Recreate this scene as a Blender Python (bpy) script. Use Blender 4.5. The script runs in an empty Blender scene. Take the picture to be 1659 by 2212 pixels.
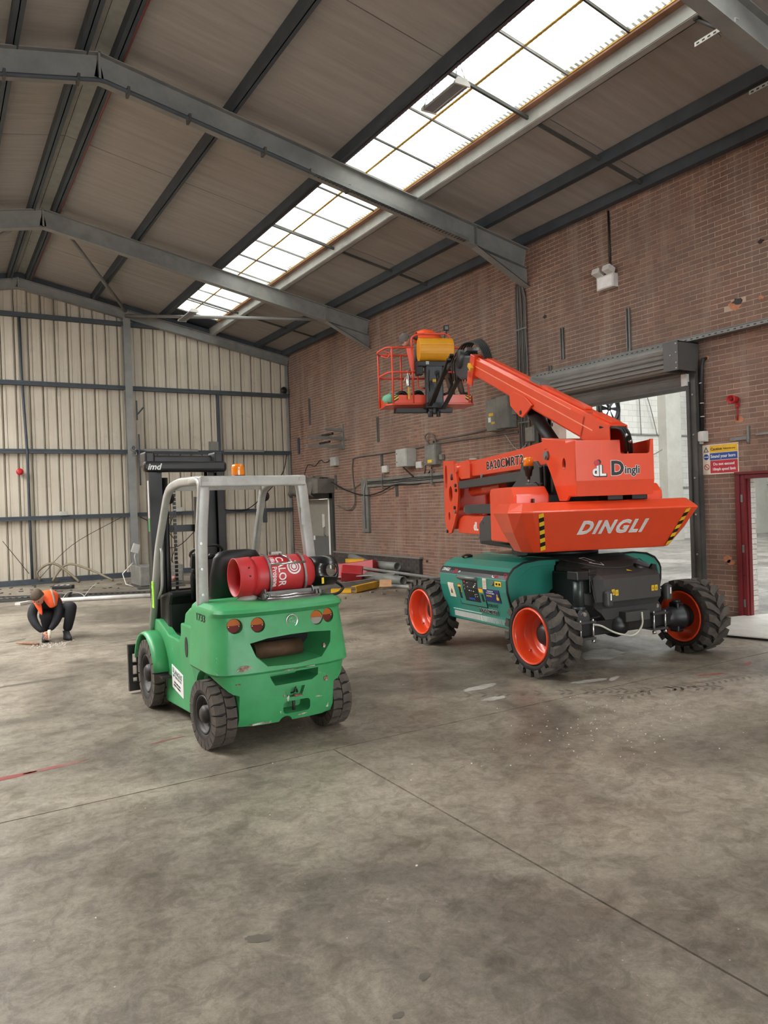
import bpy, bmesh, math, random
from mathutils import Vector as V, Matrix
from mathutils.geometry import tessellate_polygon
random.seed(7)
PI = math.pi
C = bpy.context.scene.collection
sc = bpy.context.scene

def S(r, g, b):
    return tuple(((c/255)/12.92 if c/255 <= .04045 else (((c/255)+.055)/1.055)**2.4) for c in (r, g, b)) + (1.0,)

# ---------------------------------------------------------------- camera, world, fill lamps, exposure
cam = bpy.data.cameras.new('camera'); camo = bpy.data.objects.new('camera', cam); C.objects.link(camo)
cam.sensor_fit = 'VERTICAL'; cam.sensor_height = 36.0; cam.lens = 36.0*1618/2212
cam.clip_start = .05; cam.clip_end = 200
_y = V((-979.5, -19.0, -1618.0)).normalized()
_x = V((2650.5, 106.0, -1618.0)); _x = (_x - _x.dot(_y)*_y).normalized()
_z = _x.cross(_y)
camo.matrix_world = Matrix.Translation((0, 0, 1.8)) @ Matrix((_x, _y, _z)).to_4x4()
sc.camera = camo
sc.view_settings.view_transform = 'Standard'; sc.view_settings.look = 'None'
sc.view_settings.gamma = 1.0; sc.view_settings.use_curve_mapping = False
sc.view_settings.exposure = 0.27
w = bpy.data.worlds.new('overcast_sky'); sc.world = w; w.use_nodes = True
w.node_tree.nodes['Background'].inputs[0].default_value = (.93, .97, 1.0, 1)
w.node_tree.nodes['Background'].inputs[1].default_value = 9.0
def daylight(name, loc, rot, sx, sy, power, col=(1, .98, .95)):
    l = bpy.data.lights.new(name, 'AREA'); l.shape = 'RECTANGLE'; l.size = sx; l.size_y = sy; l.energy = power; l.color = col
    o = bpy.data.objects.new(name, l); o.location = loc; o.rotation_euler = rot; C.objects.link(o); return o
# fill lamp behind the photographer, at an unseen loading doorway added for light
daylight('end_door_fill', (1.5, -14.2, 2.9), (PI/2, 0, PI), 9.0, 5.2, 1300, (1, .97, .92))
# fill lamp over an unseen left-slope roof opening, widened to brighten the hall
daylight('left_roof_fill', (-3.3, 13.6, 7.75), (0, -math.atan(.2), 0), 3.3, 15.0, 1250, (1, .985, .955))
# fill lamp added under the neighbouring hall's roof to brighten its walls
daylight('hall_fill', (21, 9, 8.6), (0, 0, 0), 6, 20, 750, (1, .99, .97))

# ---------------------------------------------------------------- materials
def nt(name):
    m = bpy.data.materials.new(name); m.use_nodes = True
    t = m.node_tree; b = t.nodes['Principled BSDF']; return m, t, b
def N(t, typ, **kw):
    n = t.nodes.new(typ)
    for k, v in kw.items():
        if k in n.inputs: n.inputs[k].default_value = v
        else: setattr(n, k, v)
    return n
def ramp(t, src, stops):
    r = t.nodes.new('ShaderNodeValToRGB'); t.links.new(src, r.inputs[0])
    e = r.color_ramp.elements
    while len(e) < len(stops): e.new(.5)
    for i, (p, c) in enumerate(stops):
        e[i].position = p; e[i].color = c if len(c) == 4 else (*c, 1)
    return r
def mixc(t, f, a, b, mode='MIX'):
    m = t.nodes.new('ShaderNodeMix'); m.data_type = 'RGBA'; m.blend_type = mode
    for i, s in ((0, f), (6, a), (7, b)):
        if hasattr(s, 'is_linked') or hasattr(s, 'links'): t.links.new(s, m.inputs[i])
        else: m.inputs[i].default_value = s
    return m.outputs[2]
def noise(t, scale, detail=4, rough=.55, vec=None, dist=0.0, out=0):
    n = t.nodes.new('ShaderNodeTexNoise'); n.inputs['Scale'].default_value = scale; n.inputs['Detail'].default_value = detail
    n.inputs['Roughness'].default_value = rough; n.inputs['Distortion'].default_value = dist
    if vec is not None: t.links.new(vec, n.inputs['Vector'])
    return n.outputs[out]
def coord(t, kind='Object', scale=None, rot=None, loc=None):
    n = t.nodes.new('ShaderNodeTexCoord'); o = n.outputs[kind]
    if scale or rot or loc:
        m = t.nodes.new('ShaderNodeMapping'); t.links.new(o, m.inputs[0])
        if scale: m.inputs['Scale'].default_value = scale
        if rot: m.inputs['Rotation'].default_value = rot
        if loc: m.inputs['Location'].default_value = loc
        o = m.outputs[0]
    return o
def geo_pos(t, scale=None, rot=None, loc=None):
    o = t.nodes.new('ShaderNodeNewGeometry').outputs['Position']
    if scale or rot or loc:
        m = t.nodes.new('ShaderNodeMapping'); t.links.new(o, m.inputs[0])
        if scale: m.inputs['Scale'].default_value = scale
        if rot: m.inputs['Rotation'].default_value = rot
        if loc: m.inputs['Location'].default_value = loc
        o = m.outputs[0]
    return o
def bump(t, b, h, strength=.3, dist=.01):
    n = t.nodes.new('ShaderNodeBump'); n.inputs['Strength'].default_value = strength; n.inputs['Distance'].default_value = dist
    t.links.new(h, n.inputs['Height']); t.links.new(n.outputs[0], b.inputs['Normal'])
MC = {}
def mat(name, c, rough=.5, metal=0, var=.12, scale=6, bmp=0, coat=0, dirt=None, dirt_amt=.5, emit=None, spec=None):
    if name in MC: return MC[name]
    m, t, b = nt(name)
    v = coord(t)
    n = noise(t, scale, 5, .6, v)
    dark = tuple(x*(1-var) for x in c[:3])+(1,); lite = tuple(min(1, x*(1+var)) for x in c[:3])+(1,)
    r = ramp(t, n, [(.3, dark), (.7, lite)])
    col = r.outputs[0]
    if dirt:
        n2 = noise(t, scale*.35, 8, .72, v)
        rr = ramp(t, n2, [(.46, (0, 0, 0)), (.62, (dirt_amt,)*3)])
        col = mixc(t, rr.outputs[0], col, dirt)
    t.links.new(col, b.inputs['Base Color'])
    b.inputs['Roughness'].default_value = rough; b.inputs['Metallic'].default_value = metal
    if coat: b.inputs['Coat Weight'].default_value = coat; b.inputs['Coat Roughness'].default_value = .08
    if spec is not None: b.inputs['Specular IOR Level'].default_value = spec
    if bmp: bump(t, b, noise(t, scale*8, 4, .6, v), bmp, .004)
    if emit: b.inputs['Emission Color'].default_value = c; b.inputs['Emission Strength'].default_value = emit
    MC[name] = m; return m

# ---------------------------------------------------------------- mesh builder
IDN = Matrix.Identity(4)
def frame(o, yaw):
    return Matrix.Translation(o) @ Matrix.Rotation(math.radians(yaw), 4, 'Z')
def basis(o, x, y):
    x = V(x).normalized(); z = x.cross(V(y)).normalized(); y = z.cross(x)
    m = Matrix((x, y, z)).transposed().to_4x4(); m.translation = V(o); return m
def zalong(p0, p1):
    d = V(p1)-V(p0); q = d.to_track_quat('Z', 'Y'); return Matrix.Translation(V(p0)) @ q.to_matrix().to_4x4(), d.length
class MB:
    def __init__(s): s.v = []; s.f = []; s.m = []; s.sm = []
    def add(s, vs, fs, mi=0, M=None, sm=False):
        k = len(s.v)
        s.v += [tuple(M @ V(p)) if M else tuple(p) for p in vs]
        for f in fs: s.f.append(tuple(i+k for i in f)); s.m.append(mi); s.sm.append(sm)
        return s
    def box(s, c, d, M=None, mi=0, r=None):
        x, y, z = d[0]/2, d[1]/2, d[2]/2
        vs = [V((a*x, b*y, e*z)) for e in (-1, 1) for b in (-1, 1) for a in (-1, 1)]
        if r: R = Matrix.Rotation(math.radians(r[1]), 4, r[0]); vs = [R @ p for p in vs]
        vs = [p+V(c) for p in vs]
        return s.add(vs, [(0, 2, 3, 1), (4, 5, 7, 6), (0, 1, 5, 4), (2, 6, 7, 3), (0, 4, 6, 2), (1, 3, 7, 5)], mi, M)
    def bx(s, a, b, M=None, mi=0):
        return s.box([(a[i]+b[i])/2 for i in range(3)], [abs(b[i]-a[i]) for i in range(3)], M, mi)
    def prism(s, poly, ax, lo, hi, M=None, mi=0, holes=None, sm=False):
        def P(p, t):
            return {0: (t, p[0], p[1]), 1: (p[0], t, p[1]), 2: (p[0], p[1], t)}[ax]
        loops = [list(poly)]+[list(h) for h in (holes or [])]
        pts = [p for l in loops for p in l]; n = len(pts)
        vs = [P(p, lo) for p in pts]+[P(p, hi) for p in pts]
        if holes:
            tri = tessellate_polygon([[V((p[0], p[1], 0)) for p in l] for l in loops])
            fs = [tuple(t) for t in tri]+[tuple(n+i for i in t) for t in tri]
        else: fs = [tuple(range(n)), tuple(range(n, 2*n))]
        s.add(vs, fs, mi, M)
        k = 0; vs2 = []; fs2 = []
        for l in loops:
            m = len(l)
            for i in range(m):
                j = (i+1) % m; fs2.append((k+i, k+j, n+k+j, n+k+i))
            k += m
        base = len(s.v)-2*n
        for f in fs2: s.f.append(tuple(i+base for i in f)); s.m.append(mi); s.sm.append(sm)
        return s
    def cyl(s, p0, p1, r0, r1=None, n=16, M=None, mi=0, cap=True):
        r1 = r0 if r1 is None else r1
        A, L = zalong(p0, p1)
        vs = [A @ V((r*math.cos(2*PI*i/n), r*math.sin(2*PI*i/n), z)) for r, z in ((r0, 0), (r1, L)) for i in range(n)]
        k = len(s.v)
        s.add(vs, [(i, (i+1) % n, n+(i+1) % n, n+i) for i in range(n)], mi, M, True)
        if cap:
            for f in (tuple(range(k+n-1, k-1, -1)), tuple(range(k+n, k+2*n))): s.f.append(f); s.m.append(mi); s.sm.append(False)
        return s
    def tube(s, pts, r, n=8, M=None, mi=0, closed=False):
        pts = [V(p) for p in pts]; m = len(pts); rings = []
        up = None
        for i, p in enumerate(pts):
            a = pts[i-1] if (i > 0 or closed) else p; b = pts[(i+1) % m] if (i < m-1 or closed) else p
            d = (b-a).normalized()
            if up is None:
                up = V((0, 0, 1)) if abs(d.z) < .9 else V((1, 0, 0))
            x = d.cross(up)
            if x.length < 1e-4: x = d.cross(V((1, .3, 0)))
            x.normalize(); y = d.cross(x).normalized(); up = -y if (-y).dot(up) > 0 else y
            rr = r[i] if isinstance(r, (list, tuple)) else r
            k = 1.0
            if 0 < i < m-1 or closed:
                c = (p-a).normalized().dot((b-p).normalized()) if (p-a).length > 0 and (b-p).length > 0 else 1
                k = 1/max(.5, math.sqrt(max(.01, (1+c)/2)))
            rings.append([p+(x*math.cos(2*PI*j/n)+y*math.sin(2*PI*j/n))*rr*k for j in range(n)])
        vs = [q for R in rings for q in R]
        fs = []
        for i in range(m if closed else m-1):
            a = i*n; b = ((i+1) % m)*n
            for j in range(n): fs.append((a+j, a+(j+1) % n, b+(j+1) % n, b+j))
        k = len(s.v); s.add(vs, fs, mi, M, True)
        if not closed:
            for f in (tuple(range(k, k+n)), tuple(range(k+(m-1)*n, k+m*n))): s.f.append(f); s.m.append(mi); s.sm.append(False)
        return s
    def lathe(s, prof, n=32, M=None, mi=0, closed=False, sm=True):
        m = len(prof)
        vs = [(r*math.cos(2*PI*j/n), r*math.sin(2*PI*j/n), z) for r, z in prof for j in range(n)]
        fs = []
        for i in range(m if closed else m-1):
            a = i*n; b = ((i+1) % m)*n
            for j in range(n): fs.append((a+j, a+(j+1) % n, b+(j+1) % n, b+j))
        return s.add(vs, fs, mi, M, sm)
    def sph(s, c, r, n=12, M=None, mi=0, sc_=(1, 1, 1)):
        m = n//2
        prof = [(r*math.sin(PI*i/m)+1e-5, -r*math.cos(PI*i/m)) for i in range(m+1)]
        A = Matrix.Translation(V(c)) @ Matrix.Diagonal((*sc_, 1))
        return s.lathe(prof, n, (M @ A) if M else A, mi)
    def loft(s, rings, M=None, mi=0, caps=True, sm=True, closed=True):
        n = len(rings[0]); k = len(s.v); fs = []
        for i in range(len(rings)-1):
            for j in range(n if closed else n-1): fs.append((i*n+j, i*n+(j+1) % n, (i+1)*n+(j+1) % n, (i+1)*n+j))
        s.add([p for R in rings for p in R], fs, mi, M, sm)
        if caps:
            for f in (tuple(range(k, k+n)), tuple(range(k+(len(rings)-1)*n, k+len(rings)*n))): s.f.append(f); s.m.append(mi); s.sm.append(False)
        return s
    def build(s, name, mt, par=None, F=None, bev=0, seg=2, smooth=None, sub=0, recalc=True, angle=40, kind=None):
        me = bpy.data.meshes.new(name)
        W = F or IDN
        if par is not None: W = WM[par].inverted() @ W
        me.from_pydata([tuple(W @ V(p)) for p in s.v], [], s.f)
        for m_ in (mt if isinstance(mt, (list, tuple)) else [mt]): me.materials.append(m_)
        me.polygons.foreach_set('material_index', s.m)
        if smooth is True: me.polygons.foreach_set('use_smooth', [True]*len(s.f))
        elif smooth is None: me.polygons.foreach_set('use_smooth', s.sm)
        if recalc:
            bm = bmesh.new(); bm.from_mesh(me); bmesh.ops.recalc_face_normals(bm, faces=bm.faces); bm.to_mesh(me); bm.free()
        me.update()
        o = bpy.data.objects.new(name, me); C.objects.link(o)
        if par is not None: o.parent = par
        WM[o] = WM[par] if par is not None else IDN
        if bev:
            b = o.modifiers.new('bevel', 'BEVEL'); b.width = bev; b.segments = seg; b.limit_method = 'ANGLE'; b.angle_limit = math.radians(angle)
            b.harden_normals = False
        if sub:
            u = o.modifiers.new('sub', 'SUBSURF'); u.levels = sub; u.render_levels = sub
        if kind: o['kind'] = kind
        return o
WM = {}
def thing(name, label, cat, M=None, group=None):
    o = bpy.data.objects.new(name, None); C.objects.link(o)
    M = M or IDN; o.matrix_world = M; WM[o] = M.copy(); o.empty_display_size = .1
    o['label'] = label; o['category'] = cat
    if group: o['group'] = group
    return o
def tag(o, label, cat, group=None):
    o['label'] = label; o['category'] = cat
    if group: o['group'] = group
    return o
def struct(o): o['kind'] = 'structure'; return o
def lbl(o, s): o['label'] = s; return o
def text(s, size, mt, par, M, name='lettering', ex=.001, off=0, shear=0, xs=1, align='LEFT', space=1.0, valign='BOTTOM_BASELINE'):
    cu = bpy.data.curves.new('t', 'FONT'); cu.body = s; cu.size = size; cu.extrude = ex; cu.offset = off; cu.shear = shear
    cu.align_x = align; cu.space_character = space; cu.resolution_u = 3
    o = bpy.data.objects.new('t', cu); C.objects.link(o)
    me = bpy.data.meshes.new_from_object(o.evaluated_get(bpy.context.evaluated_depsgraph_get()))
    bpy.data.objects.remove(o); bpy.data.curves.remove(cu)
    W = (WM[par].inverted() if par is not None else IDN) @ M @ Matrix.Diagonal((xs, 1, 1, 1))
    me.transform(W); me.materials.clear(); me.materials.append(mt); me.name = name
    o = bpy.data.objects.new(name, me); C.objects.link(o); o.parent = par; WM[o] = WM[par] if par is not None else IDN
    return o
def autosmooth(o, deg=30):
    for p in o.data.polygons: p.use_smooth = True
    o.data.set_sharp_from_angle(angle=math.radians(deg)); return o
def cut(o, cutters):
    """cut recesses into a mesh with exact booleans, baked at once"""
    tmp = []
    for cb in cutters:
        c = cb.build('cutter', M_['green'] if False else o.data.materials[0]); c.hide_render = True
        m = o.modifiers.new('b', 'BOOLEAN'); m.object = c; m.operation = 'DIFFERENCE'; m.solver = 'EXACT'; tmp.append(c)
    bpy.context.view_layer.update()
    me = bpy.data.meshes.new_from_object(o.evaluated_get(bpy.context.evaluated_depsgraph_get()))
    o.modifiers.clear(); old = o.data; o.data = me
    for c in tmp: WM.pop(c, None); bpy.data.objects.remove(c)
    return o
def ring2(cx, cy, rx, ry, n=20, a0=0):
    return [(cx+rx*math.cos(a0+2*PI*i/n), cy+ry*math.sin(a0+2*PI*i/n)) for i in range(n)]
def rrect(x0, y0, x1, y1, r, n=4):
    out = []
    for cx, cy, a in ((x1-r, y1-r, 0), (x0+r, y1-r, PI/2), (x0+r, y0+r, PI), (x1-r, y0+r, 1.5*PI)):
        out += [(cx+r*math.cos(a+PI/2*i/n), cy+r*math.sin(a+PI/2*i/n)) for i in range(n+1)]
    return out
def copy_tree(o, parent=None):
    c = o.copy(); C.objects.link(c)
    if parent is not None: c.parent = parent
    for ch in list(o.children): copy_tree(ch, c)
    return c
# ================================================================ materials of the place
def floor_mat(name, c1, c2, c3):
    m, t, b = nt(name)
    p = geo_pos(t)
    a = noise(t, .55, 8, .62, p, .6); c = noise(t, 3.2, 9, .68, p, .4); d = noise(t, 28, 6, .7, p)
    r1 = ramp(t, a, [(.38, c2), (.5, c1), (.62, c3)])
    r2 = ramp(t, c, [(.33, (.76, .74, .71, 1)), (.5, (1, 1, 1, 1)), (.66, (1.0, 1.0, 1.0, 1)), (.76, (1.16, 1.14, 1.1, 1))])
    col = mixc(t, 1.0, r1.outputs[0], r2.outputs[0], 'MULTIPLY')
    r3 = ramp(t, d, [(.28, (.70, .70, .69, 1)), (.72, (1.22, 1.22, 1.22, 1))])
    d2 = noise(t, 110, 5, .7, p); r4 = ramp(t, d2, [(.3, (.84, .84, .84, 1)), (.7, (1.12, 1.12, 1.12, 1))]); col = mixc(t, 1.0, col, r4.outputs[0], 'MULTIPLY')
    col = mixc(t, .8, col, r3.outputs[0], 'MULTIPLY')
    # tyre scuffs: long thin streaks in two directions and swept arcs
    for rot, sx, lo, hi, dk in ((.15, (.5, 9, 1), .6, .72, (.62, .60, .58, 1)), (1.25, (.35, 12, 1), .62, .74, (.68, .66, .63, 1)), (.5, (.6, 7, 1), .63, .70, (1.35, 1.33, 1.3, 1))):
        q = geo_pos(t, sx, (0, 0, rot)); n = noise(t, 1.0, 6, .7, q, .5)
        f = ramp(t, n, [(lo, (0, 0, 0)), (hi, (.45, .45, .45))])
        col = mixc(t, f.outputs[0], col, mixc(t, 1.0, col, dk, 'MULTIPLY'))
    for (cx, cy, sc_, k) in ((3.0, 7.5, 2.1, .62), (8.2, 3.0, 1.7, .6), (1.2, 10.5, 1.3, .6)):
        q = geo_pos(t, None, None, (-cx, -cy, 0))
        wv = t.nodes.new('ShaderNodeTexWave'); wv.wave_type = 'RINGS'; wv.rings_direction = 'Z'; wv.inputs['Scale'].default_value = sc_
        wv.inputs['Distortion'].default_value = 5; wv.inputs['Detail'].default_value = 4; t.links.new(q, wv.inputs['Vector'])
        msk = noise(t, .5, 3, .5, geo_pos(t, None, None, (cx, cy, 0)))
        mm = t.nodes.new('ShaderNodeMath'); mm.operation = 'MULTIPLY'
        f1 = ramp(t, wv.outputs['Fac'], [(.6, (0, 0, 0)), (.95, (1, 1, 1))]); f2 = ramp(t, msk, [(.5, (0, 0, 0)), (.64, (.22, .22, .22))])
        t.links.new(f1.outputs[0], mm.inputs[0]); t.links.new(f2.outputs[0], mm.inputs[1])
        col = mixc(t, mm.outputs[0], col, mixc(t, 1.0, col, (k, k, k, 1), 'MULTIPLY'))
    n9 = noise(t, 7.0, 9, .78, p, .8); f9 = ramp(t, n9, [(.42, (.74, .73, .70, 1)), (.52, (1, 1, 1, 1)), (.62, (1.12, 1.11, 1.09, 1))])
    col = mixc(t, 1.0, col, f9.outputs[0], 'MULTIPLY')
    # pale concrete dust specks and dried spill
    vo = t.nodes.new('ShaderNodeTexVoronoi'); vo.inputs['Scale'].default_value = 13; t.links.new(p, vo.inputs['Vector'])
    sp = ramp(t, vo.outputs['Distance'], [(.035, (.75, .75, .75)), (.06, (0, 0, 0))])
    spm = ramp(t, noise(t, .8, 3, .5, p), [(.5, (0, 0, 0)), (.62, (1, 1, 1))])
    m3 = t.nodes.new('ShaderNodeMath'); m3.operation = 'MULTIPLY'; t.links.new(sp.outputs[0], m3.inputs[0]); t.links.new(spm.outputs[0], m3.inputs[1])
    col = mixc(t, m3.outputs[0], col, S(205, 200, 190))
    t.links.new(col, b.inputs['Base Color'])
    rr = ramp(t, noise(t, 2.0, 6, .65, p), [(.3, (.30,)*3), (.7, (.58,)*3)]); t.links.new(rr.outputs[0], b.inputs['Roughness'])
    b.inputs['Specular IOR Level'].default_value = .45
    bump(t, b, c, .12, .012)
    return m
M_floor = floor_mat('worn_concrete', S(140, 131, 117), S(108, 100, 89), S(160, 150, 135))
M_floor2 = floor_mat('hall_concrete', S(150, 146, 140), S(120, 116, 110), S(175, 171, 165))
M_joint = mat('joint_dirt', S(48, 44, 40), .9)

def brick_mat(name, c1, c2, c3, soot=True):
    m, t, b = nt(name)
    oi = t.nodes.new('ShaderNodeObjectInfo'); g = t.nodes.new('ShaderNodeNewGeometry')
    ad = t.nodes.new('ShaderNodeMath'); ad.operation = 'ADD'; fr = t.nodes.new('ShaderNodeMath'); fr.operation = 'FRACT'
    t.links.new(oi.outputs['Random'], ad.inputs[0]); t.links.new(g.outputs['Random Per Island'], ad.inputs[1]); t.links.new(ad.outputs[0], fr.inputs[0])
    r = ramp(t, fr.outputs[0], [(0, c1), (.45, c2), (.8, c1), (1, c3)])
    p = geo_pos(t)
    n = noise(t, 40, 5, .7, p)
    r2 = ramp(t, n, [(.3, (.8, .8, .8, 1)), (.7, (1.15, 1.15, 1.15, 1))])
    col = mixc(t, 1, r.outputs[0], r2.outputs[0], 'MULTIPLY')
    if soot:
        n2 = noise(t, .45, 7, .65, p, .8)
        f = ramp(t, n2, [(.40, (0, 0, 0)), (.62, (.65, .65, .65))])
        col = mixc(t, f.outputs[0], col, S(116, 102, 94))
        q = geo_pos(t, (1, 2.2, .35)); n3 = noise(t, 1.4, 6, .7, q)
        f = ramp(t, n3, [(.50, (0, 0, 0)), (.68, (.6, .6, .6))])
        col = mixc(t, f.outputs[0], col, S(156, 142, 130))
        q = geo_pos(t, (1, 1.3, .25), None, (0, 4, 2)); n4 = noise(t, .9, 5, .6, q)
        f = ramp(t, n4, [(.60, (0, 0, 0)), (.74, (.7, .7, .7))])
        col = mixc(t, f.outputs[0], col, S(92, 58, 44))
    t.links.new(col, b.inputs['Base Color']); b.inputs['Roughness'].default_value = .85
    b.inputs['Specular IOR Level'].default_value = .25
    bump(t, b, n, .4, .003)
    return m
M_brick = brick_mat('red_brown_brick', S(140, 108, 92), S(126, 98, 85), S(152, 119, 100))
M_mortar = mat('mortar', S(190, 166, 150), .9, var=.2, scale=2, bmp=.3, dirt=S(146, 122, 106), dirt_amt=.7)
M_wbrick = brick_mat('white_painted_brick', S(222, 218, 208), S(230, 226, 218), S(210, 204, 192), False)
M_dbrick = brick_mat('dark_plinth_brick', S(84, 78, 74), S(76, 70, 66), S(92, 86, 80), False)
def clad_mat():
    m, t, b = nt('dusty_cream_cladding')
    p = geo_pos(t)
    q = geo_pos(t, (14, 1, .25)); n = noise(t, 1.2, 7, .72, q, .3)
    r = ramp(t, n, [(.26, S(168, 159, 143)), (.46, S(196, 187, 170)), (.75, S(208, 199, 182))])
    n2 = noise(t, .5, 5, .6, p); r2 = ramp(t, n2, [(.3, (.80, .78, .75, 1)), (.6, (1, 1, 1, 1))])
    col = mixc(t, 1, r.outputs[0], r2.outputs[0], 'MULTIPLY')
    n3 = noise(t, 1.4, 7, .7, p); f = ramp(t, n3, [(.60, (0, 0, 0)), (.75, (.5, .5, .5))]); col = mixc(t, f.outputs[0], col, S(118, 118, 112))
    t.links.new(col, b.inputs['Base Color']); b.inputs['Roughness'].default_value = .7
    return m
M_clad = clad_mat()
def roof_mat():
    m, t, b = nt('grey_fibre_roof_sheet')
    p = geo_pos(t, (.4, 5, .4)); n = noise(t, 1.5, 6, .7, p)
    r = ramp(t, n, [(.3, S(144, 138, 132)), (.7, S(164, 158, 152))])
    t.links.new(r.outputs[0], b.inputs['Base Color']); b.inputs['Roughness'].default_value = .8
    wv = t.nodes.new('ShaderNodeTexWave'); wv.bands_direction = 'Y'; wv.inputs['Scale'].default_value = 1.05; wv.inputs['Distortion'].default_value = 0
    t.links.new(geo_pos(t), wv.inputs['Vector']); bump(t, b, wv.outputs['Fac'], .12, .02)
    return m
M_roof = roof_mat()
def glaz_mat():
    """corrugated fibreglass rooflight: translucent, stained at its edges"""
    m, t, b = nt('translucent_rooflight')
    out = t.nodes['Material Output']
    p = geo_pos(t)
    wv = t.nodes.new('ShaderNodeTexWave'); wv.bands_direction = 'Y'; wv.inputs['Scale'].default_value = 3.8; wv.inputs['Distortion'].default_value = .4
    t.links.new(p, wv.inputs['Vector'])
    r = ramp(t, wv.outputs['Fac'], [(.20, (.07, .07, .058, 1)), (.55, (.52, .52, .49, 1))])
    n = noise(t, 1.3, 5, .6, p); r2 = ramp(t, n, [(.3, (.5, .48, .36, 1)), (.55, (1, 1, 1, 1))])
    col = mixc(t, 1, r.outputs[0], r2.outputs[0], 'MULTIPLY')
    tr = t.nodes.new('ShaderNodeBsdfTranslucent'); t.links.new(col, tr.inputs[0])
    tp = t.nodes.new('ShaderNodeBsdfTransparent'); tp.inputs[0].default_value = (.9, .9, .86, 1)
    mx = t.nodes.new('ShaderNodeMixShader'); mx.inputs[0].default_value = .08
    t.links.new(tr.outputs[0], mx.inputs[1]); t.links.new(tp.outputs[0], mx.inputs[2]); t.links.new(mx.outputs[0], out.inputs[0])
    return m
M_glaz = glaz_mat()
def clear_mat():
    m, t, b = nt('clear_fill_rooflight'); out = t.nodes['Material Output']
    tp = t.nodes.new('ShaderNodeBsdfTransparent'); tp.inputs[0].default_value = (.95, .95, .94, 1)
    tr = t.nodes.new('ShaderNodeBsdfTranslucent'); tr.inputs[0].default_value = (.8, .8, .78, 1)
    mx = t.nodes.new('ShaderNodeMixShader'); mx.inputs[0].default_value = .9
    t.links.new(tr.outputs[0], mx.inputs[1]); t.links.new(tp.outputs[0], mx.inputs[2]); t.links.new(mx.outputs[0], out.inputs[0]); return m
M_glaz2 = clear_mat()
M_steel = mat('dusty_grey_steel', S(126, 126, 123), .55, var=.15, scale=3, dirt=S(150, 147, 140), dirt_amt=.5)
M_steel_l = mat('pale_grey_steel', S(168, 168, 163), .5, var=.12, scale=3, dirt=S(110, 108, 104), dirt_amt=.4)
M_purlin = mat('dark_grey_purlin', S(62, 69, 75), .6, var=.2, scale=3)
M_red_pipe = mat('dull_red_pipe', S(120, 50, 50), .5)
M_galv = mat('galvanised_steel', S(128, 130, 128), .45, .5, var=.15, scale=5, dirt=S(100, 98, 94), dirt_amt=.5)
M_shut = mat('grey_shutter_steel', S(138, 137, 133), .4, .3, var=.1, scale=2, dirt=S(112, 110, 106), dirt_amt=.4)
M_dsteel = mat('charcoal_steel', S(72, 72, 70), .5, .2, var=.15, scale=4, dirt=S(105, 100, 94), dirt_amt=.4)
M_black = mat('black_plastic', S(22, 22, 22), .45, var=.1)
M_cable = mat('black_cable', S(30, 28, 27), .5)
M_gcable = mat('dusty_grey_cable', S(104, 98, 92), .7)
M_white = mat('white_enamel', S(208, 206, 200), .4, var=.05, dirt=S(170, 164, 152), dirt_amt=.5)
M_greybox = mat('light_grey_box', S(178, 178, 172), .45, var=.06, dirt=S(140, 136, 128), dirt_amt=.5)
M_dbox = mat('dusty_grey_box', S(112, 112, 107), .55, var=.1, dirt=S(145, 140, 130), dirt_amt=.6)
M_maroon = mat('maroon_door_frame', S(112, 30, 36), .35, var=.15, scale=4)
M_red = mat('red_plastic', S(178, 30, 36), .4)
M_yellow = mat('yellow_label', S(232, 190, 40), .5)
M_yelp = mat('yellow_paint', S(222, 170, 30), .45, var=.08, dirt=S(120, 96, 50), dirt_amt=.3)
M_blue = mat('blue_print', S(32, 72, 148), .45)
M_signred = mat('red_print', S(190, 34, 52), .45)
M_cream = mat('cream_print', S(225, 212, 190), .5)
M_blackp = mat('black_print', S(18, 18, 18), .5)
M_whitep = mat('white_print', S(235, 235, 232), .45)
M_wall2 = None
def hallwall_mat():
    m, t, b = nt('white_painted_blockwork')
    br = t.nodes.new('ShaderNodeTexBrick'); br.inputs['Scale'].default_value = 1; br.inputs['Brick Width'].default_value = .45; br.inputs['Row Height'].default_value = .225
    br.inputs['Mortar Size'].default_value = .008; br.inputs['Color1'].default_value = S(222, 221, 214); br.inputs['Color2'].default_value = S(212, 211, 203); br.inputs['Mortar'].default_value = S(180, 179, 172)
    mp = t.nodes.new('ShaderNodeMapping'); mp.inputs['Rotation'].default_value = (PI/2, 0, 0); t.links.new(geo_pos(t), mp.inputs[0]); t.links.new(mp.outputs[0], br.inputs['Vector'])
    n = noise(t, .5, 7, .65, geo_pos(t)); f = ramp(t, n, [(.5, (0, 0, 0)), (.7, (.6, .6, .6))])
    col = mixc(t, f.outputs[0], br.outputs[0], S(186, 182, 170))
    t.links.new(col, b.inputs['Base Color']); b.inputs['Roughness'].default_value = .8
    return m
M_wall2 = hallwall_mat()

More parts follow.
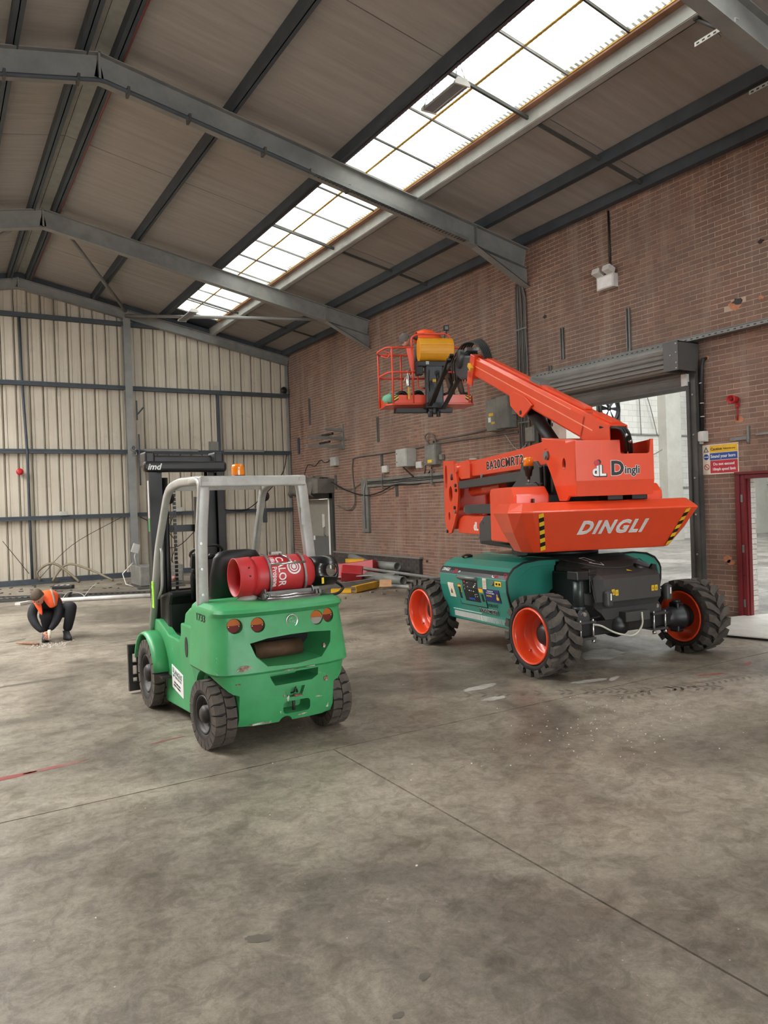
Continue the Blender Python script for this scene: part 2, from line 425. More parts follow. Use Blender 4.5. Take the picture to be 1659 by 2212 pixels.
# ================================================================ the hall: floor, walls, roof
Wx = 9.95; YB = 22.15; YF = -14.0; XL = -5.6; RX = 2.2
def zr(x): return 8.34-.2*abs(x-RX)
fb = MB(); fb.bx((XL-.3, YF-.3, -.3), (37, 30, -.05))
floor_o = struct(fb.build('floor', M_joint))
xs = [XL, 2.5, 9.95]; ys = [YF, -1.0, 4.98, 11.0, 17.0, YB]
for i in range(2):
    for j in range(5):
        if j > 1:
            if i: continue
            s_ = MB(); s_.bx((XL+.006, ys[j]+.006, -.1), (9.944, ys[j+1]-.006, 0)); s_.build('floor_slab', M_floor, floor_o); continue
        s_ = MB(); s_.bx((xs[i]+.006, ys[j]+.006, -.1), (xs[i+1]-.006, ys[j+1]-.006, 0)); s_.build('floor_slab', M_floor, floor_o)
for i in range(3):
    for j in range(2):
        s_ = MB(); s_.bx((9.962+9*i, -14+22*j, -.1), (18.95+9*i, 7.99+22*j, 0)); s_.build('floor_slab', M_floor2, floor_o)
# painted and spilled marks on the floor, thin coats of their own
mk = MB()
def blot(cx, cy, rx, ry, yaw, n=26, j=.16, z=.0012, seed=1):
    rd = random.Random(seed); pts = []
    for i in range(n):
        a = 2*PI*i/n; k = 1+rd.uniform(-j, j); x = rx*k*math.cos(a); y = ry*k*math.sin(a)
        c, s_ = math.cos(yaw), math.sin(yaw); pts.append((cx+x*c-y*s_, cy+x*s_+y*c, z))
    return pts
def blots(name, mt, lst):
    b = MB()
    for i, a in enumerate(lst): p = blot(*a[:5], seed=i+3); b.add(p, [tuple(range(len(p)))])
    o = b.build(name, mt, floor_o); return o
M_redpaint = mat('worn_red_floor_paint', S(140, 56, 50), .6, var=.3, scale=8, dirt=S(120, 104, 94), dirt_amt=.9)
lbl(blots('paint_line', M_redpaint, [(.42, 5.82, .55, .035, .10), (1.55, 5.98, .16, .015, .15), (6.6, 4.72, .16, .03, -.3), (7.3, 4.78, .1, .03, .3)]), 'worn red painted line')
lbl(blots('paint_spot', M_yelp, [(.54, 5.83, .05, .014, .1)]), 'small yellow paint spot on the red line')
M_spill = mat('dried_white_spill', S(182, 178, 170), .4, var=.2, scale=9, dirt=S(140, 132, 120), dirt_amt=.8)
lbl(blots('spill', M_spill, [(5.5, 5.28, .22, .05, -.2), (5.75, 5.2, .12, .03, .4), (4.5, 5.75, .22, .06, .1), (4.35, 5.35, .14, .05, 0), (6.55, 6.1, .35, .22, .3)]), 'dried white spill')
M_stain = mat('dark_oil_stain', S(96, 90, 80), .45, var=.2, scale=8)
lbl(blots('oil_stain', M_stain, [(1.12, 2.98, .06, .03, -.5), (1.55, 2.38, .03, .018, .4), (1.35, 2.25, .025, .015, 0), (.9, 9.0, .4, .05, .1), (1.0, 12.2, .2, .05, .6)]), 'dark oil stain')
# two long tyre tracks: rows of small dark tread prints
tk = MB()
def track(p0, p1, wd, n):
    d = V(p1)-V(p0); L = d.length; d.normalize(); q = V((-d.y, d.x, 0))
    for i in range(n):
        c = V(p0)+d*L*i/n
        if random.random() < .2: continue
        for sg in (-1, 1):
            a = c+q*sg*wd*.5; e = c+q*sg*wd*.06+d*.05
            w_ = d*L/n*.45
            tk.add([tuple(V(k)+V((0, 0, .0016))) for k in (a, a+w_, e+w_, e)], [(0, 1, 2, 3)])
track((4.2, 5.62, 0), (6.3, 4.3, 0), .18, 34); track((3.6, 7.2, 0), (4.9, 6.1, 0), .2, 30); track((3.1, 8.4, 0), (4.9, 8.9, 0), .2, 30); track((5.2, 4.7, 0), (7.5, 4.35, 0), .16, 30)
M_track = mat('tyre_track_print', S(104, 96, 85), .45, var=.25, scale=7)
tk.build('tyre_track', M_track, floor_o, kind='stuff')

# ---- right brick wall with its openings: (y0, y1, z0, z1)
OPN = [(7.3, 10.3, 0, 4.0), (5.52, 6.56, 0, 2.06), (19.35, 20.9, 0, 2.05)]
wl = MB()
def wallcells(y0, y1, z0, z1, ops):
    yy = sorted(set([y0, y1]+[v for o in ops for v in o[:2] if y0 < v < y1])); zz = sorted(set([z0, z1]+[v for o in ops for v in o[2:] if z0 < v < z1]))
    for a, b in zip(yy, yy[1:]):
        for c, d in zip(zz, zz[1:]):
            if not any(o[0] <= (a+b)/2 <= o[1] and o[2] <= (c+d)/2 <= o[3] for o in ops): yield a, b, c, d
for a, b, c, d in wallcells(YF, YB, 0, 6.78, OPN): wl.bx((Wx+.001, a, c), (Wx+.36, b, d))
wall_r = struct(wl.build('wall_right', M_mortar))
BW, BH, J = .215, .065, .010
PX = V((-.0, 0, 0))
def brickbox(b, y0, y1, z0, x=Wx, t=.03, h=BH):
    b.bx((x, y0, z0), (x+t, y1, z0+h))
cells = []
k = 0
while k*.075 < 6.7:
    z0 = k*.075+.005; off = .1125*(k % 2)
    y = 3.0-off
    while y < YB:
        a, b = max(y+.005, 3.0), min(y+.220, YB)
        segs = [(a, b)]
        for o in OPN:
            if z0+.06 > o[2] and z0+.005 < o[3]:
                ns = []
                for s0, s1 in segs:
                    if s1 <= o[0] or s0 >= o[1]: ns.append((s0, s1))
                    else:
                        if s0 < o[0]-.02: ns.append((s0, o[0]))
                        if s1 > o[1]+.02: ns.append((o[1], s1))
                segs = ns
        for s0, s1 in segs:
            if s1-s0 > .03: cells.append((s0, s1, z0))
        y += .225
    k += 1
# knocked-out places in the brickwork
HOLES = [(6.50, 4.52, .10), (6.13, 5.27, .05), (6.78, .83, .07), (10.38, 5.22, .05), (6.52, 2.83, .05)]
def holed(c): return any(abs((c[0]+c[1])/2-h[0]) < h[2] and abs(c[2]+.03-h[1]) < h[2]*.6 for h in HOLES[:1])
cells = [c for c in cells if not holed(c)]
near = sorted([c for c in cells if abs(c[1]-c[0]-.215) < .002 and c[0] > 5.85 and c[1] < 7.3], key=lambda c: (c[0]-0)**2+(c[2]-1.8)**2)[:298]
ns = set(near)
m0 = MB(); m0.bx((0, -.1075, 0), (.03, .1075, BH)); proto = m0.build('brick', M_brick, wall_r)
first = True
for c in near:
    o = proto if first else proto.copy()
    if not first: C.objects.link(o)
    first = False
    o.location = (Wx-random.uniform(.001, .004), (c[0]+c[1])/2, c[2])
sb = MB()
for c in cells:
    if c not in ns: brickbox(sb, c[0], c[1], c[2], Wx-random.uniform(.001, .004))
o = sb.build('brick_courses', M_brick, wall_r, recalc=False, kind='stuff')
# spalled patches
M_spall = mat('fresh_broken_brick', S(188, 128, 96), .9, var=.2, scale=20)
def patch(y, z, r, mt, seed, name='broken_brick', dx=.0, sy=1.0):
    rd = random.Random(seed); n = 11; b = MB()
    pts = [(y+sy*r*rd.uniform(.6, 1.15)*math.cos(2*PI*i/n), z+r*.62*rd.uniform(.6, 1.2)*math.sin(2*PI*i/n)) for i in range(n)]
    b.prism(pts, 0, Wx-.006-dx, Wx+.01); return b.build(name, mt, wall_r)
patch(6.55, 4.49, .12, M_spall, 1); patch(6.50, 4.53, .085, M_blackp, 2, 'wall_hole', .004); patch(6.13, 5.27, .05, M_joint, 3, 'wall_hole')
patch(6.78, .84, .09, M_spall, 4); patch(6.72, .79, .07, M_spall, 5); patch(6.52, 2.85, .075, M_spall, 6); patch(10.38, 5.22, .06, M_joint, 7, 'wall_hole'); patch(7.03, 3.82, .07, M_spall, 8); patch(6.15, 4.5, .05, M_spall, 18)
patch(14.55, .45, .06, M_joint, 9, 'wall_hole', 0, 1); patch(11.6, .62, .09, M_joint, 10, 'wall_hole', 0, 1)
# dark painted plinth of brick, low, near the far doorway
pl = MB(); pl.bx((Wx-.09, 14.75, 0), (Wx+.02, 19.1, .50)); plo = struct(pl.build('trim_1', mat('plinth_mortar', S(66, 62, 58), .9)))
k = 0
while k*.075 < .46:
    y = 14.75+(.1125 if k % 2 else 0)
    while y < 19.0:
        b = MB(); b.bx((Wx-.098, y+.005, k*.075+.005), (Wx-.08, min(y+.22, 19.1), k*.075+.07)); b.build('brick', M_dbrick, plo); y += .225
    k += 1
b = MB(); b.bx((Wx-.12, 14.7, .50), (Wx+.01, 19.12, .54)); lbl(b.build('plinth_ledge', mat('dusty_ledge', S(132, 124, 116), .9), plo), 'dusty grey ledge')
# reveal of the red doorway: white painted bricks inside the thickness of the wall
k = 0
while k*.075 < 2.0:
    for (x0, x1) in (((Wx+.10, Wx+.225), (Wx+.235, Wx+.36)) if k % 2 else ((Wx+.10, Wx+.17), (Wx+.18, Wx+.36+random.choice((0, 0, -.03))))):
        b = MB(); b.bx((x0, 6.545-random.uniform(0, .006), k*.075+.004), (x1, 6.57, k*.075+.07)); b.build('brick', M_wbrick, wall_r)
    k += 1

# ---- gable wall of ribbed cladding panels
gw = MB(); gw.prism([(XL, 0), (Wx, 0), (Wx+.4, 0), (Wx+.4, zr(Wx+.4)+.1), (RX, zr(RX)+.1), (XL-.3, zr(XL-.3)+.1), (XL-.3, 0)], 1, YB+.06, YB+.32)
wall_b = struct(gw.build('wall_back', M_joint))
x = XL+.02
pw = .333
while x < Wx-.02:
    x1 = min(x+pw, Wx-.01); b = MB(); g = .012
    prof = [(x+.008, .10), (x+.008, .05), (x+.03, 0), (x+.075, 0), (x+.083, .022), (x+.098, .022), (x+.106, 0), (x1-.045, 0), (x1-.02, .05), (x1-.008, .05), (x1-.008, .10)] if x1-x > .2 else [(x, .06), (x, 0), (x1, 0), (x1, .06)]
    bot = [(px, YB+py, .1) for px, py in prof]; top = [(px, YB+py, zr(px)-.01) for px, py in prof]
    b.loft([bot, top], sm=False); b.build('cladding_panel', M_clad, wall_b); x = x1
for z in (1.76, 3.56, 5.38, 7.2):
    b = MB()
    if z < 7: b.bx((XL, YB-.14, z-.045), (Wx-.02, YB-.005, z+.045))
    else: b.bx((XL+5, YB-.14, z-.045), (7.0, YB-.005, z+.045))
    b.bx((XL if z < 7 else XL+5, YB-.15, z+.03), (Wx-.02 if z < 7 else 7.0, YB-.13, z+.07)); b.build('sheeting_rail', M_purlin, wall_b)
b = MB(); b.bx((XL, YB-.2, 0), (Wx, YB-.0, .07)); b.bx((XL, YB-.17, .07), (Wx, YB, .14)); struct(b.build('baseboard_back', M_purlin))
def ibeam(b, p, q, depth, wid, up=V((0, 0, 1)), tf=.014, tw=.012):
    d = (V(q)-V(p)); L = d.length; d.normalize(); u = (up-up.dot(d)*d).normalized(); s_ = d.cross(u)
    M = Matrix((d, s_, u)).transposed().to_4x4(); M.translation = V(p)
    b.bx((0, -wid/2, -tf), (L, wid/2, 0), M); b.bx((0, -wid/2, -depth), (L, wid/2, -depth+tf), M); b.bx((0, -tw/2, -depth+tf), (L, tw/2, -tf), M)
for x, mt in ((4.93, M_steel), (-.6, M_steel)):
    b = MB(); ibeam(b, (x, YB-.33, 0), (x, YB-.33, zr(x)-.45), .22, .2, V((0, -1, 0))); b.box((x, YB-.22, .01), (.26, .3, .02)); b.build('post', mt, wall_b)
b = MB(); b.bx((7.55, YB-.14, .14), (7.62, YB-.005, 5.36)); b.build('post', M_purlin, wall_b)
b = MB(); b.bx((Wx-.09, YB-.12, .14), (Wx-.03, YB-.005, 6.5)); b.build('post', M_steel, wall_b)
# ---- unseen sides: left wall, and end wall with a loading doorway added for light
b = MB()
for a, c, d, e in wallcells(YF, YB, 0, 6.7, []): b.bx((XL-.3, a, d), (XL, c, e))
struct(b.build('wall_left', M_mortar))
b = MB()
b.bx((XL, YF-.3, 0), (-3.1, YF, 7)); b.bx((6.1, YF-.3, 0), (Wx, YF, 7)); b.bx((-3.1, YF-.3, 5.6), (6.1, YF, 8.2))
struct(b.build('wall_front', M_clad))

# ---- roof
rb = MB()
def slopebox(b, x0, x1, y0, y1, t0, t1):
    b.prism([(x0, zr(x0)+t0), (x1, zr(x1)+t0), (x1, zr(x1)+t1), (x0, zr(x0)+t1)], 1, y0, y1)
SK = [(5.97, 7.34), (-4.95, -1.57)]  # second pair: unseen left-slope opening, added to let in light
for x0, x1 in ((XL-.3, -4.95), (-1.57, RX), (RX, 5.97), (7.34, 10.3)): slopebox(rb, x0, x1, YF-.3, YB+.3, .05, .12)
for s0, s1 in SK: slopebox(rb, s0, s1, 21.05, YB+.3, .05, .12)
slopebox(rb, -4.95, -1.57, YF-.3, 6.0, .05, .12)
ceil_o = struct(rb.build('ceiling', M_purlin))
M_seam = mat('dark_sheet_joint', S(50, 48, 46), .8)
purl_r = [2.42, 4.07, 5.92, 7.42, 8.87, 9.78]; purl_l = [1.97, 1.10, -.15, -1.5, -3.0, -4.4, -5.4]
bands = [(2.42, 4.07), (4.07, 5.92), (7.42, 8.87), (8.87, 9.94), (RX, 2.42), (1.97, RX), (1.10, 1.97), (-.15, 1.10), (-1.5, -.15)]
yj = [-14, -9.95, -4.05, 1.95, 7.87, 13.78, 19.45, YB]
for x0, x1 in bands:
    for a, c in zip(yj, yj[1:]):
        b = MB(); slopebox(b, x0+.004, x1-.004, a+.008, c-.008, 0, .045)
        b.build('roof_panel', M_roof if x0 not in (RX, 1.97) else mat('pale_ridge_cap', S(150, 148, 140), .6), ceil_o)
for x in purl_r+purl_l:
    b = MB(); zt = zr(x)
    if abs(x-7.42) < .01:
        b.bx((x-.01, YF, zt-.19), (x+.0, YB, zt-.0)); b.bx((x-.0, YF, zt-.2), (x+.12, YB, zt-.18)); b.bx((x+.105, YF, zt-.2), (x+.12, YB, zt-.02))
        o = lbl(b.build('purlin', M_steel_l, ceil_o), 'pale grey purlin along the rooflight edge')
    else:
        b.bx((x-.035, YF, zt-.18), (x+.035, YB, zt-.002)); b.bx((x+.02, YF, zt-.18), (x+.09, YB, zt-.165)); o = b.build('purlin', M_purlin, ceil_o)
for x in (2.52, 5.99):
    b = MB(); b.cyl((x, YF, zr(x)-.15), (x, YB, zr(x)-.15), .018, n=8); lbl(b.build('pipe', M_red_pipe, ceil_o), 'thin dull red pipe beside a purlin')
# battens of the rooflight edge
b = MB(); b.bx((7.30, YF, zr(7.34)-.03), (7.40, 21.05, zr(7.34)+.03)); lbl(b.build('rooflight_kerb', mat('stained_timber_kerb', S(150, 112, 88), .8, var=.3, scale=3), ceil_o), 'stained timber kerb of the rooflight')
# sag bars between purlins
for y in (-4, 2.0, 7.95, 13.9, 19.6):
    for a, c in ((5.92, 7.42), (7.42, 8.87), (8.87, 9.78)):
        b = MB(); slopebox(b, a, c, y-.02, y+.02, -.12, -.075); b.build('sag_bar', M_dsteel, ceil_o)
# rooflights: windows of corrugated translucent panes
M_rust = mat('yellow_sealant', S(206, 168, 84), .7, var=.2, scale=8)
for wi, (s0, s1) in enumerate(SK[:1]):
    b = MB(); mid = 6.55 if wi == 0 else -2.15
    b.prism([(mid-.02, zr(mid)+.0), (mid+.02, zr(mid)+.0), (mid+.02, zr(mid)+.012), (mid-.02, zr(mid)+.012)], 1, YF, 21.05)
    win = struct(b.build('window_%d' % (wi+1), M_rust))
    if wi == 0:
        b = MB(); b.prism([(s1-.05, zr(s1)-.0), (s1-.02, zr(s1)-.0), (s1-.02, zr(s1)+.014), (s1-.05, zr(s1)+.014)], 1, YF, 21.05); b.build('edge_seal', M_rust, win)
    y = YF+.05 if wi else YF+.05
    while y < 21.0:
        y1 = min(y+1.0, 21.05)
        for a, c in ((s0, mid), (mid, s1)):
            # corrugated sheet, folds running down the slope
            bb = MB(); n = 26; ga = []; gc = []
            for i in range(n+1):
                yy = y+.012+(y1-y-.024)*i/n; h = .018+(.009 if i % 2 else -.003)
                ga.append((a, yy, zr(a)+h)); gc.append((c, yy, zr(c)+h))
            bb.add(ga+gc, [(i, i+1, n+2+i, n+1+i) for i in range(n)])
            bb.build('rooflight_pane', M_glaz if y > 3.9 else M_glaz2, win, recalc=False)  # unseen nearer panes made clear to let in extra light
        b = MB(); slopebox(b, s0, s1, y1-.013, y1+.013, -.012, .02); b.build('glazing_bar', M_dsteel if int(y) % 2 else M_steel, win)
        y = y1
# portal frames
def portal(yf, gable=False):
    dp = .26 if gable else .38; b = MB()
    for sx, xe in ((1, Wx), (-1, XL)):
        ibeam(b, (RX, yf, zr(RX)-.18), (xe, yf, zr(xe)-.18), dp, .17)
    b.box((RX, yf, zr(RX)-.18-dp/2), (.03, .17, dp+.02))
    o = b.build('rafter', M_steel, ceil_o)
    if gable: return
    for xe, sg in ((Wx, 1), (XL, -1)):
        b = MB(); x0 = xe-sg*1.25; za = zr(x0)-.18-dp; zb = zr(xe)-.18-dp
        b.prism([(x0, za), (xe, zb), (xe, zb-.34)], 1, yf-.006, yf+.006)
        d = V((xe-x0, 0, zb-.34-za)); ibeam(b, (x0, yf, za+.0), (xe, yf, zb-.34), .014, .17, tf=.013)
        b.box((x0, yf, zr(x0)-.18-dp/2), (.014, .17, dp)); b.build('haunch', M_steel, ceil_o)
        b = MB(); xx = xe-sg*(-.12); ibeam(b, (xe+sg*.14, yf, 0), (xe+sg*.14, yf, zr(xe)-.5), .2, .2, V((sg, 0, 0))); 
        if sg < 0: b.build('column', M_steel, ceil_o)
    if True:
        xk = 7.48; b = MB(); b.tube([(xk, yf+.42, zr(xk)-.2), (xk+.12, yf+.07, zr(xk)-.54)], .022, 4); b.box((xk, yf+.42, zr(xk)-.16), (.06, .06, .1)); b.build('knee_brace', M_dsteel, ceil_o)
for yf in (-7.15, -1.15, 4.85, 10.84, 16.87): portal(yf)
portal(22.0, True)
b = MB()
for xa, xb in ((RX, Wx), (XL, RX)): b.prism([(xa, zr(xa)-.24), (xb, zr(xb)-.24), (xb, zr(xb)-.002), (xa, zr(xa)-.002)], 1, YB-.07, YB-.035)
b.build('filler_board', M_purlin, ceil_o)
# wind bracing tubes at the gable end
for p, q in (((4.93, 21.9, 7.56), (2.62, 16.95, 7.84)), ((4.93, 21.9, 7.42), (8.75, 16.95, 6.56)), ((-.6, 21.9, 7.3), (1.8, 16.95, 7.84))):
    b = MB(); b.cyl(p, q, .045, n=10); b.build('brace_tube', M_steel, ceil_o)
# conduit run strapped under the second portal's rafter
b = MB(); yf = 10.66
pts = [(x, yf, zr(x)-.18-.38-.06) for x in (-5.4, -2, RX-.05, RX+.05, 4, 6, 7.4)]
b.tube(pts, .03, 8); o = b.build('conduit', M_purlin, ceil_o)
for x in (1.0, 1.9, 2.55, 3.4, 4.55, 6.0):
    b = MB(); b.box((x, yf+.04, zr(x)-.18-.38-.05), (.035, .16, .10)); b.build('conduit_bracket', M_dsteel, ceil_o)
b = MB()
x0, x1 = 5.3, 8.4
b.prism([(x0, zr(x0)-.58), (x1, zr(x1)-.58), (x1, zr(x1)-.64), (x0, zr(x0)-.64)], 1, yf-.05, yf+.05); lbl(b.build('cable_tray', M_galv, ceil_o), 'perforated cable tray under the rafter')
b = MB(); hx = 8.0
for i in range(46):
    x = 5.4+i*.065
    for dy in (-.03, 0, .03): b.box((x, yf+dy, zr(x)-.642), (.03, .012, .004))
b.build('tray_slots', M_blackp, ceil_o, kind='stuff')
# slotted steel angles hanging by the nearest frame
for (xa, ya, za, L) in ((7.54, 5.08, 6.86, .5), (8.62, 5.2, 6.62, .36)):
    t_ = thing('slotted_bracket', 'slotted white steel bar under the nearest rafter beside the rooflight' if L > .4 else 'slotted grey steel bar at the right edge below the nearest rafter', 'bracket', Matrix.Translation((xa, ya, za)))
    b = MB(); b.bx((-.035, -L/2, 0), (.035, L/2, .004)); b.bx((-.035, -L/2, -.045), (-.03, L/2, .0)); b.build('bar', M_white if L > .4 else M_steel_l, t_, WM[t_], bev=0)
    for i in range(int(L/.07)):
        b = MB(); b.bx((-.0362, -L/2+.02+i*.07, -.032), (-.0355, -L/2+.055+i*.07, -.014)); b.build('slot', M_blackp, t_, WM[t_])
    b = MB(); b.cyl((0, 0, 0), (0, -.05, zr(xa)-.5-za), .008, n=6); b.build('hanger_rod', M_steel, t_, WM[t_])
# ================================================================ the neighbouring white hall seen through the doorways
b = MB(); b.bx((Wx+.36, 20.0, 0), (37, 20.3, 9)); w3 = struct(b.build('wall_hall_back', M_wall2))
b = MB(); b.bx((37, -14, 0), (37.3, 20.3, 9)); struct(b.build('wall_hall_right', M_wall2))
b = MB(); b.bx((Wx+.36, -14.3, 0), (37, -14, 9)); struct(b.build('wall_hall_front', M_wall2))
b = MB()
for a, c, d, e in wallcells(-14, 20, 0, 9, OPN): b.bx((Wx+.361, a, d), (Wx+.37, c, e))
struct(b.build('wall_hall_left', M_wall2))
b = MB()
for x0, x1 in ((Wx, 15), (17, 24), (26, 37.3)): b.bx((x0, -14.3, 9), (x1, 20.3, 9.2))
b.bx((15, -14.3, 9), (17, -4, 9.2)); b.bx((24, -14.3, 9), (26, -4, 9.2)); b.bx((15, 17, 9), (17, 20.3, 9.2)); b.bx((24, 17, 9), (26, 20.3, 9.2)); struct(b.build('ceiling_hall', M_roof))
M_pil = mat('pale_grey_pillar', S(204, 202, 192), .8, var=.05, scale=2, dirt=S(180, 176, 164), dirt_amt=.5)
for x in (25.55, 31.3, 19.6, 13.5):
    b = MB(); b.bx((x-.45, 19.6, 0), (x+.45, 20.02, 9)); b.build('pillar', M_pil, w3)
for z in (4.22, 2.1):
    b = MB(); b.bx((Wx+.4, 19.93, z), (36, 20.02, z+.05)); b.build('wall_rail', mat('grey_wall_rail', S(150, 150, 146), .6), w3)
fan = thing('wall_fan', 'round black wall fan set high in the white hall wall, daylight behind its blades', 'fan', Matrix.Translation((22.25, 19.93, 5.18)))
RXm = Matrix.Rotation(PI/2, 4, 'X')
b = MB(); b.lathe([(.44, -.06), (.56, -.06), (.56, .05), (.44, .05)], 28, RXm, closed=True); b.build('ring', M_black, fan, WM[fan])
b = MB(); b.prism(rrect(-.62, -.62, .62, .62, .05), 1, .02, .06, holes=[ring2(0, 0, .46, .46, 24)]); b.build('plate', M_dsteel, fan, WM[fan])
b = MB(); b.lathe([(.001, -.05), (.08, -.05), (.08, .04), (.001, .04)], 16, RXm); b.build('hub', M_black, fan, WM[fan])
for i in range(6):
    b = MB(); A = Matrix.Rotation(i*PI/3, 4, 'Y'); b.add([(.06, -.02, -.03), (.42, -.04, -.10), (.42, .02, .08), (.06, .02, .04)], [(0, 1, 2, 3)], M=A); b.build('blade', M_black, fan, WM[fan])
b = MB(); b.lathe([(.001, -.0), (.44, 0)], 24, RXm); o = b.build('daylit_opening', mat('bright_sky_behind_fan', (.95, .97, 1, 1), .5, emit=1.0), fan, WM[fan] @ Matrix.Translation((0, .055, 0)))
def wire(name, pts, r, mt, label, cat='cable', par=None, n=6, sub=6, group=None):
    """a smooth hanging cable through the given points"""
    P = [V(p) for p in pts]; out = []
    Q = [P[0]*2-P[1]]+P+[P[-1]*2-P[-2]]
    for i in range(1, len(Q)-2):
        for k in range(sub):
            t = k/sub; a, b_, c, d = Q[i-1], Q[i], Q[i+1], Q[i+2]
            out.append(.5*((2*b_)+(-a+c)*t+(2*a-5*b_+4*c-d)*t*t+(-a+3*b_-3*c+d)*t**3))
    out.append(P[-1])
    b = MB(); b.tube(out, r, n); o = b.build(name, mt, par)
    if par is None: tag(o, label, cat, group)
    return o
wire('hall_cable', [(24.0, 19.9, 3.3), (24.9, 19.85, 3.55), (26.2, 19.85, 4.2)], .02, M_dbox, 'grey cable sagging from the rail on the white hall wall, seen through the roller doorway')
wire('hall_cable', [(23.9, 19.9, 6.3), (23.95, 19.88, 4.2)], .02, M_dbox, 'straight thin conduit hanging near the fan on the white hall wall')
wire('hall_cable', [(24.1, 19.9, 6.3), (24.5, 19.88, 5.4), (24.9, 19.88, 4.2)], .018, M_dbox, 'thin loose cable sloping down beside the hall conduit')
wire('hall_cable', [(26.95, 19.9, 3.3), (27.05, 19.9, 2.6), (27.0, 19.9, 1.8), (27.6, 19.88, .1)], .025, M_cable, 'dark cable hanging to the floor by the roller door jamb, on the white hall wall')
jb = MB(); jb.bx((33.0, 19.9, 1.45), (33.25, 20, 1.75)); o = tag(jb.build('junction_box', M_dsteel, None, bev=.01), 'small dark box on the white wall seen through the red doorway', 'box')

# ================================================================ the roller doorway
M_pl = mat('shutter_endplate', S(88, 86, 84), .5, .2, var=.08)
door1 = struct((lambda b: (b.bx((Wx-.10, 7.13, 0), (Wx-.0, 7.31, 3.68)), b.bx((Wx-.13, 7.25, 0), (Wx-.02, 7.30, 3.5)), b.bx((Wx-.13, 7.14, 0), (Wx-.08, 7.17, 3.6)), b.build('door_1', M_dsteel))[-1])(MB()))
b = MB(); b.bx((Wx-.10, 10.3, 0), (Wx, 10.48, 3.68)); b.bx((Wx-.13, 10.3, 0), (Wx-.02, 10.35, 3.5)); b.build('guide_post', M_dsteel, door1)
for z in (.3, .9, 1.5, 2.05, 2.7, 3.3):
    b = MB(); b.cyl((Wx-.115, 7.205, z), (Wx-.095, 7.205, z), .014, n=8); b.build('bolt', M_steel_l, door1)
b = MB(); b.bx((Wx-.16, 7.26, 3.44), (Wx-.04, 7.36, 3.62)); lbl(b.build('stop_bracket', M_white, door1, bev=.005), 'pale stop bracket')
# rolled curtain: a drum of ribbed slats, and the lath curtain hanging below it
b = MB(); n = 22; cy, cz, R = Wx-.27, 3.86, .19
prof = []
for i in range(n):
    a = 2*PI*i/n; rr = R if i % 2 == 0 else R-.016; prof.append((cy+rr*math.cos(a), cz+rr*math.sin(a)))
prof2 = []
for i in range(n*6):
    a = 2*PI*i/(n*6); rr = R+.016*math.cos(a*16); prof2.append((cy+rr*math.cos(a), cz+rr*math.sin(a)))
b.prism(prof2, 1, 7.40, 10.5); b.build('curtain_roll', M_shut, door1, smooth=False)
zz = 3.86
for i in range(6):
    z1 = 3.86-i*.075; b = MB()
    b.prism([(Wx-.10, z1), (Wx-.085, z1-.03), (Wx-.10, z1-.072), (Wx-.06, z1-.072), (Wx-.06, z1)], 1, 7.3, 10.34); b.build('slat', M_shut, door1)
b = MB(); b.bx((Wx-.13, 7.3, 3.38), (Wx-.05, 10.34, 3.43)); b.build('bottom_rail', M_dsteel, door1)
for y in (7.40, 10.52):
    b = MB(); b.bx((Wx-.50, y-.012, 3.64), (Wx-.01, y, 4.07)); b.build('end_plate', M_pl, door1, bev=.004)
b = MB(); b.bx((Wx-.50, 7.14, 3.64), (Wx-.485, 7.40, 4.07)); b.bx((Wx-.5, 7.14, 4.05), (Wx-.01, 7.4, 4.07)); b.bx((Wx-.5, 7.14, 3.64), (Wx-.01, 7.155, 4.07)); b.build('motor_cover', M_pl, door1, bev=.004)
for y, z in ((7.17, 4.03), (7.17, 3.9), (7.17, 3.75), (7.17, 3.67), (7.27, 3.87)):
    b = MB(); b.cyl((Wx-.50, y, z), (Wx-.513, y, z), .011, n=8); b.build('bolt', M_steel_l, door1)
# the long channel over the door with its row of holes
b = MB(); b.bx((Wx-.20, 4.0, 4.10), (Wx-.0, 10.6, 4.108)); b.bx((Wx-.205, 4.0, 4.085), (Wx-.198, 10.6, 4.135)); b.bx((Wx-.02, 4.0, 4.10), (Wx-.0, 10.6, 4.20))
chn = tag(b.build('cable_tray', M_steel, None), 'long perforated steel tray crossing the brick wall above the roller door', 'cable tray')
b = MB()
for i in range(64): b.bx((Wx-.2065, 4.1+i*.1, 4.10), (Wx-.2045, 4.14+i*.1, 4.115))
b.build('perforations', M_blackp, chn, kind='stuff')
for dx, z in ((-.18, 4.13), (-.13, 4.135), (-.08, 4.13)):
    b = MB(); b.tube([(Wx+dx, 4.0+i*.6, z+random.uniform(-.006, .006)) for i in range(12)], .014, 6); b.build('cable', M_cable, chn)
# ================================================================ red doorway at the right
b = MB()
b.bx((Wx-.03, 6.46, 0), (Wx+.09, 6.575, 2.06)); b.bx((Wx-.03, 5.5, 2.0), (Wx+.09, 6.46, 2.06)); b.bx((Wx-.03, 5.5, 0), (Wx+.09, 5.56, 2.0))
b.bx((Wx-.06, 5.45, 2.06), (Wx+.05, 6.60, 2.10)); b.bx((Wx-.05, 6.53, 0), (Wx-.03, 6.60, 2.06))
door2 = struct(b.build('door_2', M_maroon, bev=.006))
b = MB(); b.bx((Wx+.02, 6.445, 0), (Wx+.09, 6.46, 2.0)); b.build('rebate', M_maroon, door2)
for z in (1.72, 1.0, .22):
    b = MB(); b.box((Wx-.036, 6.505, z), (.012, .03, .11)); b.build('hinge', M_galv, door2, bev=.003)
for z in (1.92, 1.35, .62):
    b = MB(); b.cyl((Wx-.028, 6.50, z), (Wx-.034, 6.50, z), .009, n=8); b.build('screw_hole', M_blackp, door2)
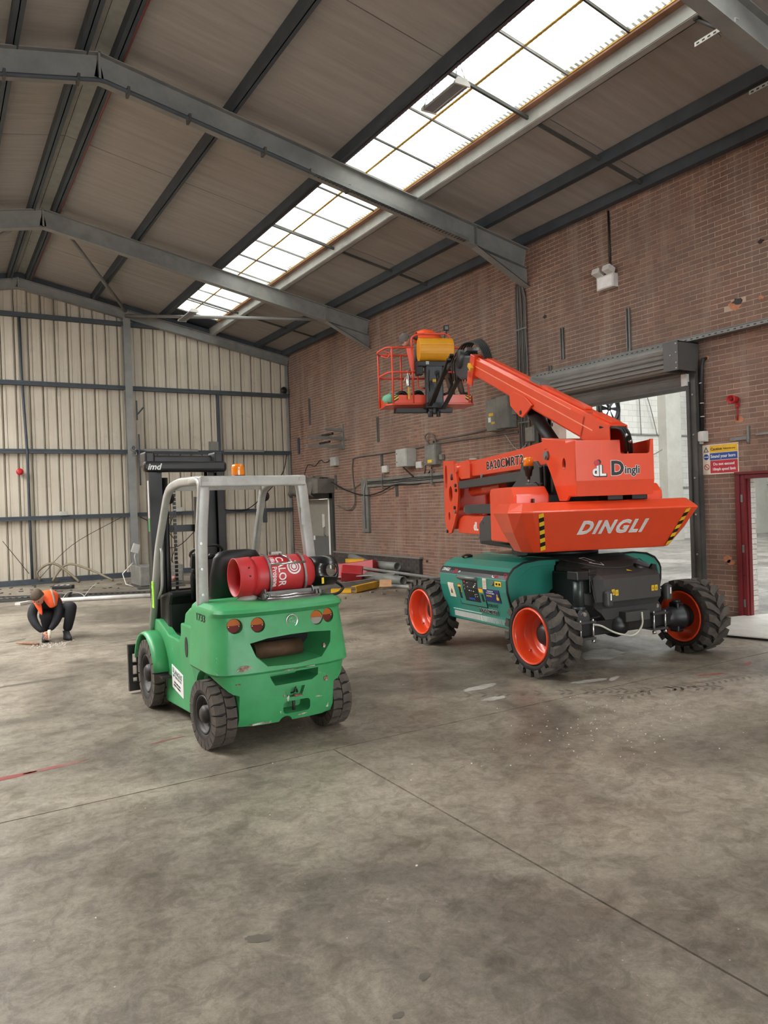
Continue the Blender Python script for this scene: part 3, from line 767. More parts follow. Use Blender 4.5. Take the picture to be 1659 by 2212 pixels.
# ================================================================ far doorway with its dusty canopy and half-open grey door
M_dgrey = mat('door_grey', S(104, 104, 102), .5, var=.06); M_dpale = mat('door_pale_grey', S(150, 146, 136), .5, var=.06)
b = MB(); b.bx((Wx-.07, 19.17, 0), (Wx+.03, 19.36, 2.2)); b.bx((Wx-.07, 20.88, 0), (Wx+.03, 21.0, 2.2)); b.bx((Wx-.07, 19.17, 2.05), (Wx+.03, 21.0, 2.25))
door3 = struct(b.build('door_3', M_dsteel))
b = MB(); b.bx((Wx-.0, 19.37, 0), (Wx+.3, 19.60, 2.04)); lbl(b.build('side_panel', mat('white_side_panel', S(236, 235, 230), .5, var=.03), door3), 'white strip panel beside the door leaf')
b = MB(); b.bx((Wx+.0, 19.62, 0), (Wx+.05, 20.86, .95)); lf = lbl(b.build('leaf', M_dgrey, door3), 'grey lower half of the door leaf')
b = MB(); b.prism([(19.62, .95), (20.86, .95), (20.86, 2.04), (19.62, 2.04)], 0, Wx, Wx+.05, holes=[[(19.84, 1.2), (20.04, 1.2), (20.04, 1.6), (19.84, 1.6)]]); lbl(b.build('leaf', M_dpale, door3), 'pale upper half of the door leaf')
b = MB(); b.bx((Wx+.02, 19.84, 1.2), (Wx+.03, 20.04, 1.6)); b.build('pane', mat('bright_pane', S(215, 215, 208), .2), door3)
b = MB(); b.tube([(Wx, 19.80, .95), (Wx-.05, 19.80, .98), (Wx-.05, 19.80, 1.2), (Wx, 19.80, 1.23)], .012, 6); b.build('door_handle', M_galv, door3)
b = MB(); b.bx((Wx-.004, 20.5, .82), (Wx, 20.62, .95)); b.build('notice', M_whitep, door3)
M_can = mat('dusty_canopy', S(98, 94, 88), .8, var=.15, scale=5, dirt=S(130, 125, 116), dirt_amt=.6)
b = MB(); b.bx((Wx-.55, 19.13, 2.2), (Wx, 19.5, 2.62)); canopy = tag(b.build('canopy_box', M_can, None, bev=.02), 'dusty grey roller shutter housing above the far doorway', 'shutter box')
rd = random.Random(4); b = MB(); rows = []
for i in range(9):
    y = 19.45+i*.2
    rows.append([(Wx-.02, y, 2.66+rd.uniform(-.02, .02)), (Wx-.3, y, 2.68+rd.uniform(-.03, .02)), (Wx-.52, y, 2.55+rd.uniform(-.05, .03)), (Wx-.6, y, 2.25+rd.uniform(-.09, .04)), (Wx-.52, y, 2.16+rd.uniform(-.06, .03))])
b.loft(rows, caps=False, closed=False); o = b.build('sagging_sheet', M_can, canopy, recalc=False); mo = o.modifiers.new('s', 'SOLIDIFY'); mo.thickness = .012
b = MB()
for i in range(14): b.box((Wx-.25+rd.uniform(-.08, .08), 20.1+rd.uniform(-.15, .15), 2.7+rd.uniform(0, .05)), (.08, .05, .03), r=('Z', rd.uniform(0, 90)))
b.build('rubble', mat('dusty_ledge', S(132, 124, 116)), canopy, kind='stuff')
# ================================================================ things fixed to the brick wall
def wbox(name, y0, y1, z0, z1, d, mt, label, cat='box', x=None, lid=True, bev=.01):
    xw = Wx if x is None else x
    b = MB(); b.bx((xw-d, y0, z0), (xw, y1, z1)); o = b.build(name, mt, None, bev=bev); tag(o, label, cat)
    if lid: b = MB(); b.bx((xw-d-.012, y0+.012, z0+.012), (xw-d, y1-.012, z1-.012)); b.build('lid', mt, o, bev=.004)
    return o
# twin-headed emergency light and its drop conduit
e = wbox('emergency_light', 8.63, 9.0, 5.31, 5.54, .12, M_white, 'white twin-head emergency light high on the brick wall', 'light', lid=False)
for y in (8.70, 8.93):
    b = MB(); b.box((Wx-.15, y, 5.60), (.16, .15, .10), r=('Y', 20)); b.build('lamp_head', M_white, e, bev=.012)
b = MB(); b.bx((Wx-.125, 8.66, 5.335), (Wx-.12, 8.97, 5.515)); b.build('cover', M_whitep, e)
b = MB(); b.cyl((Wx-.02, 8.78, 5.6), (Wx-.02, 8.78, 6.62), .018, n=8); tag(b.build('conduit', M_cable, None), 'dark conduit dropping from the roof to the emergency light', 'conduit')
for (y, z0, z1, s_) in ((9.94, 4.34, 4.91, 'short grey steel strip on the brick wall left of the channel above the roller door'), (8.43, 4.2, 4.90, 'grey steel strip standing on the tray above the roller door'), (16.56, 3.43, 4.07, 'short vertical steel strip on the wall below and left of the basket'), (10.27, 3.95, 4.28, 'stub of steel strip at the left end of the roller door head'), (20.55, 4.3, 5.1, 'faint vertical steel strip high on the wall near the far corner'), (16.42, 2.8, 3.1, 'short dark strip above the double socket on the wall'), (19.0, 2.3, 2.7, 'short dark strip below the small grey box near the far doorway'), (15.75, 2.0, 2.3, 'short dark stub hanging below the wall trunking')):
    b = MB(); b.bx((Wx-.04, y-.035, z0), (Wx, y-.025, z1)); b.bx((Wx-.04, y+.025, z0), (Wx, y+.035, z1)); b.bx((Wx-.012, y-.035, z0), (Wx, y+.035, z1))
    tag(b.build('channel_strip', M_galv, None), s_, 'channel')
# cable bundle beside the portal foot, and the cream duct between
grp = thing('cable_riser', 'bundle of grey vertical cables and conduits running up the brick wall under the portal', 'cable', Matrix.Translation((Wx, 11.0, 0)))
for i, (y, r) in enumerate(((11.14, .022), (11.08, .018), (11.03, .02), (10.98, .016), (10.92, .024), (10.87, .02))):
    b = MB(); b.tube([(Wx-.03-.01*(i % 2), y+random.uniform(-.008, .008), z*.62+.1) for z in range(0, 10)]+[(Wx-.06, (y+11.0)/2, 6.0)], r, 6); b.build('cable', M_gcable if i % 2 else M_dsteel, grp)
for z in (1.5, 2.5, 3.3, 4.2, 5.1):
    b = MB(); b.bx((Wx-.065, 10.83, z), (Wx-.055, 11.18, z+.03)); b.build('saddle', M_galv, grp)
b = MB(); b.bx((Wx-.06, 10.6, 0), (Wx, 10.68, 3.35)); tag(b.build('duct', M_dsteel, None), 'dark square duct beside the left jamb of the roller door', 'duct')
# black capped hose/conduit down to a white box beside the post
b = MB(); b.tube([(Wx+.01, 7.03, 3.82), (Wx-.05, 7.05, 3.80), (Wx-.06, 7.07, 3.7), (Wx-.05, 7.10, 2.72)], .028, 8); o = tag(b.build('conduit', M_cable, None), 'black corrugated conduit running down beside the roller door post', 'conduit')
for z in (3.45, 3.15, 2.95): b = MB(); b.lathe([(.033, 0), (.033, .012)], 10, Matrix.Translation((Wx-.056, 7.085, z))); b.build('clip', M_white, o)
o = wbox('control_box', 7.03, 7.18, 2.58, 2.74, .09, M_white, 'white control box beside the roller door above the caution sign', 'box')
b = MB(); b.cyl((Wx-.05, 7.12, 2.58), (Wx-.05, 7.12, 2.55), .035, n=10); b.build('gland', M_white, o)
# red sounder
sr = thing('alarm_sounder', 'round red alarm sounder on the brick wall above the caution sign', 'alarm', Matrix.Translation((Wx, 6.56, 3.14)))
b = MB(); b.lathe([(.001, .12), (.03, .12), (.055, .15), (.06, .15), (.06, .10), (.045, .06), (.045, 0), (.001, 0)], 20, Matrix.Rotation(-PI/2, 4, 'Y')); b.build('horn', M_red, sr, WM[sr])
b = MB(); b.lathe([(.001, .135), (.02, .14), (.02, .12)], 12, Matrix.Rotation(-PI/2, 4, 'Y')); b.build('centre', mat('dark_red', S(110, 16, 22)), sr, WM[sr])
b = MB(); b.box((-.02, -.02, -.08), (.04, .05, .05)); b.build('gland', M_red, sr, WM[sr])
for y in (-.03, -.01):
    b = MB(); b.tube([(-.02, y, -.1), (-.02, y-.005, -.2), (-.01, y+.01, -.30)], .006, 6); b.build('cable', M_red, sr, WM[sr])
# bent brackets by the sign
b = MB(); b.bx((Wx-.03, 6.37, 2.5), (Wx-.0, 6.40, 2.74)); b.bx((Wx-.035, 6.40, 2.555), (Wx-.02, 6.66, 2.60)); b.cyl((Wx-.03, 6.39, 2.5), (Wx-.03, 6.39, 2.56), .015, n=8); tag(b.build('bracket', M_galv, None), 'rusty L-shaped bracket just above the caution sign', 'bracket')
b = MB(); b.bx((Wx-.03, 5.9, 2.60), (Wx, 6.27, 2.63)); tag(b.build('bracket', M_galv, None), 'slotted strip on the brick wall at the right edge, right of the caution sign', 'bracket')
# caution sign: flat printed board
sg = thing('caution_sign', 'caution sign board in yellow, blue and red on the brick wall beside the red doorway', 'sign', Matrix.Translation((Wx-.012, 6.84, 2.31)))
F = WM[sg] @ basis((0, 0, 0), (0, -1, 0), (0, 0, 1))   # x right, y up, z towards the room
b = MB(); b.bx((-.29, -.222, -.006), (.29, .222, 0)); b.build('board', M_cream, sg, F)
def rect(nm, x0, y0, x1, y1, mt, par, F, z=.0012): b = MB(); b.bx((x0, y0, 0), (x1, y1, z)); return b.build(nm, mt, par, F)
rect('panel', -.17, .10, .275, .205, mat('sign_yellow', S(236, 184, 30), .45), sg, F); rect('panel', -.17, -.01, .275, .092, M_blue, sg, F); rect('panel', -.165, -.205, .275, -.018, M_signred, sg, F)
def TT(s, x, y, size, mt, par, F, **k): return text(s, size, mt, par, F @ Matrix.Translation((x, y, .002)), **k)
TT('Caution', -.155, .132, .058, M_blackp, sg, F, off=.001); TT('Pedestrian area', .05, .137, .038, M_blackp, sg, F, xs=.82)
TT('Sound your horn', -.155, .022, .066, M_whitep, sg, F, off=.001, xs=.88)
TT('Do not exceed', .055, -.09, .056, M_whitep, sg, F, off=.001, align='CENTER'); TT('10mph speed limit', .055, -.165, .056, M_whitep, sg, F, off=.001, align='CENTER', xs=.9)
b = MB(); b.prism([(-.275, .112), (-.185, .112), (-.23, .192)], 2, 0, .0012, holes=[[(-.257, .122), (-.203, .122), (-.23, .172)]]); b.build('warning_triangle', M_blackp, sg, F)
TT('!', -.236, .124, .05, M_blackp, sg, F)
b = MB(); b.prism(ring2(-.23, .04, .043, .043), 2, 0, .0014); b.build('blue_disc', M_blue, sg, F)
b = MB(); b.prism([(-.262, .028), (-.245, .034), (-.215, .034), (-.198, .028), (-.198, .052), (-.215, .046), (-.245, .046), (-.262, .052)], 2, .0014, .0026); b.build('horn_symbol', M_whitep, sg, F)
b = MB(); b.prism(ring2(-.225, -.11, .045, .045), 2, 0, .0014, holes=[ring2(-.225, -.11, .036, .036)]); b.box((-.225, -.11, .0014), (.075, .008, .002), r=('Z', -45)); b.build('no_entry_ring', M_signred, sg, F)
for y in (-.2, .2): b = MB(); b.cyl((.283, y, 0), (.283, y, .004), .006, n=8); b.build('screw', M_galv, sg, F)
# switch boxes, fuse boards and conduit, from near to far
o = wbox('isolator', 11.24, 11.62, 3.24, 3.88, .22, M_dbox, 'large dusty grey isolator box with yellow labels on the brick wall beside the riser', 'electrical box')
b = MB(); b.bx((Wx-.2, 11.62, 3.22), (Wx, 11.95, 3.86)); b.build('cabinet', M_dbox, o, bev=.012)
for y0, z0, y1, z1, mt in ((11.33, 3.55, 11.5, 3.60, M_yellow), (11.28, 3.43, 11.36, 3.52, M_whitep), (11.42, 3.38, 11.55, 3.42, M_yellow), (11.42, 3.45, 11.52, 3.5, M_greybox)):
    pass
for y0, z0, y1, z1, mt in ((11.72, 3.52, 11.86, 3.58, M_yellow), (11.80, 3.40, 11.88, 3.5, M_whitep), (11.68, 3.36, 11.78, 3.40, M_yellow)):
    b = MB(); b.bx((Wx-.2145, y0, z0), (Wx-.213, y1, z1)); b.build('label', mt, o)
b = MB(); b.bx((Wx-.213, 11.63, 3.23), (Wx-.2, 11.94, 3.85)); b.build('lid', M_dbox, o, bev=.004)
b = MB(); b.bx((Wx-.15, 11.12, 3.48), (Wx-.02, 11.24, 3.6)); b.build('switch', M_dbox, o, bev=.01)
wbox('fuse_box', 10.62+.08, 10.92, 2.92, 3.2, .1, M_dbox, 'grey fuse box on the cable riser behind the black boom cylinder', 'electrical box')
o = wbox('fuse_box', 14.84, 15.30, 2.70, 3.13, .30, M_greybox, 'pale grey metal cabinet on the far brick wall, its door with two locks', 'electrical box')
for z in (2.82, 3.02): b = MB(); b.cyl((Wx-.312, 15.24, z), (Wx-.318, 15.24, z), .014, n=8); b.build('lock', M_blackp, o)
o = wbox('isolator', 13.85, 14.27, 2.68, 3.14, .16, M_dbox, 'dusty grey isolator with a yellow label right of the pale cabinet', 'electrical box')
b = MB(); b.bx((Wx-.175, 13.98, 2.73), (Wx-.172, 14.15, 2.80)); b.build('label', M_yellow, o)
b = MB(); b.bx((Wx-.1, 13.70, 2.78), (Wx-.02, 13.80, 2.90)); b.build('switch', M_dbox, o, bev=.01)
wbox('socket_box', 16.1, 16.34, 2.62, 2.8, .08, M_white, 'white double socket on the wall left of the pale cabinet', 'socket'); wbox('socket_box', 14.55, 14.78, 2.64, 2.8, .08, M_white, 'white socket between the pale cabinet and the dusty isolator', 'socket')
wbox('junction_box', 18.78, 19.12, 2.96, 3.22, .12, M_greybox, 'small light grey junction box on the wall above the far doorway corner', 'box')
wbox('junction_box', 12.55, 12.75, 2.56, 2.74, .06, M_greybox, 'small pale switch box above the lettered lower boom', 'box')
# cantilever bracket rack
t_ = thing('pipe_rack', 'grey cantilever pipe bracket with two arms on the far brick wall', 'bracket', Matrix.Translation((Wx, 18.47, 3.4)))
b = MB(); b.bx((-.05, -.04, 0), (0, .04, .7)); b.build('upright', M_steel, t_, WM[t_])
for z in (.12, .35, .58):
    b = MB(); b.prism([(-.02, z-.10), (-.02, z), (-1.15 if z < .5 else -.6, z+.0), (-1.15 if z < .5 else -.6, z-.045)], 1, -.03, .03); b.build('arm', M_steel, t_, WM[t_])
b = MB(); b.cyl((-.5, -.3, .40), (-.5, .35, .40), .035, n=8); b.cyl((-.6, -.3, .18), (-.6, .3, .18), .03, n=8); b.build('pipe_stub', M_cable, t_, WM[t_])
b = MB(); b.bx((Wx-.05, 21.36, 3.5), (Wx, 21.46, 4.0)); tag(b.build('cable_hanger', M_blue if False else mat('slate_blue', S(58, 66, 84)), None, bev=.01), 'dark blue cable hanger on the brick wall near the far corner', 'hanger')
# wall trunking
tr = (lambda b: (b.bx((Wx-.07, 12.6, 2.29), (Wx, 17.12, 2.50)), b.bx((Wx-.075, 17.12, 1.1), (Wx, 17.46, 2.50)), b.build('trunking', M_dbox, None, bev=.004))[-1])(MB())
tag(tr, 'L-shaped grey cable trunking on the far brick wall, dropping at its left end', 'trunking')
for i in range(3): b = MB(); b.tube([(Wx-.085, 12.6+j*.45, 2.36+i*.035+random.uniform(-.01, .01)) for j in range(11)], .009, 5); b.build('cable', M_cable, tr)
for y in (16.35, 14.15): b = MB(); b.bx((Wx-.09, y-.03, 2.22), (Wx-.07, y+.03, 2.60)); b.build('clip', M_galv, tr)
b = MB(); b.tube([(Wx-.09, 17.2, 2.4), (Wx-.1, 17.27, 2.2), (Wx-.09, 17.25, 1.2)], .02, 6); b.build('conduit', M_steel, tr)
X = Wx-.03
wire('wall_conduit', [(X, 11.78, 3.9), (X, 11.98, 3.86), (X, 12.0, 3.4), (X, 12.15, 3.3), (X, 13.0, 3.26), (X, 14.05, 3.25), (X, 14.27, 3.15), (X, 16.2, 3.12), (X, 17.75, 3.12), (X, 17.95, 3.0), (X, 17.99, 2.67), (X-.02, 17.87, 1.91), (X-.05, 18.2, 1.71), (X-.08, 18.77, 1.83)], .02, M_gcable, 'long dusty conduit running along the brick wall and curling down by the trunking')
wire('wall_conduit', [(X, 11.2, 3.15), (X, 13.0, 3.16), (X, 14.2, 3.17)], .02, M_gcable, 'second conduit just below the long one, right of the dusty isolator')
wire('cable', [(X, 14.2, 2.62), (X, 14.67, 2.29), (X-.05, 15.7, 2.30), (X-.06, 16.48, 2.13), (X-.06, 17.25, 2.08), (X-.06, 18.18, 2.23), (X-.06, 19.04, 2.48), (X-.1, 19.64, 2.66)], .016, M_cable, 'dark cable sagging from the trunking to the shutter housing')
wire('cable', [(X, 17.46, 2.42), (X-.03, 18.0, 2.28), (X-.04, 18.6, 2.30), (X-.05, 19.3, 2.55)], .012, M_gcable, 'thin grey cable looping from the trunking end to the far doorway')
wire('cable', [(X, 14.2, 3.1), (X-.05, 14.35, 3.33), (X-.05, 14.2, 3.42), (X-.05, 14.0, 3.33), (X, 13.98, 3.12)], .02, M_gcable, 'double loop of grey cable over the dusty isolator')
wire('cable', [(X-.2, 15.1, 2.7), (X-.1, 15.0, 2.55), (X-.04, 14.9, 2.45)], .02, M_cable, 'dark cables leaving the underside of the pale cabinet')
wire('cable', [(X, 14.3, 3.1), (X, 14.4, 2.9), (X, 14.5, 2.5), (X, 14.7, 2.3)], .012, M_cable, 'thin cable from the dusty isolator down to the trunking')
wire('cable', [(X, 19.0, 3.24), (X, 19.6, 3.1), (X, 19.9, 3.2), (X, 20.3, 3.05), (X, 20.8, 3.1), (X, 21.1, 2.7), (X, 21.15, 2.3)], .01, M_cable, 'thin cable wandering left from the small junction box to the corner')
wire('cable', [(X, 11.6, 3.14), (X-.02, 11.3, 2.85), (X-.03, 11.1, 2.8), (X, 10.9, 2.95)], .008, M_greybox, 'thin pale wire hanging under the large isolator')
# ================================================================ gable wall fittings
Y = YB-.02
b = MB(); b.tube([(2.2, Y-.05, 7.15), (2.21, Y-.05, 5.5), (2.27, Y-.12, 3.5), (2.27, Y-.05, 1.8), (2.28, Y-.05, .05)], .035, 8); tag(b.build('downpipe', M_purlin, None), 'dark vertical pipe down the cladding above the crouching man', 'pipe')
t_ = thing('alarm_sounder', 'small red sounder on the pale cladding beside the dark pipe', 'alarm', Matrix.Translation((2.07, Y-.02, 3.02)))
b = MB(); b.lathe([(.001, 0), (.06, 0), (.06, .06), (.09, .1), (.09, .12), (.001, .1)], 16, RXm); b.build('horn', M_red, t_, WM[t_])
b = MB(); b.tube([(.02, -.04, -.06), (.08, -.04, -.14), (.18, -.03, -.12), (.22, -.02, .02)], .01, 6); b.build('cable', M_white, t_, WM[t_])
t_ = thing('wall_lamp', 'small dark round fitting on the cladding rail in the far corner', 'lamp', Matrix.Translation((9.72, YB-.16, 5.55)))
b = MB(); b.lathe([(.001, 0), (.09, 0), (.11, .08), (.001, .1)], 16, RXm); b.build('body', M_black, t_, WM[t_])
b = MB(); b.bx((7.27, Y-.1, 1.9), (7.58, Y-.03, 3.9)); tag(b.build('service_panel', M_dbox, None), 'grey upright panel on the gable cladding behind the mast', 'panel')
for (x0, x1) in ((5.3, 6.9), (7.7, 9.0)):
    b = MB(); b.bx((x0, YB-.17, 3.59), (x1, YB-.15, 3.66)); tag(b.build('rail_strip', M_steel, None), 'loose grey strip lying along the cladding rail %s of the grey panel' % ('left' if x0 < 6 else 'right'), 'strip')
b = MB(); b.bx((3.0, YB-.22, 1.82), (3.2, YB-.15, 1.93)); tag(b.build('socket_box', M_greybox, None, bev=.01), 'small grey socket on the low cladding rail', 'socket')
b = MB(); b.bx((6.1, YB-.22, 1.82), (6.35, YB-.15, 1.95)); tag(b.build('socket_box', M_greybox, None, bev=.01), 'small grey socket with cables on the low rail behind the forklift', 'socket')
t_ = thing('angle_bracket', 'dark steel angle brackets fixed down the gable post', 'bracket', Matrix.Translation((5.1, YB-.4, 0)))
for pts in ([(0, 0, 4.45), (0, 0, 5.0)], [(0, 0, 4.6), (.16, -.1, 4.8)], [(.03, 0, 2.6), (.03, 0, 4.05)], [(.03, 0, 3.1), (.17, -.1, 3.5)], [(.03, 0, 3.6), (.2, -.1, 3.55)]):
    b = MB(); b.tube(pts, .022, 4); b.build('angle', M_purlin, t_, WM[t_])
b = MB(); b.lathe([(.05, 0), (.09, 0), (.09, .05), (.05, .05)], 16, Matrix.Translation((4.98, YB-.36, 3.65)) @ RXm, closed=True); b.lathe([(.04, 0), (.07, 0), (.07, .05), (.04, .05)], 16, Matrix.Translation((5.0, YB-.36, 3.5)) @ RXm, closed=True)
tag(b.build('pulley', M_galv, None), 'pair of bright metal rings on the gable post at rail height', 'pulley')
wire('cable', [(5.15, Y-.15, 1.7), (5.6, Y-.1, 1.5), (6.0, Y-.12, 1.65)], .012, M_cable, 'black cable on the cladding just right of the gable post')
wire('cable', [(6.2, Y-.12, 1.9), (5.95, Y-.1, 1.3), (6.15, Y-.1, .9), (6.0, Y-.1, .4), (6.2, Y-.1, .3)], .012, M_cable, 'black cable hanging to the floor from the socket behind the forklift')
wire('cable', [(5.6, Y-.1, .85), (6.2, Y-.12, .8), (6.9, Y-.12, 1.4)], .012, M_cable, 'black cable slung across the low cladding behind the forklift')
wire('cable', [(7.5, Y-.12, 1.85), (8.3, Y-.14, 1.8), (8.9, Y-.14, 2.2), (9.6, Y-.1, 2.9), (9.8, Y-.1, 3.6)], .016, M_cable, 'thick dark cable rising to the far corner')
wire('cable', [(1.6, Y-.1, 1.2), (2.2, Y-.1, .3)], .008, M_cable, 'thin cable slanting down the cladding at the left edge')
wire('cable', [(2.4, Y-.1, .1), (3.3, Y-.1, 1.0), (4.7, Y-.1, 1.75)], .008, M_cable, 'thin cable slanting up the cladding to the gable post')
M_hose = mat('tan_hose', S(132, 120, 96), .6, dirt=S(100, 92, 80))
wire('hose', [(2.45, 21.95, .1), (2.4, 21.9, .35), (2.75, 21.8, .55), (3.1, 21.6, .3), (3.35, 21.4, .03)], .032, M_hose, 'tan hose arched against the foot of the gable wall', 'hose')
wire('hose', [(2.9, 21.9, .05), (2.75, 21.7, .12), (3.1, 21.7, .5), (3.6, 21.3, .35), (4.1, 20.8, .05)], .032, M_hose, 'second tan hose looping right towards the gable post', 'hose')
# lamps under the roof
def batten(M, label, L=.74, W_=.22):
    t_ = thing('batten_lamp', label, 'lamp', M)
    b = MB(); b.prism([(-W_/2, 0), (W_/2, 0), (.05, .07), (-.05, .07)], 1, -L/2, L/2); b.build('reflector', M_steel_l, t_, M)
    b = MB(); b.bx((-W_/2+.02, -L/2+.02, -.006), (W_/2-.02, L/2-.02, 0)); b.build('diffuser', mat('dusty_diffuser', S(120, 122, 126), .5), t_, M)
    b = MB(); b.bx((.05, -L/2+.02, -.012), (.058, L/2-.02, -.006)); b.build('seam', M_white, t_, M)
    for y in (-L/2, L/2):
        b = MB(); b.prism([(-W_/2-.01, -.012), (W_/2+.01, -.012), (W_/2+.01, .02), (.07, .08), (-.07, .08), (-W_/2-.01, .02)], 1, y-.012, y+.012); b.build('end_cap', M_white, t_, M)
        b = MB(); b.tube([(-W_/2+.02, y*.95, .03), (-.0, y*.8, .38)], .004, 4); b.tube([(W_/2-.02, y*.95, .03), (-.0, y*.8, .38)], .004, 4); b.build('hanging_wire', M_cable, t_, M)
    return t_
batten(Matrix.Translation((5.93, 7.9, 7.08)), 'grey hanging batten lamp below the nearer part of the rooflight'); batten(Matrix.Translation((6.1, 19.9, 7.05)), 'grey hanging batten lamp at the far end of the rooflight', 1.1)
# ================================================================ scrap along the foot of the walls
M_pvc = mat('grey_plastic_pipe', S(128, 130, 124), .45, var=.08, dirt=S(105, 100, 92), dirt_amt=.5)
def pipe(p0, p1, r, label, mt=None, name='plastic_pipe'):
    d = (V(p1)-V(p0)); M, L = zalong(p0, p1); b = MB(); b.lathe([(r, 0), (r, L), (r*.86, L), (r*.86, 0)], 20, M, closed=True); o = b.build(name, mt or M_pvc, None); return tag(o, label, 'pipe')
pipe((9.3, 17.1, .50), (9.3, 15.95, .31), .09, 'short grey plastic pipe tilted on top of the scrap heap')
pipe((9.4, 16.1, .33), (9.4, 15.0, .34), .10, 'thickest grey plastic pipe with its open end towards the lift')
pipe((8.75, 15.3, .16), (8.85, 13.9, .12), .10, 'grey plastic pipe lying at the front of the scrap heap, open end right')
pipe((9.6, 17.2, .14), (9.6, 15.4, .13), .09, 'grey plastic pipe against the dark plinth at the back of the heap')
pipe((8.7, 17.5, .36), (9.35, 13.0, .17), .035, 'long thin grey steel tube slanting across the scrap heap', M_steel, 'steel_tube')
pipe((9.1, 14.3, .06), (9.4, 11.8, .06), .045, 'grey steel tube on the floor running behind the lift wheel', M_steel, 'steel_tube')
pipe((8.5, 13.95, .04), (9.1, 12.1, .04), .035, 'pale steel tube on the floor nearest the lift wheel', M_steel_l, 'steel_tube')
pipe((9.55, 14.2, .10), (9.6, 11.6, .28), .03, 'thin tube leaning at the wall behind the far lift wheel', M_galv, 'steel_tube')
b = MB(); M = basis((8.95, 16.15, .22), (.55, -.83, .12), (.2, .2, .95)); b.box((0, 0, 0), (1.05, .36, .34), M); b.box((-.5, 0, 0), (.05, .40, .38), M)
rx = tag(b.build('red_machine', mat('red_machine_paint', S(178, 36, 44), .4, var=.1, dirt=S(120, 90, 84), dirt_amt=.4), None, bev=.02), 'red metal machine casing with louvres tipped in the scrap heap', 'machine casing')
for i in range(5): b = MB(); b.box((.15+i*.08, .185, 0), (.03, .02, .24), M, r=('X', 12)); b.build('louvre', mat('red_machine_paint', S(178, 36, 44)), rx)
b = MB(); M2 = basis((8.5, 15.6, .2), (.8, -.5, -.1), (.3, .6, .5)); b.box((0, 0, 0), (.5, .3, .3), M2); b.build('cover', mat('red_machine_paint', S(178, 36, 44)), rx, bev=.02)
b = MB(); M = basis((8.55, 15.4, .16), (.35, -.9, .07), (.9, .35, .1)); b.box((0, 0, 0), (2.2, .08, .02), M); tag(b.build('flat_bar', M_steel_l, None), 'pale flat metal bar lying across the red casing', 'metal bar')
def beam(p0, p1, w_, h, mt, label, name='steel_beam', roll=0):
    b = MB(); d = V(p1)-V(p0); M = basis(p0, d, V((-d.y, d.x, 0))); L = d.length
    b.bx((0, -w_/2, -h/2), (L, -w_/2+.01, h/2), M); b.bx((0, -w_/2, h/2-.01), (L, w_/2, h/2), M); b.bx((0, -w_/2, -h/2), (L, w_/2, -h/2+.01), M); return tag(b.build(name, mt, None), label, 'beam')
beam((7.45, 13.62, .075), (8.25, 14.05, .085), .12, .13, M_yelp, 'yellow painted steel channel on the floor in front of the scrap heap')
beam((7.1, 13.95, .05), (7.42, 13.66, .05), .1, .09, M_yelp, 'short end of yellow channel poking out beside the gas bottle')
beam((8.9, 16.6, .44), (9.15, 16.1, .44), .1, .1, M_yelp, 'small yellow block resting on the grey pipes')
beam((6.5, 14.3, .08), (8.3, 14.25, .14), .1, .1, M_steel, 'grey steel channel behind the yellow channel')
beam((6.2, 15.2, .05), (7.8, 14.9, .05), .12, .08, M_dsteel, 'dark steel channel lying left of the red casing')
beam((9.0, 13.0, .1), (9.6, 12.7, .1), .14, .16, M_dsteel, 'dark steel offcut against the wall behind the lift wheel')
b = MB(); M = basis((8.3, 13.75, .12), (.8, -.6, 0), (.3, .4, .8)); b.box((0, 0, 0), (.26, .17, .03), M); tag(b.build('wood_block', mat('bare_wood', S(196, 150, 110), .7, scale=12), None), 'small square of bare wood leaning in front of the scrap', 'wood')
b = MB(); b.bx((6.3, 14.6, .0), (7.2, 15.1, .03)); tag(b.build('wood_board', mat('brown_board', S(128, 92, 60), .7, scale=8), None), 'brown board on the floor behind the gas bottle', 'wood')
# small rubble
rd = random.Random(11); b = MB()
for i in range(90):
    s_ = rd.uniform(.02, .07); b.box((rd.uniform(6.2, 9.6), rd.uniform(12.6, 16.6), s_*.4), (s_*rd.uniform(.6, 2), s_, s_*.7), r=('Z', rd.uniform(0, 90)))
o = b.build('rubble', mat('grey_rubble', S(128, 120, 110), .9, var=.3), None, kind='stuff'); tag(o, 'scattered grey rubble around the scrap heap by the brick wall', 'rubble')
rd = random.Random(12); b = MB()
for i in range(40):
    s_ = rd.uniform(.02, .14); b.box((rd.uniform(1.2, 5.0), rd.uniform(18.8, 21.7), .012), (s_, rd.uniform(.02, .04), .015), r=('Z', rd.uniform(0, 180)))
o = b.build('rubble', mat('dark_rubble', S(74, 70, 66), .9, var=.3), None, kind='stuff'); tag(o, 'dark scraps strewn along the foot of the gable wall', 'rubble')
rd = random.Random(13); b = MB()
for i in range(320):
    if i < 120: x, y = rd.gauss(1.42, .16), rd.gauss(11.45, .12)
    elif i < 260: x, y = rd.gauss(4.6, .6), rd.gauss(4.1, .4)
    else: x, y = rd.uniform(-.5, 7), rd.uniform(1.2, 10)
    s_ = rd.uniform(.003, .012)*(1.3 if i < 120 else .6); b.box((x, y, s_*.35), (s_*1.6, s_, s_*.7), r=('Z', rd.uniform(0, 90)))
o = b.build('concrete_chips', mat('pale_chips', S(215, 208, 196), .8), None, kind='stuff'); tag(o, 'pale concrete chips scattered over the floor', 'chips')
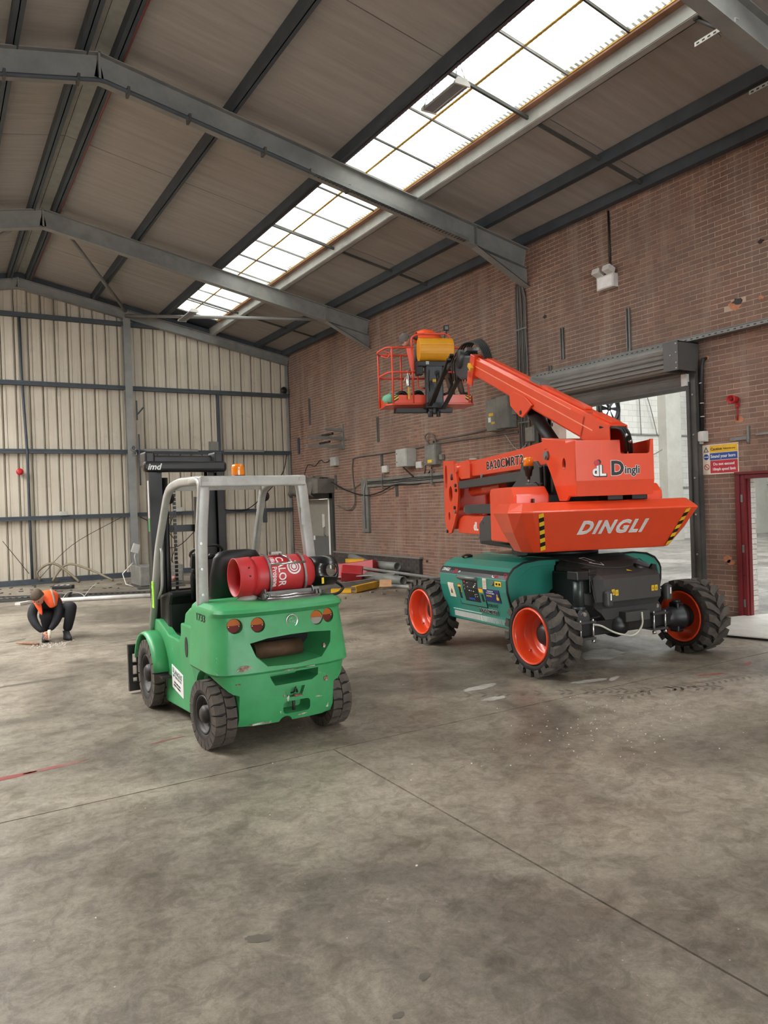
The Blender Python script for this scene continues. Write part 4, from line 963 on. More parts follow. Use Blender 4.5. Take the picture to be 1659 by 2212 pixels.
# grey machine box by the gable post
t_ = thing('fan_heater', 'dusty grey metal machine box standing at the foot of the gable post', 'machine', Matrix.Translation((4.75, 18.9, 0)))
b = MB(); b.bx((-.5, -.5, .05), (.55, .5, .52)); b.build('casing', M_dbox, t_, WM[t_], bev=.02)
b = MB(); b.bx((-.1, -.54, .12), (.5, -.5, .38)); b.build('front_panel', M_dbox, t_, WM[t_], bev=.01)
b = MB(); b.bx((-.6, -.75, 0), (-.1, -.6, .05)); b.bx((.0, -.78, 0), (.5, -.6, .05)); b.bx((-.5, -.5, 0), (.5, .5, .05)); b.build('skid', M_dsteel, t_, WM[t_])
b = MB(); b.lathe([(.001, 0), (.05, 0), (.06, .06), (.001, .08)], 12, Matrix.Translation((.28, -.54, .2)) @ RXm); b.build('inlet', mat('dull_pink', S(160, 110, 96)), t_, WM[t_])
b = MB(); b.tube([(-.45, 0, .5), (-.5, 0, .75), (-.44, 0, .95)], .02, 6); b.box((-.47, 0, .95), (.16, .1, .22), r=('Y', 20)); b.build('control_handle', M_greybox, t_, WM[t_])
b = MB(); b.tube([(-.55, 0, .6), (-.8, 0, .35), (-.75, -.1, .1), (-.6, -.2, .04)], .012, 6); b.build('cable', M_white, t_, WM[t_])
# long racks and tubes on the floor in front of the gable
def slotrail(p0, p1, w_, h, mt, label):
    d = V(p1)-V(p0); M = basis(p0, d, V((-d.y, d.x, 0))); L = d.length; b = MB(); b.bx((0, -w_/2, 0), (L, w_/2, .006), M); b.bx((0, -w_/2, 0), (L, -w_/2+.006, h), M); o = tag(b.build('slotted_rail', mt, None), label, 'rail')
    b = MB()
    for i in range(int(L/.12)): b.bx((.03+i*.12, -w_/2-.002, h*.35), (.09+i*.12, -w_/2, h*.75), M)
    b.build('slots', M_blackp, o, kind='stuff')
slotrail((1.0, 19.0, 0), (4.2, 17.2, 0), .12, .06, M_dsteel, 'dark slotted steel rail lying behind the crouching man')
slotrail((.8, 18.6, 0), (2.5, 18.4, 0), .12, .05, M_galv, 'shorter slotted rail at the left edge behind the crouching man')
b = MB(); b.cyl((2.2, 17.0, .045), (4.1, 16.25, .045), .045, n=10); tag(b.build('steel_tube', M_white, None), 'shiny pale tube on the floor between the man and the forklift', 'pipe')
b = MB(); b.box((1.6, 17.2, .03), (.34, .14, .05), r=('Z', 40)); tag(b.build('metal_offcut', M_white, None), 'shiny white metal offcut left of the crouching man', 'offcut')
beam((1.2, 18.0, .04), (2.9, 17.5, .04), .07, .06, M_dsteel, 'thin dark steel bar behind the crouching man'); beam((2.45, 17.35, .08), (2.62, 17.9, .12), .06, .06, M_dsteel, 'short dark bar slanting on the rails right of the man', 'steel_offcut')
wire('cable', [(2.3, 17.1, .02), (2.5, 17.4, .16), (2.75, 17.4, .1), (2.8, 17.2, .02)], .006, M_white, 'pale wire looped on the rails right of the man')
wire('cable', [(2.75, 17.2, .02), (2.95, 17.4, .2), (3.1, 17.5, .3)], .006, M_white, 'pale stiff wire sticking up right of the man')
t_ = thing('socket_block', 'dark multi-way socket block on the floor by the gable foot', 'socket', Matrix.Translation((2.76, 20.05, 0)) @ Matrix.Rotation(-.5, 4, 'Z'))
b = MB(); b.bx((-.25, -.09, 0), (.25, .09, .09)); b.build('body', M_cable, t_, WM[t_], bev=.02)
for i in range(3): b = MB(); b.bx((-.2+i*.14, -.05, .09), (-.12+i*.14, .05, .1)); b.build('outlet', M_white, t_, WM[t_])
b = MB(); b.tube([(.98, 11.85, .02), (1.1, 11.7, .025), (1.24, 11.52, .02)], [.008, .022, .016], 7); tag(b.build('wooden_stake', mat('broken_wood', S(150, 112, 90), .8, var=.3, scale=30), None), 'broken wooden stick on the floor in front of the crouching man', 'stick')
# white board on the floor at the right
t_ = thing('floor_board', 'large white sheet of board lying on the floor beside the right lift wheel', 'board', Matrix.Translation((9.3, 6.0, 0)))
b = MB(); b.prism([(-.86, -.12), (-.72, -.68), (1.6-.3, -.62+.9), (.62, .52), (.2, .62)], 2, .03, .045); b.build('sheet', mat('white_laminate', S(216, 214, 206), .35, var=.05, dirt=S(180, 172, 160), dirt_amt=.6), t_, WM[t_])
b = MB(); b.prism([(-.83, -.14), (-.70, -.65), (1.25, .22), (.6, .48), (.2, .58)], 2, 0, .03); b.build('underlay', M_cable, t_, WM[t_])
# ================================================================ the green forklift
def tyre_mesh(R, Wd, ri, lug, n, style, b=None):
    """tyre around local Z (axle), outer side at +Z; moulded tread blocks"""
    b = b or MB(); h = Wd/2
    Rb = R-lug
    b.lathe([(ri, -h*.8), (ri+.02, -h*.97), (Rb-.06*R/.4, -h), (Rb-.02*R/.4, -h*.93), (Rb, -h*.75), (Rb, h*.75), (Rb-.02*R/.4, h*.93), (Rb-.06*R/.4, h), (ri+.02, h*.97), (ri, h*.8)], 48, None, 0, closed=True)
    def blk(poly, r0, r1, sh=0):
        vs = []
        for r in (r0, r1):
            for (a, z) in poly: vs.append((r*math.cos(a), r*math.sin(a), z))
        m = len(poly)
        b.add(vs, [tuple(range(m)), tuple(range(m, 2*m))]+[(i, (i+1) % m, m+(i+1) % m, m+i) for i in range(m)], 1)
    for k in range(n):
        for sg in (-1, 1):
            a = 2*PI*(k+(.5 if sg > 0 else 0))/n; w_ = 2*PI/n
            if style == 'block':
                blk([(a+w_*.06, sg*h*.98), (a+w_*.94, sg*h*.98), (a+w_*.84, sg*h*.45), (a+w_*.98, sg*h*.04), (a+w_*.18, sg*h*.04), (a+w_*.10, sg*h*.45)], Rb-.012, R)
                vs = []
                for (aa, r, z) in ((a+w_*.06, Rb-.012, h*.98), (a+w_*.94, Rb-.012, h*.98), (a+w_*.94, Rb-.05, h*1.005), (a+w_*.06, Rb-.05, h*1.005), (a+w_*.06, R-.004, h*.97), (a+w_*.94, R-.004, h*.97)): vs.append((r*math.cos(aa), r*math.sin(aa), sg*z))
                b.add(vs, [(0, 1, 2, 3), (0, 1, 5, 4), (4, 5, 2, 3), (0, 4, 3), (1, 5, 2)], 1)
            else:
                s1 = w_*.58
                blk([(a, sg*h*1.0), (a+s1, sg*h*1.0), (a+s1+w_*.18, sg*h*.55), (a+s1+w_*.62, sg*h*.02), (a+w_*.80, sg*-h*.06), (a+w_*.20, sg*h*.48)], Rb-.01, R)
                # shoulder of the lug running down the side wall
                vs = []
                for (aa, r, z) in ((a, R-.004, h*.96), (a+s1, R-.004, h*.96), (a+s1, Rb-.04, h*1.0), (a, Rb-.04, h*1.0), (a, R-.004, h*1.02), (a+s1, R-.004, h*1.02), (a+s1, Rb-.035, h*1.015), (a, Rb-.035, h*1.015)): vs.append((r*math.cos(aa), r*math.sin(aa), sg*z))
                b.add(vs, [(0, 1, 2, 3), (4, 5, 6, 7), (0, 1, 5, 4), (1, 2, 6, 5), (2, 3, 7, 6), (3, 0, 4, 7)], 1)
    return b
M_rub = mat('black_rubber', S(34, 32, 31), .75, var=.2, scale=14, dirt=S(70, 63, 56), dirt_amt=.4)
M_tread = mat('dusty_tread', S(66, 61, 56), .8, var=.15, scale=20, dirt=S(98, 90, 80), dirt_amt=.6)
M_tread2 = mat('brown_dusty_tread', S(74, 67, 60), .8, var=.12, scale=20, dirt=S(96, 88, 79), dirt_amt=.6)
M_rimk = mat('dark_steel_rim', S(40, 38, 37), .55, .2, var=.2, scale=14, dirt=S(78, 72, 65), dirt_amt=.6)
def green_mat():
    m, t, b = nt('chipped_green_paint'); v = coord(t)
    n = noise(t, 5, 5, .6, v); r = ramp(t, n, [(.3, S(56, 146, 88)), (.7, S(68, 160, 100))])
    n2 = noise(t, 9, 8, .75, v, 1.0); f = ramp(t, n2, [(.655, (0, 0, 0)), (.67, (.8, .8, .8))])
    col = mixc(t, f.outputs[0], r.outputs[0], S(176, 186, 168))
    n3 = noise(t, 2.2, 6, .65, v); f = ramp(t, n3, [(.5, (0, 0, 0)), (.72, (.28, .28, .28))]); col = mixc(t, f.outputs[0], col, S(96, 128, 96))
    t.links.new(col, b.inputs['Base Color']); b.inputs['Roughness'].default_value = .42; return m
M_green = green_mat()
M_ = {'green': M_green}
M_silver = mat('silver_paint', S(174, 173, 167), .38, .15, var=.05, scale=8, dirt=S(128, 122, 112), dirt_amt=.35)
M_chrome = mat('bright_metal', S(200, 200, 198), .25, .9, var=.05)
M_mast = mat('black_mast_paint', S(26, 26, 26), .4, var=.2, dirt=S(58, 54, 50), dirt_amt=.3)
M_amber = mat('amber_lens', S(232, 130, 20), .2, var=.1, coat=.6)
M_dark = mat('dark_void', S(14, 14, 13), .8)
FK0 = frame((2.3, 6.3, 0), 0)
fk = thing('forklift', 'green forklift truck with silver overhead guard and a red gas bottle on its back', 'forklift', FK0)
x0 = .0
def plan(z, hw, yb, yf, cx, cy, bow=.035):
    hw += .03; L = [(-hw, yf)]
    for i in range(8):
        a = i/7*PI/2; L.append((-hw+cx*(1-math.cos(a)), yb+.012+(cy-.012)*(1-math.sin(a))))
    mid = [(-hw*.6, yb-bow*.55), (-hw*.4, yb-bow*.82), (-hw*.2, yb-bow*.96), (0, yb-bow), (hw*.2, yb-bow*.96), (hw*.4, yb-bow*.82), (hw*.6, yb-bow*.55)]
    R = [(-p[0], p[1]) for p in reversed(L)]
    return [(x0+p[0], p[1], z) for p in L+mid+R]
lv = [(.18, .44, -.96, .30), (.24, .46, -.985, .30), (.40, .50, -1.0, .26), (.565, .525, -1.0, .24), (.57, .53, -1.0, .24), (.59, .545, -1.025, .22), (.80, .53, -1.0, .22), (.98, .515, -.965, .20), (1.00, .515, -.965, .20), (1.035, .515, -1.01, .18), (1.06, .505, -1.0, .18), (1.085, .47, -.95, .16)]
b = MB(); b.loft([plan(z, hw, yb, -.38, .13, cy) for z, hw, yb, cy in lv], sm=False)
cw = b.build('counterweight', M_green, fk, FK0)
cs = []
FKc = FK0
def cutter(fn):
    c = MB(); fn(c); c.v = [tuple(FK0 @ V(p)) for p in c.v]; cs.append(c)
for sg in (-1, 1):
    cutter(lambda c: c.cyl((x0+sg*.39, -.70, .24), (x0+sg*.8, -.70, .24), .345, n=40))
    cutter(lambda c: c.bx((x0+sg*.39, -.70, .0), (x0+sg*.8, -.2, .42)))
def frust(c, poly, y0, y1, k):
    cx = sum(p[0] for p in poly)/len(poly); cz = sum(p[1] for p in poly)/len(poly)
    A = [(p[0], y0, p[1]) for p in poly]; B = [(cx+(p[0]-cx)*k, y1, cz+(p[1]-cz)*k) for p in poly]; c.loft([A, B], sm=False)
g1 = [(-.325, .81), (-.18, .835), (.02, .845), (.22, .845), (.40, .83), (.38, .74), (.28, .635), (.04, .61), (-.19, .62), (-.28, .70)]
cutter(lambda c: frust(c, g1, -1.12, -.62, .72))
cutter(lambda c: frust(c, [(-.175, .555), (.255, .56), (.25, .50), (.195, .47), (-.13, .465), (-.15, .50)], -1.12, -.75, .8))
cutter(lambda c: frust(c, rrect(-.065, .235, .175, .335, .03), -1.12, -.86, .85))
cutter(lambda c: frust(c, [(-.06, .44), (.13, .44), (.10, .36), (-.03, .36)], -1.12, -.99, .9))
cutter(lambda c: c.cyl((-.03, -1.2, .165), (-.03, -.6, .165), .055, n=20))
for x, z in ((-.40, .94), (-.23, .935), (.26, .94), (.37, .945)): cutter(lambda c: c.cyl((x, -1.2, z), (x, -.93 if abs(x) < .35 else -.9, z), .056, n=24))
cut(cw, cs)
autosmooth(cw, 32)
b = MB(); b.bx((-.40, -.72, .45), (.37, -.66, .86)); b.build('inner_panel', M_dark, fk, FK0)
b = MB(); b.cyl((-.2, -.80, .70), (.2, -.80, .70), .065, n=20); lbl(b.build('silencer', mat('rusty_silencer', S(92, 66, 48), .7, .3, var=.3, scale=10), fk, FK0), 'rusty brown silencer inside the grille')
b = MB(); b.cyl((.06, -.95, .235), (.06, -.95, .34), .013, n=10); b.build('tow_pin', M_rimk, fk, FK0)
b = MB(); b.tube([(.02, -1.0, .385), (.03, -1.03, .395), (.045, -1.035, .43), (.06, -1.03, .395), (.07, -1.0, .385)], .006, 6); b.build('pin_loop', M_black, fk, FK0)
M_lens_r = mat('dark_red_lens', S(104, 22, 18), .2, var=.1, coat=.5); M_lens_a = mat('dull_amber_lens', S(176, 92, 20), .25, var=.1, coat=.5); M_clear = mat('grey_clear_lens', S(150, 146, 138), .2)
for x, z in ((-.40, .94), (-.23, .935), (.26, .94), (.37, .945)):
    yb_ = -.945 if abs(x) > .35 else -.985
    b = MB(); hf = lambda a0, a1: [(x, z)]+[(x+.052*math.cos(a0+(a1-a0)*i/12), z+.052*math.sin(a0+(a1-a0)*i/12)) for i in range(13)]
    b.prism(hf(PI*.02, PI*.98), 1, yb_, yb_+.03, mi=0); b.prism(hf(PI, 2*PI), 1, yb_, yb_+.03, mi=1)
    b.cyl((x-.04, yb_, z-.005), (x-.04, yb_-.003, z-.005), .005, n=6, mi=2); b.cyl((x+.04, yb_, z-.005), (x+.04, yb_-.003, z-.005), .005, n=6, mi=2)
    lbl(b.build('tail_light', [M_lens_a, M_clear if abs(x-.26) < .01 else M_lens_r, M_chrome], fk, FK0), 'round tail light, amber above %s' % ('clear' if abs(x-.26) < .01 else 'dark red'))
b = MB(); b.lathe([(.001, .006), (.04, .006), (.045, .012), (.052, .01), (.052, 0), (.001, 0)], 28, Matrix.Translation((.045, -1.003, .94)) @ Matrix.Rotation(PI/2, 4, 'X')); bd = b.build('badge', M_chrome, fk, FK0)
b = MB(); b.lathe([(.001, .0075), (.038, .0075)], 24, Matrix.Translation((.045, -1.0035, .94)) @ Matrix.Rotation(PI/2, 4, 'X')); b.build('badge_field', M_green, bd, FK0)
Fb = FK0 @ basis((.045, -1.0115, .94), (1, 0, 0), (0, 0, 1))
text('C', .05, M_chrome, bd, Fb @ Matrix.Translation((-.028, -.012, 0))); text('K', .04, M_chrome, bd, Fb @ Matrix.Translation((.002, -.022, 0)))
# scrapes on the counterweight
M_scr = mat('bare_scraped_metal', S(188, 186, 172), .6, var=.2, scale=40, dirt=S(110, 70, 48), dirt_amt=.9); M_rusty = mat('rust_scrape', S(112, 62, 40), .8, var=.3, scale=40, dirt=S(190, 186, 170), dirt_amt=.8)
rd = random.Random(5)
def scrape(x, z, rx, rz, y, mt, yaw=0):
    b = MB(); n = 14; pts = []
    for i in range(n):
        k = rd.uniform(.45, 1.25); u = rx*k*math.cos(2*PI*i/n); v = rz*k*math.sin(2*PI*i/n); pts.append((x+u, z+v))
    b.prism(pts, 1, y-.0012, y+.02); b.build('scrape', mt, fk, FK0)
for a in ((-.36, .63, .055, .02, -1.047, M_scr), (.0, .575, .075, .008, -1.042, M_rusty), (.17, .583, .06, .006, -1.044, M_scr), (-.05, .40, .022, .03, -1.032, M_rusty), (.06, .365, .045, .012, -1.032, M_rusty), (-.02, .355, .012, .02, -1.032, M_scr),
          (.22, .33, .05, .006, -1.02, M_scr), (-.08, .27, .006, .03, -1.02, M_scr), (-.25, .195, .09, .007, -1.0, M_scr), (.10, .215, .04, .008, -1.008, M_scr), (.31, .46, .02, .02, -1.03, M_rusty), (.30, .72, .012, .018, -1.03, M_rusty), (.4, .62, .02, .008, -1.0, M_scr), (-.39, .51, .03, .005, -1.0, M_rusty), (.33, .24, .02, .03, -.985, M_scr)): scrape(*a)
# side panels, hood, fenders
prof = [(-.40, .86), (-.40, .56), (-.37, .48), (-.345, .30), (-.34, .14), (.58, .09), (.66, .20), (.49, .34), (.50, .48), (.60, .60), (.80, .675), (.98, .66), (1.0, .74), (.90, .80), (.80, .80), (.45, .705), (.12, .70), (.06, .76), (.05, .86)]
for sg in (-1, 1):
    xa, xb = x0+sg*.43, x0+sg*.515
    b = MB(); b.prism(prof, 0, min(xa, xb), max(xa, xb)); b.build('side_panel', M_green, fk, FK0, bev=.012)
    b = MB(); rows = []
    for i in range(11):
        a = math.radians(170-i*15.5); r = .375; rows.append([(x0+sg*.50, .84+r*math.cos(a), .31+r*math.sin(a)), (x0+sg*.60, .84+r*math.cos(a), .31+r*math.sin(a)), (x0+sg*.645, .84+(r-.015)*math.cos(a), .31+(r-.015)*math.sin(a))])
    b.loft(rows, caps=False, closed=False); o = b.build('fender', M_green, fk, FK0, recalc=False); mo = o.modifiers.new('s', 'SOLIDIFY'); mo.thickness = .018
    b = MB(); b.bx((x0+sg*.44, .38, .33), (x0+sg*.60, .62, .35)); b.build('step', M_rimk, fk, FK0)
b = MB(); pl_ = [(-.62, .80), (-.62, 1.07), (-.42, 1.06), (-.10, 1.0), (.02, .95), (.07, .84), (.07, .45), (-.5, .45)]; b.prism(pl_, 0, x0-.485, x0+.485); b.build('engine_hood', M_green, fk, FK0, bev=.03, seg=3)
b = MB(); b.prism([(-.045+.065*math.cos(2*PI*i/20)*.6-.06, .675+.085*math.sin(2*PI*i/20)) for i in range(20)], 0, x0-.519, x0-.512); b.build('filler_recess', M_rimk, fk, FK0)
b = MB(); b.bx((-.45, .0, .40), (.41, .95, .46)); b.build('cab_floor', M_black, fk, FK0)
b = MB(); b.prism([(.60, .46), (.62, .95), (.55, 1.05), (.60, 1.08), (.92, 1.02), (.95, .46)], 0, -.46, .42); b.build('dashboard', M_black, fk, FK0, bev=.03)
b = MB(); b.bx((-.48, .07, .44), (-.38, .62, .70)); b.build('cab_side_lining', M_black, fk, FK0, bev=.02)
b = MB(); b.prism([(-.15, .2), (-.2, .8), (.3, .8), (.3, .2)], 1, 0, .02); 
# chassis core
b = MB(); b.bx((-.42, -.45, .12), (.38, 1.0, .42)); b.build('chassis', M_rimk, fk, FK0, bev=.02)
b = MB(); b.cyl((-.56, -.71, .26), (.52, -.71, .26), .06, n=14); b.bx((-.25, -.78, .18), (.2, -.64, .34)); b.build('steer_axle', M_rimk, fk, FK0)
b = MB(); b.cyl((-.5, .84, .31), (.46, .84, .31), .08, n=14); b.build('drive_axle', M_rimk, fk, FK0)
# numbers and stickers
FL = lambda o: FK0 @ basis(o, (0, -1, 0), (0, 0, 1))
text('1733', .08, M_blackp, fk, FL((x0-.5475, -.50, .955)), name='number', off=.001, xs=1.5)
b = MB(); b.bx((x0-.519, -.06, .23), (x0-.515, .33, .46)); 
stk = thing_lbl = (lambda: (lambda b: (b.prism([(.36, .26), (.36, .46), (.02, .415), (.02, .215)], 0, x0-.5185, x0-.5145), b.build('sticker', M_whitep, fk, FK0))[-1])(MB()))()
lbl(stk, 'white dealer sticker with green and black lettering')
Fs = FK0 @ basis((x0-.519, .345, .40), (0, -.34, -.044), (0, .0, 1))
M_gp = mat('dark_green_print', S(40, 92, 74), .5)
text('LANGUS', .062, M_gp, stk, Fs @ Matrix.Translation((.045, -.005, 0)), off=.0005, xs=1.02); text('LIFT TRUCKS LTD', .031, M_blackp, stk, Fs @ Matrix.Translation((.02, -.036, 0)), xs=1.05)
text('SALES HIRE PARTS', .024, M_blackp, stk, Fs @ Matrix.Translation((.06, -.085, 0))); text('SERVICE TRAINING', .024, M_blackp, stk, Fs @ Matrix.Translation((.05, -.112, 0)))
b = MB(); b.prism(rrect(.008, .0, .04, .04, .004), 2, 0, .001, holes=[[(.014, .006), (.034, .006), (.034, .034), (.014, .034)]]); b.build('logo_square', M_gp, stk, Fs)
text('0800 00000', .02, M_whitep, fk, FK0 @ basis((x0-.5165, .25, .19), (0, -1, -.1), (0, 0, 1))) if False else None
# wheels: axle along X; +Z of the wheel mesh points outward
def fwheel(x, y, R, Wd, sg, steer=0):
    M = FK0 @ Matrix.Translation((x, y, R)) @ Matrix.Rotation(math.radians(steer), 4, 'Z') @ Matrix.Rotation(sg*PI/2, 4, 'Y')
    t_ = tyre_mesh(R, Wd, R*.56, .022, 20, 'block').build('tyre', [M_rub, M_tread2], fk, M, recalc=True)
    h = Wd/2; b = MB(); b.lathe([(R*.575, h*.75), (R*.56, h*.9), (R*.52, h*.9), (R*.50, h*.6), (R*.40, h*.2), (R*.26, h*.25), (R*.26, h*.8), (R*.18, h*1.05), (.001, h*1.1)], 32); b.lathe([(R*.575, -h*.75), (R*.4, -h*.3), (.001, -h*.3)], 32); b.build('rim', M_rimk, t_, M)
    for i in range(6): b = MB(); a = i*PI/3; b.cyl((R*.34*math.cos(a), R*.34*math.sin(a), h*.2), (R*.34*math.cos(a), R*.34*math.sin(a), h*.42), .012, n=6); b.build('wheel_nut', M_rimk, t_, M)
fwheel(-.505, -.71, .26, .175, -1, 4); fwheel(.465, -.71, .26, .175, 1, 4); fwheel(-.535, .84, .31, .20, -1); fwheel(.495, .84, .31, .20, 1)
# overhead guard
def sweep(b, pts, wx_, wn, nseg=None, M=None):
    """rectangular bar swept in a plane x = const; wx across, wn in the plane"""
    P = [V(p) for p in pts]; rings = []
    for i, p in enumerate(P):
        a = P[max(i-1, 0)]; c = P[min(i+1, len(P)-1)]; d = (c-a).normalized(); X_ = V((1, 0, 0)); X_ = (X_-X_.dot(d)*d).normalized(); n_ = d.cross(X_).normalized()
        r_ = .35
        q = rrect(-wx_/2, -wn/2, wx_/2, wn/2, min(wx_, wn)*r_, 2); rings.append([tuple(p+X_*u+n_*v) for u, v in q])
    b.loft(rings, M=M)
def smooth_path(pts, r=.12, k=5):
    P = [V(p) for p in pts]; out = [P[0]]
    for i in range(1, len(P)-1):
        a, p, c = P[i-1], P[i], P[i+1]; u = (a-p); v = (c-p); rr = min(r, u.length*.45, v.length*.45); A = p+u.normalized()*rr; B = p+v.normalized()*rr
        for j in range(k+1):
            t = j/k; out.append(A*(1-t)**2+p*2*t*(1-t)+B*t*t)
    out.append(P[-1]); return out
b = MB(); sweep(b, smooth_path([(-.52, .98, .70), (-.51, .72, 1.45), (-.49, .38, 2.0), (-.47, .08, 2.055), (-.465, -.5, 2.045), (-.465, -.60, 2.03)], .12), .06, .075); b.build('guard_rail', M_silver, fk, FK0)
b = MB(); sweep(b, smooth_path([(.48, .98, .70), (.45, .72, 1.45), (.41, .38, 2.0), (.38, .08, 2.055), (.36, -.5, 2.045), (.36, -.60, 2.03)], .12), .06, .075); b.build('guard_rail', M_silver, fk, FK0)
b = MB(); sweep(b, smooth_path([(-.465, -.30, 2.045), (-.465, -.57, 2.045), (-.49, -.53, 1.6), (-.49, -.50, 1.02), (-.50, -.46, .84)], .10), .095, .05); b.build('rear_post', M_silver, fk, FK0)
b = MB(); sweep(b, smooth_path([(.36, -.30, 2.045), (.36, -.57, 2.045), (.42, -.53, 1.6), (.49, -.50, 1.02), (.50, -.46, .84)], .10), .10, .05); b.build('rear_post', M_silver, fk, FK0)
b = MB(); b.bx((-.50, -.60, 1.99), (.40, -.54, 2.075)); b.build('rear_crossbar', M_silver, fk, FK0, bev=.012)
for y in (-.3, -.12, .06, .24): b = MB(); b.bx((-.46, y-.008, 2.02), (.37, y+.008, 2.05)); b.build('roof_bar', M_silver, fk, FK0)
b = MB(); b.bx((-.48, .33, 1.99), (.41, .38, 2.03)); b.build('front_crossbar', M_silver, fk, FK0)
for z in (1.55, 1.35, 1.15): b = MB(); b.cyl((-.505, -.56, z), (-.505, -.568, z), .011, n=8); b.build('bolt', M_chrome, fk, FK0)
b = MB(); b.bx((.345, -.60, 1.66), (.375, -.592, 1.80)); b.build('data_plate', M_greybox, fk, FK0)
bc = MB(); bc.cyl((-.14, -.45, 2.06), (-.14, -.45, 2.085), .055, n=20); bo = bc.build('beacon_base', M_black, fk, FK0)
bc = MB(); bc.lathe([(.05, 0), (.052, .03), (.050, .075), (.044, .095), (.001, .10)], 24, Matrix.Translation((-.14, -.45, 2.08))); 
for i in range(3): bc.lathe([(.0535, .015+i*.022), (.0535, .024+i*.022)], 24, Matrix.Translation((-.14, -.45, 2.08)))
lbl(bc.build('beacon_lens', M_amber, fk, FK0), 'amber beacon lens')
# seat, wheel, levers
b = MB(); b.loft([[( -.07+u*sx, -.14+v*sy+dy, z) for u, v in ring2(0, 0, 1, 1, 16)] for z, sx, sy, dy in ((1.02, .2, .07, .06), (1.08, .235, .085, .05), (1.25, .24, .08, 0), (1.40, .21, .07, -.02), (1.45, .17, .05, -.03), (1.465, .1, .03, -.03))]); b.build('seat_back', M_black, fk, FK0)
b = MB(); b.box((-.07, .08, 1.03), (.44, .42, .12)); b.build('seat', M_black, fk, FK0, bev=.04, seg=3)
b = MB(); b.lathe([(.145+.013*math.cos(2*PI*i/8), .013*math.sin(2*PI*i/8)) for i in range(8)], 28, Matrix.Translation((-.15, .42, 1.425)) @ Matrix.Rotation(math.radians(-28), 4, 'X'), closed=True)
b.cyl((-.14, .45, 1.38), (-.14, .62, 1.05), .025, n=10); b.cyl((-.28, .45, 1.385), (.0, .45, 1.385), .01, n=6); b.build('steering_wheel', M_black, fk, FK0)
b = MB(); b.sph((-.10, .44, 1.385), .03, 10); b.build('wheel_knob', M_black, fk, FK0)
b = MB(); b.box((-.30, .30, 1.36), (.06, .05, .12), r=('X', 20)); b.tube([(-.33, .3, 1.27), (-.28, .35, 1.25), (-.26, .4, 1.2)], .016, 6); b.tube([(-.25, .35, 1.38), (-.27, .45, 1.2), (-.25, .5, 1.0)], .03, 8); b.build('control_column', M_black, fk, FK0)
b = MB(); b.box((-.27, .27, 1.36), (.03, .008, .05), r=('Y', 25)); b.build('card', M_whitep, fk, FK0)
b = MB(); b.tube(smooth_path([(-.5, .74, 1.50), (-.5, .62, 1.46), (-.5, .66, 1.1), (-.5, .80, 1.0)], .06, 4), .013, 8); b.build('grab_handle', M_silver, fk, FK0)
b = MB(); b.bx((-.56, .74, .92), (-.555, .81, 1.13)); b.box((-.557, .775, 1.15), (.006, .06, .03)); tg = lbl(b.build('inspection_tag', mat('fluorescent_green', S(164, 226, 50), .5), fk, FK0), 'fluorescent green inspection tag')
text('INSPECTED', .03, M_gp, tg, FK0 @ basis((-.5605, .79, .95), (0, 0, 1), (0, 1, 0)))
for x in (-.42, .51):
    b = MB(); b.lathe([(.001, .03), (.045, .02), (.055, 0), (.05, -.004), (.001, -.004)], 20, Matrix.Translation((x, .62 if x < 0 else .60, 1.93)) @ Matrix.Rotation(PI/2, 4, 'X')); b.tube([(x, .62, 1.93), (x+(.0), .55, 1.98), (x-.02 if x > 0 else x-.05, .4, 2.02)], .008, 6); b.build('mirror', M_black, fk, FK0)
b = MB(); b.box((.51, .60, 1.74), (.04, .03, .14)); b.build('horn_box', M_black, fk, FK0, bev=.006)
# mast and carriage
mc_ = -.08
for sg in (-1, 1):
    for k, (dx, z1, y) in enumerate(((.34, 2.20, 1.22), (.27, 2.28, 1.30))):
        xx = mc_+sg*dx; b = MB(); b.bx((xx-.035, y-.07, .06), (xx+.035, y-.05, z1)); b.bx((xx-.035, y+.05, .06), (xx+.035, y+.07, z1)); b.bx((xx+sg*.02, y-.06, .06), (xx+sg*.035, y+.06, z1)); b.build('mast_rail', M_mast, fk, FK0)
    xx = mc_+sg*.20; b = MB(); b.cyl((xx, 1.27, .2), (xx, 1.27, 2.15), .033, n=12); b.build('lift_cylinder', M_mast, fk, FK0)
b = MB()
for i in range(44): b.box((mc_-.13, 1.2, .25+i*.042), (.028, .02, .03)); 
b.build('lift_chain', M_mast, fk, FK0)
b = MB(); b.bx((.0, 1.2, .3), (.18, 1.24, 1.95)); lbl(b.build('hose_guard', M_mast, fk, FK0), 'dark hose pack on the mast')
b = MB(); b.bx((mc_-.43, 1.12, 2.20), (mc_+.41, 1.22, 2.31)); b.build('mast_crossbar', M_mast, fk, FK0, bev=.035, seg=3)
b = MB(); b.bx((mc_-.36, 1.30, 2.29), (mc_+.36, 1.40, 2.38)); b.bx((mc_-.40, 1.2, 2.26), (mc_-.30, 1.42, 2.41)); b.bx((mc_+.30, 1.2, 2.26), (mc_+.40, 1.42, 2.41)); b.build('mast_crossbar', M_mast, fk, FK0, bev=.02)
text('imd', .085, M_whitep, fk, FK0 @ basis((mc_-.40, 1.116, 2.225), (1, 0, 0), (0, 0, 1)), off=.002, shear=.3)
text('CESAB', .10, M_gp if False else mat('green_print', S(60, 130, 70), .5), fk, FK0 @ basis((mc_-.372, 1.25, 1.02), (0, 0, 1), (0, 1, 0)), space=1.3)
b = MB(); b.bx((mc_-.377, 1.19, 1.75), (mc_-.375, 1.25, 2.12)); b.build('sticker', M_greybox, fk, FK0); b = MB(); b.bx((mc_-.3775, 1.19, 1.62), (mc_-.375, 1.25, 1.75)); b.build('sticker', mat('green_print', S(60, 130, 70)), fk, FK0)
